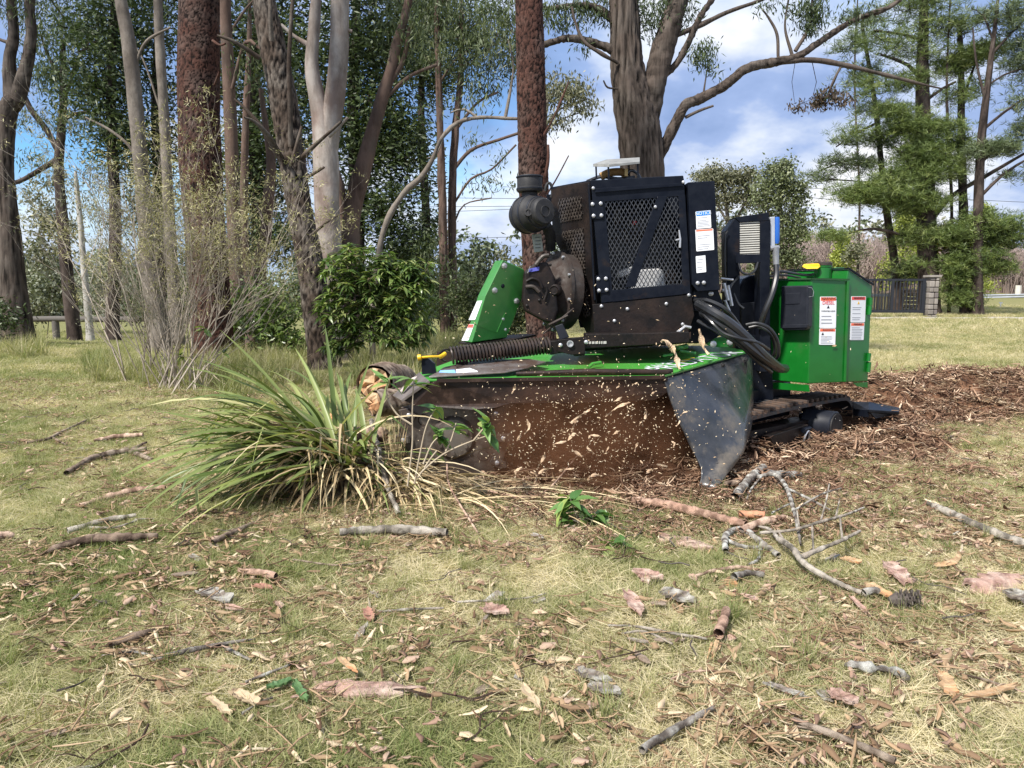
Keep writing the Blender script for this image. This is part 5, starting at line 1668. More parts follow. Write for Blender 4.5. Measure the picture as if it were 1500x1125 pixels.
tree('slim_gum', 'thinner grey trunk just right of its slim neighbour', 'tree', 15,
     [(258, 480, 20), (253, 400, 16), (247, 300, 15), (243, 215, 14), (236, 100, 13), (231, 0, 12), (228, -110, 9)],
     [[(244, 190, 4), (215, 100, 3), (200, 70, 2)]], [(228, -100, 70, 50, 700)], B_grey, L_euc, kind='smooth', n=18, step=0.1, amp=0.8)
# ---- F: the big pine
F_pine_label = 'thick pine trunk with reddish plated bark behind the bare twiggy shrub'
tree('pine_tree', F_pine_label, 'pine tree', None,
     [(313, 532, 60), (308, 430, 55), (300, 330, 55), (293, 220, 57), (291, 100, 56), (292, 0, 53), (294, -160, 46), (296, -330, 36)],
     [[(308, 390, 7), (330, 375, 4), (345, 350, 3)], [(312, 60, 4, -0.2), (322, 66, 3, -0.4), (330, 64, 2, -0.5)], [(314, 125, 3, -.25), (322, 105, 3, -.4)]],
     [(250, -260, 160, 60, 2200), (360, -300, 150, 60, 2200)], B_pine, L_pine, 'pine', L=0.16, w=0.007, kind='pine', n=110, step=0.018, flare=0.2, rc=0.3)
tree('slim_reddish_tree', 'slim reddish brown trunk right of the thick plated pine', 'tree', 13,
     [(352, 480, 24), (346, 400, 20), (342, 300, 19), (338, 190, 18), (333, 80, 16), (330, 0, 15), (328, -120, 12)],
     [[(340, 130, 5, -.2), (360, 62, 6, -.3), (385, 75, 4, -.5)], [(330, 60, 4), (355, 20, 3), (380, -10, 2)]], [(330, -110, 80, 50, 900)], B_red, L_euc, kind='smooth', n=20, step=0.1, amp=0.7)
tree('slim_reddish_tree', 'thin wavy reddish trunk between the slim trunk and the leaning tree', 'tree', 13.6,
     [(362, 480, 16), (360, 400, 15), (357, 330, 12), (358, 250, 11), (361, 150, 9), (365, 70, 7), (366, 0, 5)], [], [(366, -20, 40, 40, 400)], B_red, L_euc, kind='smooth', n=14, step=0.12, amp=0.7)
tree('bent_tree', 'bent reddish trunk low behind the leaning rough barked tree', 'tree', 12.5,
     [(372, 490, 24), (378, 400, 20), (388, 350, 17), (394, 280, 15), (397, 235, 13), (390, 190, 9), (382, 130, 6)], [], [(385, 110, 40, 50, 500)], B_red, L_euc, kind='smooth', n=18, step=0.1)
# ---- J: leaning rough tree
tree('leaning_tree', 'rough barked tree leaning left with bare dead sticks, glossy bush beside it', 'tree', None,
     [(478, 541, 46), (466, 470, 40), (455, 390, 37), (438, 300, 34), (426, 220, 36), (416, 150, 37), (402, 80, 36), (388, 10, 31), (374, -80, 27), (350, -220, 20)],
     [[(426, 215, 8, -.25), (425, 160, 8, -.35), (423, 100, 7, -.4), (426, 40, 6, -.4), (430, -20, 5, -.4)],
      [(412, 235, 9, -.2), (385, 190, 6, -.4), (360, 160, 4, -.5), (343, 145, 3, -.5)], [(414, 232, 6, -.2), (395, 200, 5, -.5), (372, 178, 4, -.7), (358, 172, 2.5, -.8)],
      [(380, 85, 7, -.2), (345, 62, 5, -.4), (318, 52, 3, -.5)], [(440, 232, 7, -.2), (470, 205, 5, -.4), (500, 178, 4, -.6)], [(398, 60, 7, -.3), (396, 20, 6, -.4), (397, -20, 5, -.4)],
      [(450, 260, 4, -.2), (475, 245, 3, -.3)], [(455, 345, 4, -.2), (480, 325, 3, -.5), (505, 310, 2, -.6)], [(428, 237, 5, -.25), (438, 200, 5, -.3), (442, 185, 3, -.3)]],
     [(350, -200, 120, 60, 1500)], B_rough, L_euc, kind='rough', n=72, step=0.025, twigbark=B_dark)
# ---- K: pale gum
tree('pale_gum', 'pale grey pink gum with two upright stems above the glossy bush', 'gum tree', 11.5,
     [(484, 470, 40), (482, 375, 36), (479, 300, 36), (477, 230, 35), (473, 190, 30), (464, 140, 23), (457, 95, 19), (460, 40, 17), (464, -10, 14), (470, -110, 10)],
     [[(480, 235, 26), (484, 185, 30), (492, 130, 28), (497, 70, 27), (498, 0, 25), (505, -120, 17)],
      [(455, 68, 8), (430, 52, 5), (412, 36, 4)], [(500, 42, 6), (516, 46, 5)], [(482, 200, 5, -.2), (510, 172, 4, -.3)]],
     [(480, -100, 100, 50, 1300)], B_smooth, L_euc, kind='smooth', n=32, step=0.06)
tree('leaning_gum', 'brownish gum leaning right out of the foot of the pale gum', 'gum tree', 12,
     [(508, 470, 30), (512, 370, 27), (514, 320, 27), (525, 270, 26), (540, 215, 22), (558, 150, 18), (572, 105, 15), (582, 60, 13), (598, 5, 11), (606, -80, 8)],
     [[(562, 135, 8), (590, 90, 7), (600, 40, 5)], [(558, 150, 6), (600, 112, 5), (640, 95, 4)], [(505, 340, 14), (498, 280, 16), (490, 240, 10), (486, 205, 5)]],
     [(610, -40, 70, 50, 1200), (600, 60, 35, 30, 500)], B_red, L_euc, kind='smooth', n=24, step=0.07)
tree('slender_tree', 'slender grey tree bending right towards the upright pine', 'tree', 11,
     [(545, 470, 9), (560, 345, 8), (590, 285, 8), (615, 262, 8), (633, 235, 7), (645, 205, 6), (670, 180, 6), (705, 172, 5), (755, 174, 4), (790, 172, 3)],
     [[(650, 200, 3), (640, 225, 2), (625, 232, 1.5)], [(700, 173, 4), (680, 160, 3), (660, 165, 2)], [(740, 173, 5), (748, 130, 4), (752, 95, 3), (745, 60, 2)]],
     [(745, 60, 45, 35, 500), (690, 150, 40, 16, 160)], B_grey, L_euc, kind='smooth', n=12, step=0.09, flare=0)
# ---- M: twin dark stems
tree('twin_stem_tree', 'tall straight dark stem, the left of a touching pair', 'tree', 17,
     [(652, 482, 14), (650, 400, 13), (648, 300, 12), (645, 200, 10), (642, 100, 9), (640, 20, 7), (640, -80, 5)], [[(645, 120, 4), (665, 90, 3), (690, 70, 2)]],
     [(670, 80, 50, 35, 1500), (640, 20, 50, 30, 1100), (642, 400, 22, 60, 900), (645, 455, 28, 22, 600)], B_red, L_euc, kind='fib', n=16, step=0.12, L=0.14, w=0.03)
tree('twin_stem_tree', 'tall dark stem forking upwards, the right of a touching pair', 'tree', 17.3,
     [(664, 482, 13), (663, 400, 12), (662, 320, 12), (664, 240, 11), (668, 180, 10), (675, 110, 8), (676, 40, 6), (678, -40, 4)],
     [[(663, 250, 6), (690, 220, 5), (730, 205, 4), (760, 195, 4)], [(664, 300, 4), (690, 262, 4), (720, 248, 3), (756, 212, 3)], [(668, 190, 5), (700, 150, 4), (730, 135, 3)], [(664, 330, 3), (680, 300, 2.5), (720, 290, 2)]],
     [(700, 35, 60, 28, 1800), (735, 90, 40, 35, 1200), (700, 130, 38, 22, 500), (720, 275, 40, 14, 180), (730, 235, 25, 12, 90), (700, 210, 20, 14, 110), (690, 60, 50, 30, 1300)],
     B_red, L_euc, kind='fib', n=16, step=0.12, L=0.14, w=0.03, rc=0.3)
# ---- N: upright pine beside the machine
tree('pine_tree', 'straight pine with brown plated bark behind the green belt guard', 'pine tree', 9.2,
     [(795, 520, 44), (790, 440, 42), (785, 360, 41), (781, 250, 42), (778, 120, 41), (775, 0, 38), (772, -160, 32), (770, -300, 24)],
     [[(795, 200, 4, -.1), (812, 170, 3, -.1), (833, 120, 2.5, 0)], [(798, 290, 4, -.1), (815, 262, 3, -.1), (833, 228, 2, 0)], [(798, 262, 6, -.1), (803, 235, 4, -.15), (803, 212, 3, -.15)]],
     [(770, -260, 150, 60, 2200)], B_pine, L_pine, 'pine', L=0.16, w=0.007, kind='pine', n=90, step=0.018, rc=0.3)
tree('sapling_tree', 'leafy spray of a grey stemmed sapling reaching out past the upright pine', 'tree', 13.5,
     [(790, 470, 9), (792, 300, 8), (797, 190, 6), (803, 140, 5)], [[(798, 185, 4), (820, 160, 3), (860, 145, 2.5)], [(797, 200, 3), (815, 178, 2.5), (850, 165, 2)]],
     [(832, 135, 38, 22, 1500), (815, 175, 22, 14, 350), (855, 160, 16, 9, 220)], B_grey, L_olive, kind='smooth', n=10, step=0.15, L=0.10, w=0.03, rc=0.2)
# ---- O: the big stringybark
tree('stringybark_tree', 'massive stringy barked tree rising behind the engine, with a long limb to the right', 'tree', 11.5,
     [(950, 480, 66), (948, 360, 62), (942, 260, 60), (937, 200, 60), (931, 165, 58), (923, 125, 48), (918, 90, 43), (915, 40, 40), (913, -10, 38), (905, -120, 30), (895, -260, 20)],
     [[(942, 215, 30), (948, 165, 38), (960, 115, 34), (975, 60, 32), (990, 10, 28), (1012, -60, 24), (1030, -200, 14)],
      [(952, 262, 18), (968, 225, 16), (985, 190, 15), (1004, 155, 14), (1025, 145, 14), (1062, 125, 13), (1095, 100, 13), (1140, 90, 12), (1170, 82, 10), (1200, 62, 9), (1250, 30, 7), (1300, 12, 6), (1330, -10, 4)],
      [(1130, 91, 9), (1190, 88, 8), (1240, 96, 6), (1290, 108, 5), (1345, 122, 4), (1380, 130, 3)],
      [(908, 78, 16), (880, 66, 11), (850, 58, 10), (825, 57, 9), (790, 66, 8), (760, 60, 6)],
      [(958, 120, 12), (985, 100, 9), (1005, 70, 9), (1018, 40, 9), (1035, 10, 8), (1060, -20, 6)],
      [(990, 52, 7), (1030, 35, 7), (1065, 18, 6), (1110, 2, 5), (1150, -15, 4)],
      [(905, 92, 6, -.2), (880, 78, 5, -.3), (855, 60, 4, -.3), (842, 30, 3, -.3), (838, 10, 3, -.3)],
      [(898, 28, 12), (870, 10, 9), (840, 8, 7), (800, 12, 5), (770, 0, 4)],
      [(1004, 172, 4), (1025, 162, 4), (1045, 155, 2.5)], [(1140, 85, 4), (1138, 50, 4), (1125, 25, 3), (1112, 8, 2)], [(1160, 80, 4), (1150, 40, 3), (1155, 0, 3)], [(1165, 75, 5), (1185, 40, 4), (1190, 0, 3)],
      [(1030, 140, 3), (1033, 120, 2.5), (1038, 90, 2)], [(905, 130, 3, -.2), (890, 128, 2.5, -.25), (884, 118, 1.5, -.3)], [(1235, 92, 3), (1220, 120, 2.5), (1208, 150, 2)]],
     [(845, 12, 50, 14, 700), (800, 25, 40, 20, 600), (870, 30, 30, 14, 220), (955, 30, 22, 26, 500), (985, 12, 22, 26, 520), (940, 10, 22, 14, 240), (860, 70, 14, 12, 80),
      (1030, 80, 20, 22, 420), (1040, 105, 18, 12, 150), (1192, 25, 22, 24, 900), (1165, 20, 14, 22, 220), (1207, 148, 26, 15, 0.1),
      (1010, 15, 12, 20, 110), (1120, 10, 16, 14, 120), (930, -160, 200, 90, 3500), (1150, -60, 120, 40, 900), (1260, 20, 26, 14, 250), (740, 20, 40, 20, 600)],
     B_fib, L_dark, kind='fib', n=72, step=0.03, amp=1.6, twigbark=B_dark, L=0.10, w=0.020, rc=0.16, per=26, twig=0.006, spread=0.4, limb_n=16)
# dry brown clump hanging from the long limb
hb = MB(); rb_ = random.Random(5)
dc = P(1207, 148, 11.5)
Vb, Fb, Tb = foliage('hang', [tuple(dc + Vector((rb_.gauss(0, .13), rb_.gauss(0, .1), rb_.gauss(0, .06) + 0.0))) for _ in range(26)] + [tuple(P(1165, 158, 11.5))] * 2, [0.09] * 28, 30, 0.07, 0.026, np.random.default_rng(3))
hr = empty('hanging_branch', P(1222, 100, 11.5), 'broken branch with a clump of withered brown leaves hanging from the long limb', 'branch')
np_mesh('withered_leaves', Vb, Fb, L_brown, hr, attr={'tint': Tb})
hb.tube([P(1232, 95, 11.5), P(1222, 120, 11.5), P(1210, 145, 11.5), P(1195, 158, 11.5)], [0.012, 0.010, 0.008, 0.005], 6)
hb.tube([P(1190, 92, 11.5), P(1196, 120, 11.5), P(1190, 145, 11.5), P(1166, 155, 11.5)], [0.006, 0.005, 0.004, 0.003], 5)
hb.tube([P(1165, 90, 11.5), P(1160, 120, 11.5), P(1164, 150, 11.5)], [0.005, 0.004, 0.003], 5)
hb.build('stems', B_dark, hr)

# ---- P: pines on the right
tree('tall_pine', 'tallest dark pine in the middle of the group beyond the gate', 'pine tree', 36.5,
     [(1362, 462, 30), (1360, 400, 27), (1357, 320, 25), (1354, 220, 22), (1351, 120, 17), (1353, 30, 12), (1353, -60, 8)],
     [[(1357, 330, 9), (1335, 305, 7), (1300, 290, 6), (1265, 280, 4), (1240, 288, 3)], [(1355, 270, 8), (1335, 240, 6), (1310, 215, 4)], [(1355, 200, 7), (1375, 180, 5), (1400, 190, 4)],
      [(1352, 120, 6), (1330, 95, 5), (1290, 80, 3)], [(1353, 60, 5), (1320, 50, 4), (1280, 45, 3)], [(1360, 330, 8), (1390, 290, 7), (1440, 260, 6), (1500, 225, 4)], [(1355, 330, 6), (1330, 345, 5), (1280, 335, 4), (1225, 345, 3)],
      [(1353, 150, 5), (1380, 130, 4), (1400, 120, 3)]],
     [(1335, 190, 38, 20, 3600), (1350, 225, 42, 22, 4200), (1325, 260, 50, 18, 3800), (1375, 250, 40, 20, 3000), (1300, 285, 55, 18, 4200), (1255, 283, 35, 14, 2200), (1345, 300, 45, 18, 3600), (1310, 165, 30, 14, 1500),
      (1215, 345, 20, 8, 900), (1380, 190, 30, 14, 1500), (1330, 120, 35, 16, 1300), (1350, 75, 50, 16, 1100), (1300, 60, 40, 22, 1300), (1370, 40, 40, 20, 900), (1350, 345, 40, 18, 2400), (1345, 385, 22, 12, 500),
      (1275, 130, 25, 18, 700), (1250, 190, 22, 10, 450), (1400, 140, 30, 18, 800), (1350, 0, 60, 20, 1500), (1350, -60, 60, 30, 1500)],
     B_dark, L_pine, 'pine', L=0.30, w=0.021, rc=0.62, per=66, kind='rough', n=14, step=0.4, twig=0.022, limb_n=7)
tree('tall_pine', 'thin slanting pine left of the tallest one, half bare', 'pine tree', 38,
     [(1316, 462, 14), (1310, 380, 11), (1300, 320, 10), (1292, 250, 8), (1284, 170, 7), (1272, 90, 5), (1262, 30, 4)],
     [[(1285, 180, 4), (1255, 195, 3), (1225, 215, 2)], [(1290, 240, 4), (1255, 232, 3), (1200, 250, 2)], [(1280, 130, 3), (1250, 120, 2)], [(1295, 270, 3), (1250, 265, 2), (1205, 262, 2)]],
     [(1252, 205, 30, 9, 500), (1225, 235, 26, 8, 380), (1262, 240, 30, 12, 600), (1205, 258, 20, 8, 380), (1262, 110, 28, 22, 700), (1250, 60, 26, 24, 600), (1270, 30, 30, 20, 500), (1280, 160, 26, 12, 500), (1290, 210, 20, 14, 500), (1335, 20, 30, 20, 400), (1322, 400, 22, 14, 800)],
     B_dark, L_pinef, 'pine', L=0.34, w=0.03, rc=0.5, per=44, kind='rough', n=10, step=0.5, twig=0.02, limb_n=6)
tree('tall_pine', 'slim upright pine right behind the tallest one', 'pine tree', 37,
     [(1414, 462, 14), (1413, 380, 12), (1411, 300, 12), (1408, 200, 10), (1408, 100, 8), (1405, 30, 6)], [[(1409, 150, 4), (1430, 90, 3), (1450, 60, 2)], [(1410, 220, 3), (1380, 190, 2)]],
     [(1415, 85, 28, 12, 1200), (1450, 75, 26, 12, 1000), (1390, 100, 22, 14, 700), (1400, 40, 40, 18, 700), (1405, 215, 25, 16, 700), (1430, 130, 20, 14, 300)],
     B_dark, L_pine, 'pine', L=0.34, w=0.03, rc=0.5, per=44, kind='rough', n=10, step=0.5, twig=0.02, limb_n=6)
tree('tall_pine', 'forked thinly needled pine nearest the right edge', 'pine tree', 35,
     [(1432, 462, 16), (1432, 380, 13), (1433, 300, 13), (1438, 200, 11), (1445, 140, 9), (1455, 60, 6), (1462, 0, 4)],
     [[(1440, 190, 5), (1470, 165, 4), (1500, 145, 3)], [(1444, 150, 4), (1430, 90, 3), (1425, 40, 2)], [(1452, 80, 4), (1480, 50, 3), (1500, 30, 2)], [(1436, 240, 4), (1465, 215, 3), (1500, 205, 2)], [(1455, 60, 3), (1440, 20, 2)], [(1434, 290, 5), (1470, 255, 4), (1510, 230, 3)], [(1440, 130, 3), (1470, 110, 3), (1500, 100, 2)]],
     [(1462, 218, 26, 10, 1400), (1435, 222, 14, 8, 500), (1485, 30, 30, 22, 900), (1500, 90, 20, 30, 1000), (1500, 190, 14, 12, 500), (1455, 20, 40, 20, 500), (1490, 150, 20, 16, 350), (1490, 255, 22, 14, 250), (1500, 60, 20, 16, 500)],
     B_dark, L_pinef, 'pine', L=0.34, w=0.028, rc=0.5, per=40, kind='rough', n=10, step=0.5, twig=0.02, limb_n=6)
tree('low_pine', 'low dark spreading pine beside the stone pillar', 'pine tree', 35.5,
     [(1418, 465, 20), (1422, 430, 17), (1428, 380, 13), (1432, 340, 9), (1436, 310, 6)], [[(1425, 400, 8), (1460, 380, 6), (1490, 390, 4)], [(1426, 380, 6), (1400, 360, 5), (1380, 370, 4)]],
     [(1440, 330, 50, 20, 3600), (1470, 350, 28, 24, 2600), (1400, 345, 32, 18, 2400), (1425, 380, 45, 22, 3000), (1402, 400, 18, 26, 2200), (1410, 436, 22, 16, 2200), (1450, 395, 35, 12, 1300), (1480, 330, 14, 16, 700)],
     B_dark, L_pine, 'pine', L=0.26, w=0.024, rc=0.45, per=66, kind='rough', n=10, step=0.3, twig=0.02, limb_n=6)
mass(1390, 455, 4, [(1392, 355, 24, 14, 700), (1398, 372, 16, 10, 300)], 'small tree with golden autumn leaves glowing behind the low pine', 36.5, leaf=leafmat('golden_leaves', (0.25, 0.17, 0.02), (0.45, 0.33, 0.05), (0.5, 0.42, 0.12), trans=0.3), L=0.16, ww=0.10, rc=0.4, group=None, name='golden_tree')
# ---- Q: far gums behind the radiator, R: yellow conifers
tree('distant_gum', 'brownish green gum tree right behind the control panel, far off', 'gum tree', 46,
     [(1068, 462, 10), (1070, 380, 8), (1066, 320, 6), (1060, 270, 4)], [[(1068, 330, 4), (1045, 290, 3)], [(1068, 340, 4), (1090, 300, 3), (1100, 280, 2)]],
     [(1040, 258, 26, 16, 1700), (1085, 262, 26, 15, 1600), (1060, 290, 30, 16, 1500), (1100, 290, 18, 18, 900), (1075, 330, 26, 18, 700), (1062, 262, 22, 14, 1200), (1090, 350, 30, 20, 700), (1050, 380, 30, 30, 1200)],
     B_grey, L_olive, 'ball', L=0.20, w=0.10, rc=0.5, per=32, kind='smooth', n=8, step=0.6, twig=0.03)
tree('distant_gum', 'greener far gum tree above the radiator and blue filter', 'gum tree', 44,
     [(1140, 462, 11), (1142, 380, 9), (1143, 320, 7), (1140, 260, 4)], [[(1142, 330, 4), (1165, 300, 3)], [(1142, 340, 4), (1120, 300, 3)]],
     [(1140, 258, 26, 18, 2000), (1160, 285, 24, 22, 1900), (1125, 290, 26, 22, 1800), (1165, 330, 22, 30, 1900), (1130, 340, 30, 30, 2400), (1160, 375, 24, 22, 1500), (1120, 380, 26, 26, 1600), (1150, 245, 14, 8, 500)],
     B_grey, leafmat('grey_green_leaves', (0.075, 0.10, 0.045), (0.17, 0.195, 0.10), (0.26, 0.28, 0.16), trans=0.15), 'ball', L=0.20, w=0.10, rc=0.5, per=32, kind='smooth', n=8, step=0.6, twig=0.03)


def conifer(px, top, base, wpx, Y, label, n=4200):
    rng = np.random.default_rng(px)
    b0 = P(px, base, Y); H = (base - top) / F_PX * Y; Rw = wpx / F_PX * Y / 2
    g = Vector((b0.x, b0.y, gh(b0.x, b0.y)))
    root = empty('conifer', g, label, 'conifer', None)
    topz = P(px, top, Y).z
    MB().tube([g - Vector((0, 0, .1)), (b0.x, b0.y, topz - 0.5)], [0.18, 0.03], 8).build('trunk', B_dark, root)
    cen = []
    for _ in range(n // 40):
        t = rng.random() ** 0.8
        r = Rw * (1 - t) ** 0.75 * rng.uniform(0.6, 1.0) + 0.05
        a = rng.uniform(0, 2 * PI)
        cen.append((b0.x + r * math.cos(a), b0.y + r * math.sin(a), g.z + 0.3 + (topz - g.z - 0.3) * t))
    V, F, T = foliage('ball', cen, [Rw * 0.28] * len(cen), 40, 0.26, 0.11, rng)
    np_mesh('crown', V, F, L_con, root, attr={'tint': T})


conifer(1230, 348, 440, 52, 62, 'yellow green cone shaped conifer just above the yellow tab on the tank')
conifer(1318, 308, 440, 70, 66, 'bright yellow green conifer behind the thin slanting pine', 5200)
conifer(1430, 300, 440, 60, 64, 'yellow green conifer showing above the low dark pine')
mass(1255, 440, 3, [(1252, 370, 16, 16, 900)], 'small round brownish tree beside the cone shaped conifer', 60, leaf=L_olive, L=0.25, ww=0.13, rc=0.6, group=None, name='round_tree')

# ---- far thickets and treelines: nobody could count them
rt_ = np.random.default_rng(77)
def twig_fan(m, n=46, H=4.0, W=2.6, r=0.035, rng=rt_):
    mb = MB()
    for i in range(n):
        x0, y0 = rng.normal(0, 0.35), rng.normal(0, 0.35)
        a = rng.uniform(0, 2 * PI); s = rng.uniform(0.1, 1) * W / 2; h = H * rng.uniform(0.55, 1.0)
        p0 = Vector((x0, y0, 0)); p3 = Vector((x0 + s * math.cos(a), y0 + s * math.sin(a), h)); pm = p0.lerp(p3, 0.5) + Vector((-s * .2 * math.cos(a), -s * .2 * math.sin(a), 0))
        mb.tube([p0, pm, p3], [r, r * 0.7, r * 0.3], 3, cap=False)
        for _ in range(5):
            t = rng.uniform(0.35, 0.95); q = p0.lerp(p3, t)
            mb.tube([q, q + Vector((rng.normal(0, .35), rng.normal(0, .35), rng.uniform(.2, .8)))], [r * 0.5, r * 0.2], 3, cap=False)
    o = mb.build('bare_twigs', m, None, origin=(0, 0, 0)); COL.objects.unlink(o); return o


M_tw = mat('bare_pinkish_twigs', (0.26, 0.195, 0.17), (0.38, 0.31, 0.28), 0.6, 0.9)
fans = [twig_fan(M_tw) for _ in range(4)]
pts, rot, scl, dry = [], [], [], []
for _ in range(520):
    Y = rt_.uniform(70, 88); px = rt_.uniform(1010, 1750)
    x = (px - 750) / F_PX * Y
    pts.append((x, Y, gh(x, Y) - 0.1)); rot.append((0, 0, rt_.uniform(0, 6.28))); scl.append(rt_.uniform(0.6, 1.45) * (1.1 if px < 1380 else 0.9)); dry.append(0)
scatter('bare_thicket', pts, rot, scl, dry, fans, 'pinkish grey thicket of bare winter trees beyond the gate', 'thicket')


def shrub_proto(leaf, n, H, rng, L=0.35, w=0.17):
    cen = [(rng.normal(0, H * .33), rng.normal(0, H * .33), abs(rng.normal(H * .5, H * .28))) for _ in range(n // 40)]
    V, F, T = foliage('ball', cen, [H * 0.16] * len(cen), 40, L, w, rng)
    o = np_mesh('shrub_mass', V, F, leaf, origin=(0, 0, 0), attr={'tint': T}); COL.objects.unlink(o); return o


farL = [shrub_proto(L_olive, 1300, 5.0, rt_, 0.5, 0.25), shrub_proto(leafmat('far_green_leaves', (0.05, 0.07, 0.035), (0.10, 0.125, 0.065), (0.17, 0.19, 0.11), trans=0.1), 1300, 5.5, rt_, 0.5, 0.25)]
pts, rot, scl, dry = [], [], [], []
for _ in range(420):
    Y = rt_.uniform(80, 130); px = rt_.uniform(-1400, 2900)
    x = (px - 750) / F_PX * Y
    if 1380 < px < 1800 and Y < 118: continue
    pts.append((x, Y, gh(x, Y) - 0.5)); rot.append((0, 0, rt_.uniform(0, 6.28))); scl.append(rt_.uniform(0.8, 1.6)); dry.append(0)
scatter('far_treeline', pts, rot, scl, dry, farL, 'far greyish green treeline closing the horizon', 'treeline')

# shrubs beyond the rail fence on the left and undergrowth between the trunks
def shrub(px, base, Y, blobs, label, leaf, lk='ball', L=0.16, w=0.06, rc=0.35, per=44, cat='shrub', name='shrub', group=None, stems=5, bark=None, spread=0.8, tw=0.012):
    TREE_SEED[0] += 1
    rng = np.random.default_rng(TREE_SEED[0]); rnd = random.Random(TREE_SEED[0])
    if Y is None: Y = G(px, base).y
    b0 = P(px, base, Y); g = Vector((b0.x, b0.y, gh(b0.x, b0.y)))
    root = empty(name, g, label, cat, group)
    cen = []
    for bd in blobs:
        qx, qy, rx, ry, nl = bd[:5]
        c = P(qx, qy, Y + (bd[5] if len(bd) > 5 else 0)); sx_, sz_ = rx / F_PX * Y, ry / F_PX * Y
        for _ in range(max(1, int(nl / per))):
            v = Vector((rnd.gauss(0, 1), rnd.gauss(0, 1), rnd.gauss(0, 1))).normalized() * rnd.random() ** 0.45
            q = c + Vector((v.x * sx_, v.y * spread * max(sx_, sz_), v.z * sz_)); q.z = max(q.z, gh(q.x, q.y) + 0.05)
            cen.append(q)
    mb = MB()
    arr = np.array([tuple(g + Vector((rnd.gauss(0, .08), rnd.gauss(0, .08), 0.02))) for _ in range(stems)])
    for c in sorted(cen, key=lambda c: (c - g).length):
        k_ = int(np.argmin(np.linalg.norm(arr - np.array(c), axis=1) + 0.5 * np.maximum(0, arr[:, 2] - c.z)))
        s_ = Vector(arr[k_]); ln = (c - s_).length
        if ln < 0.05: continue
        path = [s_.lerp(c, t) + Vector((0, 0, 0.08 * ln * math.sin(t * PI))) for t in (0, .35, .7, 1)]
        mb.tube(path, [tw * (.7 + ln * .4), tw * .8, tw * .6, tw * .4], 4, cap=False)
        arr = np.concatenate([arr, np.array([tuple(q) for q in path[1:]])])
    mb.build('stems', bark or B_grey, root)['kind'] = 'stuff'
    V, F, T = foliage(lk, [tuple(c) for c in cen], [rc * rng.uniform(.7, 1.3) for _ in cen], per, L, w, rng)
    np_mesh('foliage', V, F, leaf, root, attr={'tint': T})
    return root


L_pale = leafmat('pale_grey_leaves', (0.11, 0.125, 0.09), (0.23, 0.25, 0.18), (0.34, 0.36, 0.28), trans=0.15)
shrub(95, 492, 36, [(90, 425, 40, 25, 2200), (75, 405, 25, 18, 1000)], 'pale silvery shrub beyond the left rail fence', L_pale, L=0.22, w=0.12, rc=0.55)
shrub(35, 492, 38, [(45, 440, 40, 30, 1800), (60, 400, 35, 22, 1300)], 'olive shrub beyond the fence, beside the forked tree', L_olive, L=0.22, w=0.12, rc=0.6)
shrub(170, 492, 35, [(165, 440, 45, 28, 2200), (150, 400, 30, 20, 900)], 'silver green shrub beyond the fence behind the bleached trunk', L_pale, L=0.22, w=0.12, rc=0.55)
shrub(60, 470, 30, [(75, 330, 34, 26, 1100), (75, 265, 25, 16, 350), (40, 290, 26, 14, 300), (70, 380, 30, 30, 800)], 'light olive tree crown behind the crooked tree', L_olive, L=0.2, w=0.08, rc=0.5, cat='small tree', name='small_tree')
shrub(230, 492, 30, [(215, 440, 35, 30, 1500), (250, 460, 35, 20, 1200), (235, 400, 30, 25, 700)], 'green shrub beyond the fence behind the slim trunks', L_euc, L=0.2, w=0.08, rc=0.5)
shrub(5, 512, None, [(2, 470, 16, 35, 700)], 'dark green shrub cut by the left edge of the picture', L_dark, L=0.12, w=0.04, rc=0.2)
shrub(160, 420, 20, [(160, 300, 45, 40, 900), (130, 250, 40, 20, 400), (180, 370, 40, 40, 700), (110, 280, 30, 20, 200)], 'wispy olive tree hanging over the rail fence', L_olive, 'hang', L=0.13, w=0.025, rc=0.35, cat='small tree', name='small_tree', tw=0.008)
for (px, base, bl_, lab) in (
        (420, 528, [(395, 470, 35, 32, 1700), (425, 500, 30, 22, 1200), (380, 430, 25, 25, 800)], 'green undergrowth bush between the thick pine and the leaning tree'),
        (350, 520, [(345, 440, 30, 30, 1000), (340, 480, 35, 25, 1000)], 'leafy undergrowth bush just right of the thick pine trunk'),
        (600, 508, [(590, 470, 30, 22, 1400), (560, 490, 30, 14, 700), (610, 440, 25, 22, 900)], 'dark green bush right behind the glossy bush'),
        (700, 496, [(700, 455, 40, 26, 1700), (680, 425, 26, 22, 900)], 'olive bush at the feet of the twin dark stems'),
        (770, 494, [(775, 450, 30, 35, 1500), (745, 470, 25, 20, 900)], 'yellowish green bush seen past the green belt guard')):
    shrub(px, base, None if base > 500 else 14.5, bl_, lab, L_euc if 'olive' in lab or 'yellowish' in lab else L_bush, 'broad', L=0.11, w=0.035, rc=0.22, per=36, cat='bush', name='bush')
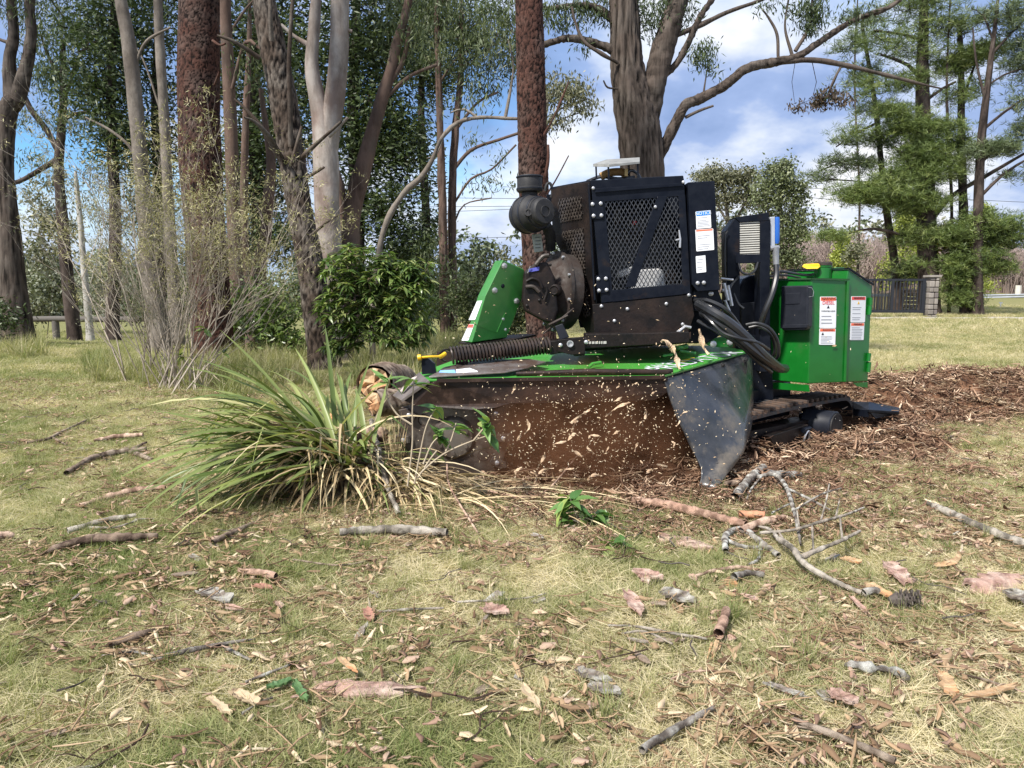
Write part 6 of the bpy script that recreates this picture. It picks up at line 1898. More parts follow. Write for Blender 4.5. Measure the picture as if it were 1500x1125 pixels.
# bare young trees against the sky left of the guard
mbb = MB(); rnd = random.Random(9)
root = empty('bare_sapling', Vector((P(700, 480, 20).x, 20, gh(P(700, 480, 20).x, 20))), 'sparse leafless sapling against the sky left of the upright pine', 'sapling')
for i in range(16):
    a = P(rnd.uniform(685, 735), 480, 20); b = P(rnd.uniform(672, 745), rnd.uniform(355, 400), 20)
    a.z = gh(a.x, a.y)
    mbb.tube([a, a.lerp(b, .5) + Vector((rnd.gauss(0, .1), rnd.gauss(0, .1), 0)), b], [0.016, 0.010, 0.004], 4)
    for _ in range(6):
        q = a.lerp(b, rnd.uniform(.5, 1)); mbb.tube([q, q + Vector((rnd.gauss(0, .2), rnd.gauss(0, .2), rnd.uniform(.1, .4)))], [0.006, 0.003], 3)
mbb.build('stems', B_grey, root)
Vb, Fb, Tb = foliage('ball', [tuple(P(rnd.uniform(675, 740), rnd.uniform(355, 420), 20)) for _ in range(30)], [0.2] * 30, 6, 0.07, 0.04, rt_)
np_mesh('buds', Vb, Fb, L_pale, root, attr={'tint': Tb})['kind'] = 'stuff'

# ---- V: glossy bush; its leaves are single leaves
def leaf_shape(L=0.12, w=0.038, droop=0.25):
    """Lance leaf along +X folded along its midrib."""
    ts = (0, .18, .42, .68, 1.0); ws = (0.08, .75, 1.0, .72, .02)
    vs = []
    for t, k in zip(ts, ws):
        z = -droop * L * t * t
        vs += [(t * L, k * w / 2, z + 0.10 * w * k), (t * L, 0, z - 0.06 * w * k), (t * L, -k * w / 2, z + 0.10 * w * k)]
    fs = []
    for i in range(4):
        for j in range(2):
            a = i * 3 + j; fs.append((a, a + 1, a + 4, a + 3))
    return np.array(vs), np.array(fs)


def leafy(root, tips, leaf_m, L, w, nobj, rng, droop=0.35, per=8, name='leaf', meshes=5, lift=0.5):
    """Rosettes of leaves at branch tips: the nearest ones are objects, the rest one mesh."""
    protos_ = []
    for i in range(meshes):
        V, F = leaf_shape(L * rng.uniform(.8, 1.2), w * rng.uniform(.85, 1.2), droop * rng.uniform(.5, 1.5))
        me = bpy.data.meshes.new(name); me.from_pydata([tuple(v) for v in V], [], [tuple(f) for f in F])
        a = me.attributes.new('tint', 'FLOAT', 'POINT'); a.data.foreach_set('value', np.full(len(V), i / max(1, meshes - 1) * 0.95, dtype=np.float32))
        me.materials.append(leaf_m); me.polygons.foreach_set('use_smooth', [True] * len(me.polygons)); protos_.append((me, V, F, i / max(1, meshes - 1) * .95))
    items = []
    for (c, d) in tips:
        c = Vector(c); d = Vector(d).normalized()
        for k in range(max(2, int(per * rng.uniform(.7, 1.3)))):
            a = rng.uniform(0, 2 * PI); u = d.orthogonal().normalized(); v = d.cross(u)
            o_ = (u * math.cos(a) + v * math.sin(a)) + d * rng.uniform(-0.3, lift + .3)
            o_.normalize()
            X = o_; Yv = Vector((0, 0, 1)).cross(X)
            if Yv.length < .05: Yv = Vector((1, 0, 0))
            Yv.normalize(); Zv = X.cross(Yv)
            M = Matrix((X, Yv, Zv)).transposed() @ Matrix.Rotation(rng.uniform(-.5, .5), 3, 'X')
            items.append((c - d * rng.uniform(0, .04), M, int(rng.integers(0, meshes)), rng.uniform(.65, 1.15)))
    items.sort(key=lambda t: t[0].y)
    o0 = org(root)
    for c, M, k, s in items[:nobj]:
        ob = bpy.data.objects.new(name, protos_[k][0]); COL.objects.link(ob)
        ob.parent = root; ob['_org'] = tuple(o0)
        M4 = (M * s).to_4x4(); M4.translation = c - o0
        ob.matrix_local = M4
    if len(items) > nobj:
        Vs, Fs, Ts, b = [], [], [], 0
        for c, M, k, s in items[nobj:]:
            V = protos_[k][1] @ (np.array(M) * s).T + np.array(c); Vs.append(V); Fs.append(protos_[k][2] + b); Ts.append(np.full(len(V), protos_[k][3])); b += len(V)
        np_mesh('foliage', np.concatenate(Vs), np.concatenate(Fs), leaf_m, root, attr={'tint': np.concatenate(Ts)})['kind'] = 'stuff'


def glossy_bush(px, base, Y, blobs, label, nt, nobj, seed):
    rng = np.random.default_rng(seed); rnd = random.Random(seed)
    if Y is None: Y = G(px, base).y
    g = P(px, base, Y); g.z = gh(g.x, g.y)
    root = empty('glossy_bush', g, label, 'bush')
    mb = MB(); tips = []
    tot = sum(b[2] * b[3] for b in blobs)
    arr = np.array([tuple(g + Vector((rnd.gauss(0, .1), rnd.gauss(0, .08), .02))) for _ in range(6)])
    cen = []
    for qx, qy, rx, ry in blobs:
        c = P(qx, qy, Y); sx_, sz_ = rx / F_PX * Y, ry / F_PX * Y
        for _ in range(int(nt * rx * ry / tot)):
            v = Vector((rnd.gauss(0, 1), rnd.gauss(0, 1), rnd.gauss(0, 1))).normalized() * rnd.random() ** .3
            q = c + Vector((v.x * sx_, v.y * 0.7 * max(sx_, sz_), v.z * sz_)); q.z = max(q.z, gh(q.x, q.y) + .08); cen.append(q)
    for c in sorted(cen, key=lambda c: (c - g).length):
        k_ = int(np.argmin(np.linalg.norm(arr - np.array(c), axis=1)))
        s_ = Vector(arr[k_]); ln = (c - s_).length
        path = [s_, s_.lerp(c, .5) + Vector((0, 0, .05 * ln)), c]
        mb.tube(path, [.008 + ln * .003, .006, .004], 4, cap=False)
        d = (c - g); d = d.normalized() + Vector((0, 0, .4)); tips.append((c, d))
        arr = np.concatenate([arr, np.array([tuple(path[1]), tuple(path[2])])])
    mb.build('stems', mat('green_brown_stems', (0.06, 0.05, 0.02), (0.10, 0.08, 0.04), 9), root)['kind'] = 'stuff'
    leafy(root, tips, L_bush, 0.135, 0.042, nobj, rng, droop=0.45, per=9)


glossy_bush(540, 528, 9.6, [(530, 398, 60, 42), (510, 450, 45, 45), (580, 425, 52, 42), (585, 475, 52, 36), (500, 500, 30, 20), (610, 400, 28, 22)], 'bright green glossy leaved bush under the pale gum trunks', 680, 300, 31)

# ---- W: bare twiggy shrub in front of the thick pine
def twiggy(px, py, label, seed, tips_, name='twiggy_shrub', stems=27, thick=0.0085):
    rnd = random.Random(seed)
    g = G(px, py)
    root = empty(name, g, label, 'shrub')
    mb = MB(); ends = []
    def grow(p, d, L, r, lev):
        n_ = 3
        path = [p]
        for i in range(n_):
            d = (d + Vector((rnd.gauss(0, .09), rnd.gauss(0, .09), 0.03))).normalized()
            path.append(path[-1] + d * (L / n_))
        mb.tube(path, [r * (1 - .5 * i / n_) for i in range(n_ + 1)], 4 if lev < 2 else 3, cap=False)
        if lev >= 4 or L < .08:
            ends.append((path[-1], d)); return
        k = rnd.choice((2, 3, 3)) if lev < 3 else rnd.choice((2, 3))
        for _ in range(k):
            i = rnd.randint(1, n_)
            a = Vector((rnd.gauss(0, 1), rnd.gauss(0, .8), rnd.gauss(0.15, .45)))
            nd = (d + a * .42).normalized()
            grow(path[i], nd, L * rnd.uniform(.45, .75), r * .55, lev + 1)
    for s in range(stems):
        tx, ty = rnd.choice(tips_)
        tp = P(tx + rnd.gauss(0, 18), ty + rnd.gauss(0, 14), g.y + rnd.gauss(0, .45))
        b = g + Vector((rnd.gauss(0, .20), rnd.gauss(0, .14), 0))
        d = (tp - b); L = d.length * .60
        grow(b, d.normalized(), L, rnd.uniform(.6, 1.2) * thick, 0)
    o = mb.build('twigs', mat('twig_bark', (0.20, 0.165, 0.13), (0.46, 0.40, 0.33), 3.0, 0.9), root); o['kind'] = 'stuff'
    return root, ends


sh, ends = twiggy(262, 572, 'large bare twiggy shrub with sparse olive tips in front of the thick pine', 4,
                  [(210, 290), (250, 260), (300, 240), (330, 235), (350, 260), (390, 290), (420, 350), (180, 330), (150, 330), (110, 350), (290, 330), (230, 350), (340, 330), (430, 400), (90, 300), (270, 300), (310, 290), (380, 330)])
rngw = np.random.default_rng(8)
hi = [e for e in ends if e[0].z > 1.1 + rngw.uniform(-.6, .3)]
sel = [hi[i] for i in rngw.permutation(len(hi))[:3800]]
Vb, Fb, Tb = foliage('ball', [tuple(e[0]) for e in sel], [0.07] * len(sel), 10, 0.055, 0.0085, rngw)
np_mesh('olive_needles', Vb, Fb, leafmat('olive_needles', (0.17, 0.165, 0.07), (0.36, 0.33, 0.16), (0.54, 0.48, 0.29), trans=0.15), sh, attr={'tint': Tb})['kind'] = 'stuff'
sh2, ends2 = twiggy(215, 562, 'low wispy shrub left of the larger twiggy shrub', 14, [(120, 330), (160, 400), (80, 330), (60, 300), (200, 420), (110, 420), (180, 300), (240, 440)], stems=12, thick=0.010)
e2 = [ends2[i] for i in rngw.permutation(len(ends2))[:1500]]
Vb, Fb, Tb = foliage('ball', [tuple(e[0]) for e in e2], [0.06] * len(e2), 8, 0.045, 0.006, rngw)
np_mesh('fine_leaves', Vb, Fb, L_olive, sh2, attr={'tint': Tb})['kind'] = 'stuff'
# small leafy stems at its foot
def leafy_stems(name, px, py, stems_, label, leaf_m, L, w, nobj, seed, cat='seedling', Y=None, per=6, r=0.006, lm=None, droop=.4):
    rng = np.random.default_rng(seed)
    g = G(px, py) if Y is None else P(px, py, Y)
    root = empty(name, g, label, cat)
    mb = MB(); tips = []
    for st_ in stems_:
        W = [P(x, y, g.y + (z if True else 0)) for x, y, z in st_]
        mb.tube(curve(W, 4), [r * (1 - .5 * i / (4 * (len(W) - 1))) for i in range(4 * (len(W) - 1) + 1)], 6)
        tips.append((W[-1], W[-1] - W[-2]))
    mb.build('stem', lm or mat('pale_stem', (0.30, 0.24, 0.17), (0.45, 0.38, 0.28), 12, 0.8), root)
    leafy(root, tips, leaf_m, L, w, nobj, rng, droop, per)
    return root


leafy_stems('young_plant', 300, 575, [[(300, 575, 0), (305, 530, 0), (300, 480, -.05)], [(300, 570, 0), (320, 540, 0), (328, 515, 0)], [(296, 560, 0), (285, 530, 0), (262, 520, 0)], [(302, 540, 0), (325, 560, -.1), (340, 565, -.1)]],
            'small plant with broad yellowish leaves at the foot of the twiggy shrub', L_bush, 0.13, 0.05, 60, 3, 'plant', per=6)

# ================================================================== FAR THINGS
# rail fence on the left
fz = 30.0
root = empty('rail_fence', (P(120, 480, fz).x, fz, gh(P(120, 480, fz).x, fz)), 'weathered grey log rail fence at the far left edge of the lawn', 'fence')
M_log = bark_mat('weathered_log', (0.12, 0.11, 0.10), (0.30, 0.28, 0.26), (0.22, 0.21, 0.19), 7, (1, 1, 1))
for px in (-60, 83, 230, 372):
    p = P(px, 497, fz); z0 = gh(p.x, p.y); t = P(px, 466, fz).z
    part('post', MB().tube([(p.x, p.y, z0 - .1), (p.x, p.y, t + .05)], 0.14, 10), M_log, root, smooth=True)
for a, b in ((-60, 83), (83, 230), (230, 372)):
    part('rail', MB().tube([P(a, 467 - (a - 83) * .004, fz - .05), P((a + b) / 2, 468, fz - .05), P(b, 467, fz - .05)], 0.115, 10), M_log, root, smooth=True)
# black steel gate and stone pillar
gy = 33.2
gz = lambda px: gh(P(px, 450, gy).x, gy)
root = empty('steel_gate', (P(1310, 455, gy).x, gy, gz(1310)), 'black steel driveway gate of upright bars behind the green tank', 'gate')
gl, gr_, gt, gb_ = P(1238, 409, gy), P(1356, 409, gy), P(1300, 408.5, gy).z, P(1300, 458, gy).z
M_gate = mat('black_gate_paint', (0.012, 0.014, 0.020), rough=0.5)
part('frame', MB().box(((gl.x + gr_.x) / 2, gy, gt - .04), (gr_.x - gl.x, .08, .09)).box(((gl.x + gr_.x) / 2, gy, gb_ + .06), (gr_.x - gl.x, .08, .12))
     .box((gr_.x - .06, gy, (gt + gb_) / 2), (.14, .085, gt - gb_ + .03)).box((P(1307, 430, gy).x, gy, (gt + gb_) / 2), (.11, .085, gt - gb_ - .1)), M_gate, root)
x = gl.x + .1
while x < gr_.x - .15:
    part('bar', MB().box((x, gy, (gt + gb_) / 2), (.045, .03, gt - gb_ - .1)), M_gate, root); x += .158
root = empty('stone_pillar', (P(1364, 458, gy).x, gy, gz(1364)), 'grey stone gate pillar between the gate and the low pine', 'pillar')
ps = [mat('pillar_stone_%d' % i, c, tuple(v * 1.35 for v in c), 3, 0.95) for i, c in enumerate(((.15, .135, .12), (.21, .19, .17), (.12, .105, .10)))]
pl0, pr0 = P(1357.5, 430, gy).x, P(1371, 430, gy).x
zz_ = gz(1364) - .1; row = 0; rp_ = random.Random(4)
top_ = P(1364, 406, gy).z
part('core', MB().box(((pl0 + pr0) / 2, gy + .05, (zz_ + top_) / 2), (pr0 - pl0 - .05, .36, top_ - zz_)), ps[2], root)
while zz_ < top_ - .1:
    h = rp_.uniform(.18, .30); h = min(h, top_ - zz_)
    s = rp_.uniform(.35, .65); xs2 = [pl0, pl0 + (pr0 - pl0) * s, pr0]
    for a, b in zip(xs2, xs2[1:]):
        part('stone', MB().box(((a + b) / 2, gy - .02 + rp_.uniform(-.02, .02), zz_ + h / 2), (b - a - .03, .42, h - .03)), rp_.choice(ps), root, bevel=.02, seg=1)
    zz_ += h
part('cap_stone', MB().box(((pl0 + pr0) / 2, gy, top_ + .04), (pr0 - pl0 + .12, .56, .09)), ps[1], root, bevel=.01)
# rough stone wall and timber seen through the gate
root = empty('stone_wall', (P(1335, 455, 40).x, 40, gh(P(1335, 455, 40).x, 40)), 'rough tan stone wall seen through the gate bars', 'wall')
tanm = [mat('tan_stone_%d' % i, c, tuple(v * 1.25 for v in c), 4, .95) for i, c in enumerate(((.36, .28, .19), (.26, .20, .15), (.42, .34, .24)))]
for r_ in range(6):
    for c_ in range(9):
        p = P(1308 + c_ * 4.9 + (r_ % 2) * 2.4 + rp_.uniform(-.6, .6), 454 - r_ * 5.6, 40)
        if p.z < gh(p.x, 40) - .1: continue
        part('stone', MB().box((p.x, 40 + rp_.uniform(-.08, .08), p.z), (.17 * rp_.uniform(.8, 1.1), .3, .19 * rp_.uniform(.8, 1.05)), Matrix.Rotation(rp_.uniform(-.25, .25), 3, 'Y')), rp_.choice(tanm), root, bevel=.02, seg=1)
root = empty('picket_screen', (P(1285, 455, 40.5).x, 40.5, gh(P(1285, 455, 40.5).x, 40.5)), 'low screen of pale timber palings behind the left half of the gate', 'fence')
for i in range(16):
    p = P(1246 + i * 3.8, 455, 40.5); z0 = gh(p.x, 40.5)
    part('paling', MB().box((p.x, 40.5, z0 + .52), (.105, .04, 1.1)), tanm[i % 3] if i % 3 else tanm[2], root)
part('top_rail', MB().box((P(1275, 430, 40.4).x, 40.45, P(1275, 432.5, 40.4).z), (2.4, .05, .14)), mat('pale_grey_rail', (.35, .38, .42)), root)
# guard rail, yellow marker and posts on the right
root = empty('guard_rail', (P(1460, 440, 60).x, 60, gh(P(1460, 440, 60).x, 60)), 'galvanised road guard rail at the right edge beyond the pines', 'guard rail')
M_galv = mat('galvanised_steel', (.36, .38, .40), (.46, .48, .50), 2, .45, metal=.4)
rzl = P(1426, 435, 60); rzr = P(1560, 432, 60)
part('rail', MB().prism([rzl + Vector((0, 0, .17)), rzl + Vector((0, -.06, .1)), rzl, rzl + Vector((0, -.06, -.1)), rzl + Vector((0, 0, -.17)), rzl + Vector((0, .02, 0))], rzr - rzl), M_galv, root)
for px in (1440, 1464, 1488, 1512, 1540):
    p = P(px, 437, 60.1); part('post', MB().box((p.x, 60.1, (p.z + gh(p.x, 60)) / 2 + .1), (.14, .1, abs(p.z - gh(p.x, 60)) + .4)), M_galv, root)
p = P(1423, 437, 58)
root = empty('marker_sign', (p.x, 58, gh(p.x, 58)), 'small yellow end marker at the left end of the guard rail', 'sign')
part('plate', MB().box((p.x, 58, p.z), (.45, .03, .40)), mat('sign_yellow', (.75, .50, .02)), root); part('post', MB().box((p.x, 58.04, (p.z + gh(p.x, 58)) / 2), (.05, .04, p.z - gh(p.x, 58))), M_galv, root)
p = P(1466, 444, 46)
root = empty('sign_post', (p.x, 46, gh(p.x, 46)), 'thin grey post with a small plate on the grass right of the pines', 'post')
part('post', MB().tube([(p.x, 46, gh(p.x, 46) - .05), (p.x, 46, p.z)], .035, 6), M_galv, root); part('plate', MB().box((p.x, 46, p.z + .02), (.22, .02, .08)), M_galv, root)
p = P(1491, 430, 62)
tag(MB().tube([(p.x, 62, gh(p.x, 62) - .1), (p.x, 62, P(1491, 418, 62).z)], .22, 8).build('bollard', mat('pale_concrete', (.55, .52, .46), (.62, .6, .55), 3)), 'short pale post behind the guard rail near the right edge', 'post')
# power pole and wires
py_ = 70.0
root = empty('power_pole', (P(1121, 440, py_).x, py_, gh(P(1121, 440, py_).x, py_)), 'grey power pole with a cross arm above the radiator tower', 'power pole')
t = P(1121, 262, py_); part('pole', MB().tube([(t.x, py_, gh(t.x, py_)), t], [.24, .17], 10), B_pale, root)
part('cross_arm', MB().bar(P(1111, 291, py_), P(1131, 283, py_), .14, .14), B_pale, root)
part('cross_arm', MB().bar(P(1114, 274, py_), P(1128, 270, py_), .12, .12), B_pale, root)
for i, (a, b, lab) in enumerate((((560, 288), (1112, 286), 'highest wire crossing the sky behind the upright pine'), ((560, 303), (1112, 290), 'second wire down behind the upright pine'), ((560, 313), (1130, 283), 'third wire down behind the upright pine'),
                                 ((560, 351), (1120, 330), 'lowest wire behind the upright pine'), ((1128, 270), (1600, 300), 'upper wire running right from the power pole'), ((1130, 283), (1600, 322), 'middle wire running right from the power pole'), ((1121, 320), (1600, 372), 'lowest wire running right from the power pole'))):
    A, B = P(*a, py_), P(*b, py_)
    mb = MB().tube([A.lerp(B, k / 8) - Vector((0, 0, .25 * math.sin(k / 8 * PI))) for k in range(9)], .028, 4)
    tag(mb.build('power_line', mat('wire', (.05, .055, .07))), lab, 'wire', 'overhead wires')

# ================================================================== FOREGROUND PLANTS AND FALLEN WOOD
L_strap = leafmat('strap_leaf', (0.085, 0.13, 0.035), (0.26, 0.30, 0.10), (0.56, 0.53, 0.28), rough=0.42, trans=0.22, spec=0.4)
L_straw = leafmat('dead_strap_leaf', (0.20, 0.135, 0.075), (0.46, 0.36, 0.22), (0.66, 0.56, 0.38), rough=0.7, trans=0.1, spec=0.2)


def strap(root_p, az, el, L, w, droop, rng, n=9, twist=0.6, kink=None, floor=0.006):
    """One long channelled blade: vertices and quads."""
    p = np.array(root_p, dtype=float); vs = []
    tw = rng.uniform(-twist, twist)
    for i in range(n + 1):
        t = i / n
        e = el - droop * t ** 1.5
        if kink and t > kink: e -= 1.1
        d = np.array([math.cos(az) * math.cos(e), math.sin(az) * math.cos(e), math.sin(e)])
        side = np.array([-math.sin(az), math.cos(az), 0]); nn = np.cross(d, side)
        a = tw * (0.3 + t); s = side * math.cos(a) + nn * math.sin(a); m = np.cross(d, s)
        k = w / 2 * (0.55 + 0.45 * min(1, t * 4)) * (1 - t ** 3) ** 0.8 + 0.0004
        vs += [p + s * k, p - m * k * 0.35, p - s * k]
        p = p + d * (L / n)
        g = surf(p[0], p[1]) + floor
        if p[2] < g: p[2] = g + rng.uniform(0, .006)
    fs = []
    for i in range(n):
        for j in range(2):
            a = i * 3 + j; fs.append((a, a + 1, a + 4, a + 3))
    return np.array(vs), np.array(fs)


def strap_obj(name, V, F, t, m, root):
    np_mesh(name, V, F, m, root, attr={'tint': np.full(len(V), t)}, smooth=True)


def gather(items, name, m, root=None, origin=None, kind='stuff'):
    Vs, Fs, Ts, b = [], [], [], 0
    for V, F, t in items:
        Vs.append(V); Fs.append(F + b); Ts.append(np.full(len(V), t)); b += len(V)
    o = np_mesh(name, np.concatenate(Vs), np.concatenate(Fs), m, root, origin=origin, attr={'tint': np.concatenate(Ts)}, smooth=True)
    if kind: o['kind'] = kind
    return o


# low mound of torn roots the clump and the stump stand on
cm = Vector((P(525, 690, 4.05).x, 4.12, 0))
def mound_z(x, y):
    d2 = ((x - cm.x) / 0.46) ** 2 + ((y - cm.y) / 0.42) ** 2
    return 0.20 * math.exp(-d2 * 1.4) + 0.03 * mn.noise(Vector((x * 9, y * 9, 0))) * math.exp(-d2) - 0.03
Vm = []; nn_ = 60
for j in range(nn_):
    for i in range(nn_):
        x = cm.x - .8 + 1.6 * i / (nn_ - 1); y = cm.y - .75 + 1.5 * j / (nn_ - 1); Vm.append((x, y, gh(x, y) + mound_z(x, y)))
ii = np.arange(nn_ * nn_).reshape(nn_, nn_)
tag(np_mesh('root_mound', Vm, np.stack([ii[:-1, :-1], ii[:-1, 1:], ii[1:, 1:], ii[1:, :-1]], -1).reshape(-1, 4),
            mat('dry_root_soil', (0.06, 0.038, 0.025), (0.20, 0.14, 0.09), 26, 0.95, 0.02, 40, c3=(.30, .22, .14), s3=12), smooth=True), 'low brown mound of torn roots under the strappy green clump', 'soil mound', kind='stuff')

rc5 = np.random.default_rng(55)
croot = P(488, 690, 4.0); croot.z = gh(croot.x, croot.y)
clump = empty('strap_leaf_clump', croot, 'big clump of long green strap leaves leaning left in front of the grinder', 'plant')
its = []
for i in range(235):
    u = rc5.random()
    if u < 0.50: az = rc5.normal(R(186), R(24)); el = rc5.uniform(R(6), R(58)); L = rc5.uniform(.55, 1.0)
    elif u < 0.74: az = rc5.normal(R(216), R(22)); el = rc5.uniform(R(2), R(42)); L = rc5.uniform(.65, 1.12)
    elif u < 0.82: az = rc5.normal(R(150), R(35)); el = rc5.uniform(R(30), R(70)); L = rc5.uniform(.5, .95)
    elif u < 0.87: az = rc5.normal(R(180), R(60)); el = rc5.uniform(R(50), R(82)); L = rc5.uniform(.45, .85)
    else: az = rc5.normal(R(275), R(35)); el = rc5.uniform(R(10), R(55)); L = rc5.uniform(.35, .65)
    rp_ = (croot.x + rc5.normal(0.02, .075), croot.y + rc5.normal(0, .09), croot.z + rc5.uniform(.10, .22))
    V, F = strap(rp_, az, el, L, rc5.uniform(.020, .037), rc5.uniform(.3, 1.5), rc5, kink=(rc5.uniform(.45, .85) if rc5.random() < .14 else None))
    its.append((V, F, min(1, abs(rc5.normal(.38, .33)))))
its.sort(key=lambda k: k[0][:, 1].mean())
for V, F, t in its[:235]: strap_obj('leaf', V, F, t, L_strap, clump)
its = []
for i in range(300):      # dead leaves hanging in the clump
    az = rc5.normal(R(215), R(50)); el = rc5.uniform(R(-10), R(50))
    V, F = strap((croot.x + rc5.normal(.04, .10), croot.y + rc5.normal(-.03, .09), croot.z + rc5.uniform(.08, .24)), az, el, rc5.uniform(.3, .8), rc5.uniform(.007, .015), rc5.uniform(.9, 2.4), rc5, twist=1.4)
    its.append((V, F, rc5.random()))
gather(its, 'dead_leaves', L_straw, clump)

# straw coloured heap of torn leaves between the clump and the cutter wheel
its, itg = [], []
for i in range(720):
    s = rc5.random()
    x0 = P(500, 650, 4.05).x + s * (P(640, 650, 4.05).x - P(500, 650, 4.05).x) + rc5.normal(0, .05)
    y0 = 4.12 - s * .12 + rc5.normal(0, .10)
    z0 = gh(x0, y0) + max(0.03, (0.21 - s * .17) * rc5.uniform(.3, 1.0))
    az = rc5.normal(R(-62), R(34)); el = rc5.normal(R(-6), R(13))
    V, F = strap((x0, y0, z0), az, el, rc5.uniform(.22, .68), rc5.uniform(.006, .016), rc5.uniform(.3, 1.2), rc5, n=7, twist=1.3)
    (itg if rc5.random() < .16 else its).append((V, F, rc5.random()))
for i in range(90):
    a = P(rc5.uniform(560, 800), 735, 3.8)
    V, F = strap((a.x, rc5.uniform(3.55, 4.0), gh(a.x, 3.8) + rc5.uniform(.01, .05)), rc5.normal(R(-10), R(30)), rc5.uniform(0, .3), rc5.uniform(.3, .75), rc5.uniform(.003, .007), rc5.uniform(.2, 1.0), rc5, n=7, twist=1.5)
    its.append((V, F, rc5.uniform(.4, 1)))
for i in range(26):
    a = P(577 + rc5.normal(0, 4), 650, 4.1)
    V, F = strap((a.x, 4.1 + rc5.normal(0, .03), gh(a.x, 4.1) + .02), rc5.uniform(0, 6.28), R(rc5.uniform(76, 90)), rc5.uniform(.26, .40), .007, .1, rc5, n=5)
    its.append((V, F, rc5.uniform(.3, .9)))
heap = empty('torn_leaf_heap', (P(580, 700, 3.9).x, 3.9, gh(-.5, 3.9)), 'straw coloured heap of torn dead strap leaves in front of the cutter wheel', 'leaf heap')
gather(its, 'dead_leaves', L_straw, heap)
gather(itg, 'green_leaves', L_strap, heap)

# small leafy shoots in front of the cutter
L_shoot = leafmat('shoot_leaf', (0.06, 0.145, 0.035), (0.15, 0.26, 0.075), (0.33, 0.40, 0.12), rough=0.38, trans=0.25, spec=0.5)
g = P(612, 706, 3.72)
Ys = 3.62
stems_ = [[(597, 712, 0), (604, 651, 0), (604, 605, 0), (606, 555, 0)], [(603, 622, 0), (581, 606, 0), (566, 578, 0), (571, 552, 0)], [(607, 708, 0), (616, 661, 0), (625, 623, 0), (640, 595, .03)],
          [(612, 700, 0), (622, 687, 0), (653, 663, 0), (694, 645, 0), (722, 636, .02)], [(653, 661, 0), (661, 644, 0), (668, 620, .03)], [(620, 680, 0), (633, 650, .02), (650, 634, .04)], [(694, 645, 0), (708, 628, 0), (716, 618, 0)], [(622, 685, 0), (632, 670, .0), (640, 660, 0)]]
root = empty('leafy_shoot', (g.x, Ys, surf(g.x, Ys)), 'thin pale stemmed shoot with green leaf rosettes in front of the cutter wheel', 'plant')
mb = MB(); tips = []
for st_ in stems_:
    W = [P(x, y, Ys + z) for x, y, z in st_]
    c_ = curve(W, 5); mb.tube(c_, [.0052 * (1 - .45 * i / (len(c_) - 1)) for i in range(len(c_))], 6)
    tips.append((W[-1], W[-1] - W[-2]))
mb.build('stem', mat('pale_stem', (0.30, 0.24, 0.17), (0.45, 0.38, 0.28), 12, 0.8), root, smooth=True)
rs_ = np.random.default_rng(12)
leafy(root, tips[:1], L_shoot, .11, .030, 60, rs_, .5, 10, lift=.3)
leafy(root, tips[1:2], L_shoot, .12, .028, 60, rs_, .3, 7, lift=.6)
leafy(root, tips[2:3] + tips[4:7], L_shoot, .10, .042, 120, rs_, .25, 14, lift=.1)
leafy(root, tips[3:4], L_shoot, .105, .042, 60, rs_, .2, 14, lift=.1)
leafy(root, tips[7:], L_shoot, .09, .018, 9, rs_, .2, 2, lift=.9)
for (px, py, st_, lab, n) in (
        (850, 775, [[(850, 778, 0), (843, 752, 0), (834, 728, 0)], [(850, 778, 0), (865, 765, 0), (872, 752, 0)], [(852, 780, 0), (880, 778, .0), (888, 772, 0)], [(846, 770, 0), (826, 760, 0)], [(850, 774, 0), (848, 758, .05), (852, 744, .05)]], 'wilted bright green leafy twig lying just in front of the dust', 11),
        (905, 812, [[(905, 815, 0), (912, 800, 0), (915, 790, 0)], [(905, 815, 0), (898, 803, 0), (893, 797, 0)]], 'smaller wilted green twig nearer than the larger wilted one', 6),
        (1228, 690, [[(1226, 694, 0), (1228, 682, 0)], [(1224, 694, 0), (1216, 686, 0)]], 'tiny green seedling in the shavings below the track', 4),
        (985, 668, [[(1065, 680, 0), (1068, 674, 0)]], 'tiny seedling at the foot of the rubber curtain', 3)):
    leafy_stems('green_twig', px, py, st_, lab, L_shoot, .105 if py > 700 else .05, .046 if py > 700 else .016, 80, px, 'twig', per=n, r=.004, droop=.6)
mb = MB()

# logs and stump behind the clump
M_splint = mat('splintered_fresh_wood', (0.27, 0.16, 0.08), (0.52, 0.38, 0.23), 18, 0.85, 0.006, 60, stretch=(1, 1, .4), c3=(.50, .25, .12), s3=9)
M_pinkw = bark_mat('pinkish_peeled_wood', (0.18, 0.11, 0.08), (0.58, 0.42, 0.32), (0.44, 0.27, 0.20), 34, (1, 1, 1))
M_brn = bark_mat('brown_stick_bark', (0.06, 0.04, 0.03), (0.25, 0.185, 0.14), (0.36, 0.30, 0.24), 26, (1, 1, 1))
M_lich = bark_mat('lichen_grey_bark', (0.09, 0.075, 0.065), (0.28, 0.25, 0.22), (0.50, 0.50, 0.46), 30, (1, 1, 1), mosaic=22)
M_grw = bark_mat('grey_dead_wood', (0.13, 0.115, 0.095), (0.46, 0.42, 0.36), (0.34, 0.29, 0.24), 40, (1, 1, 1), mosaic=8)


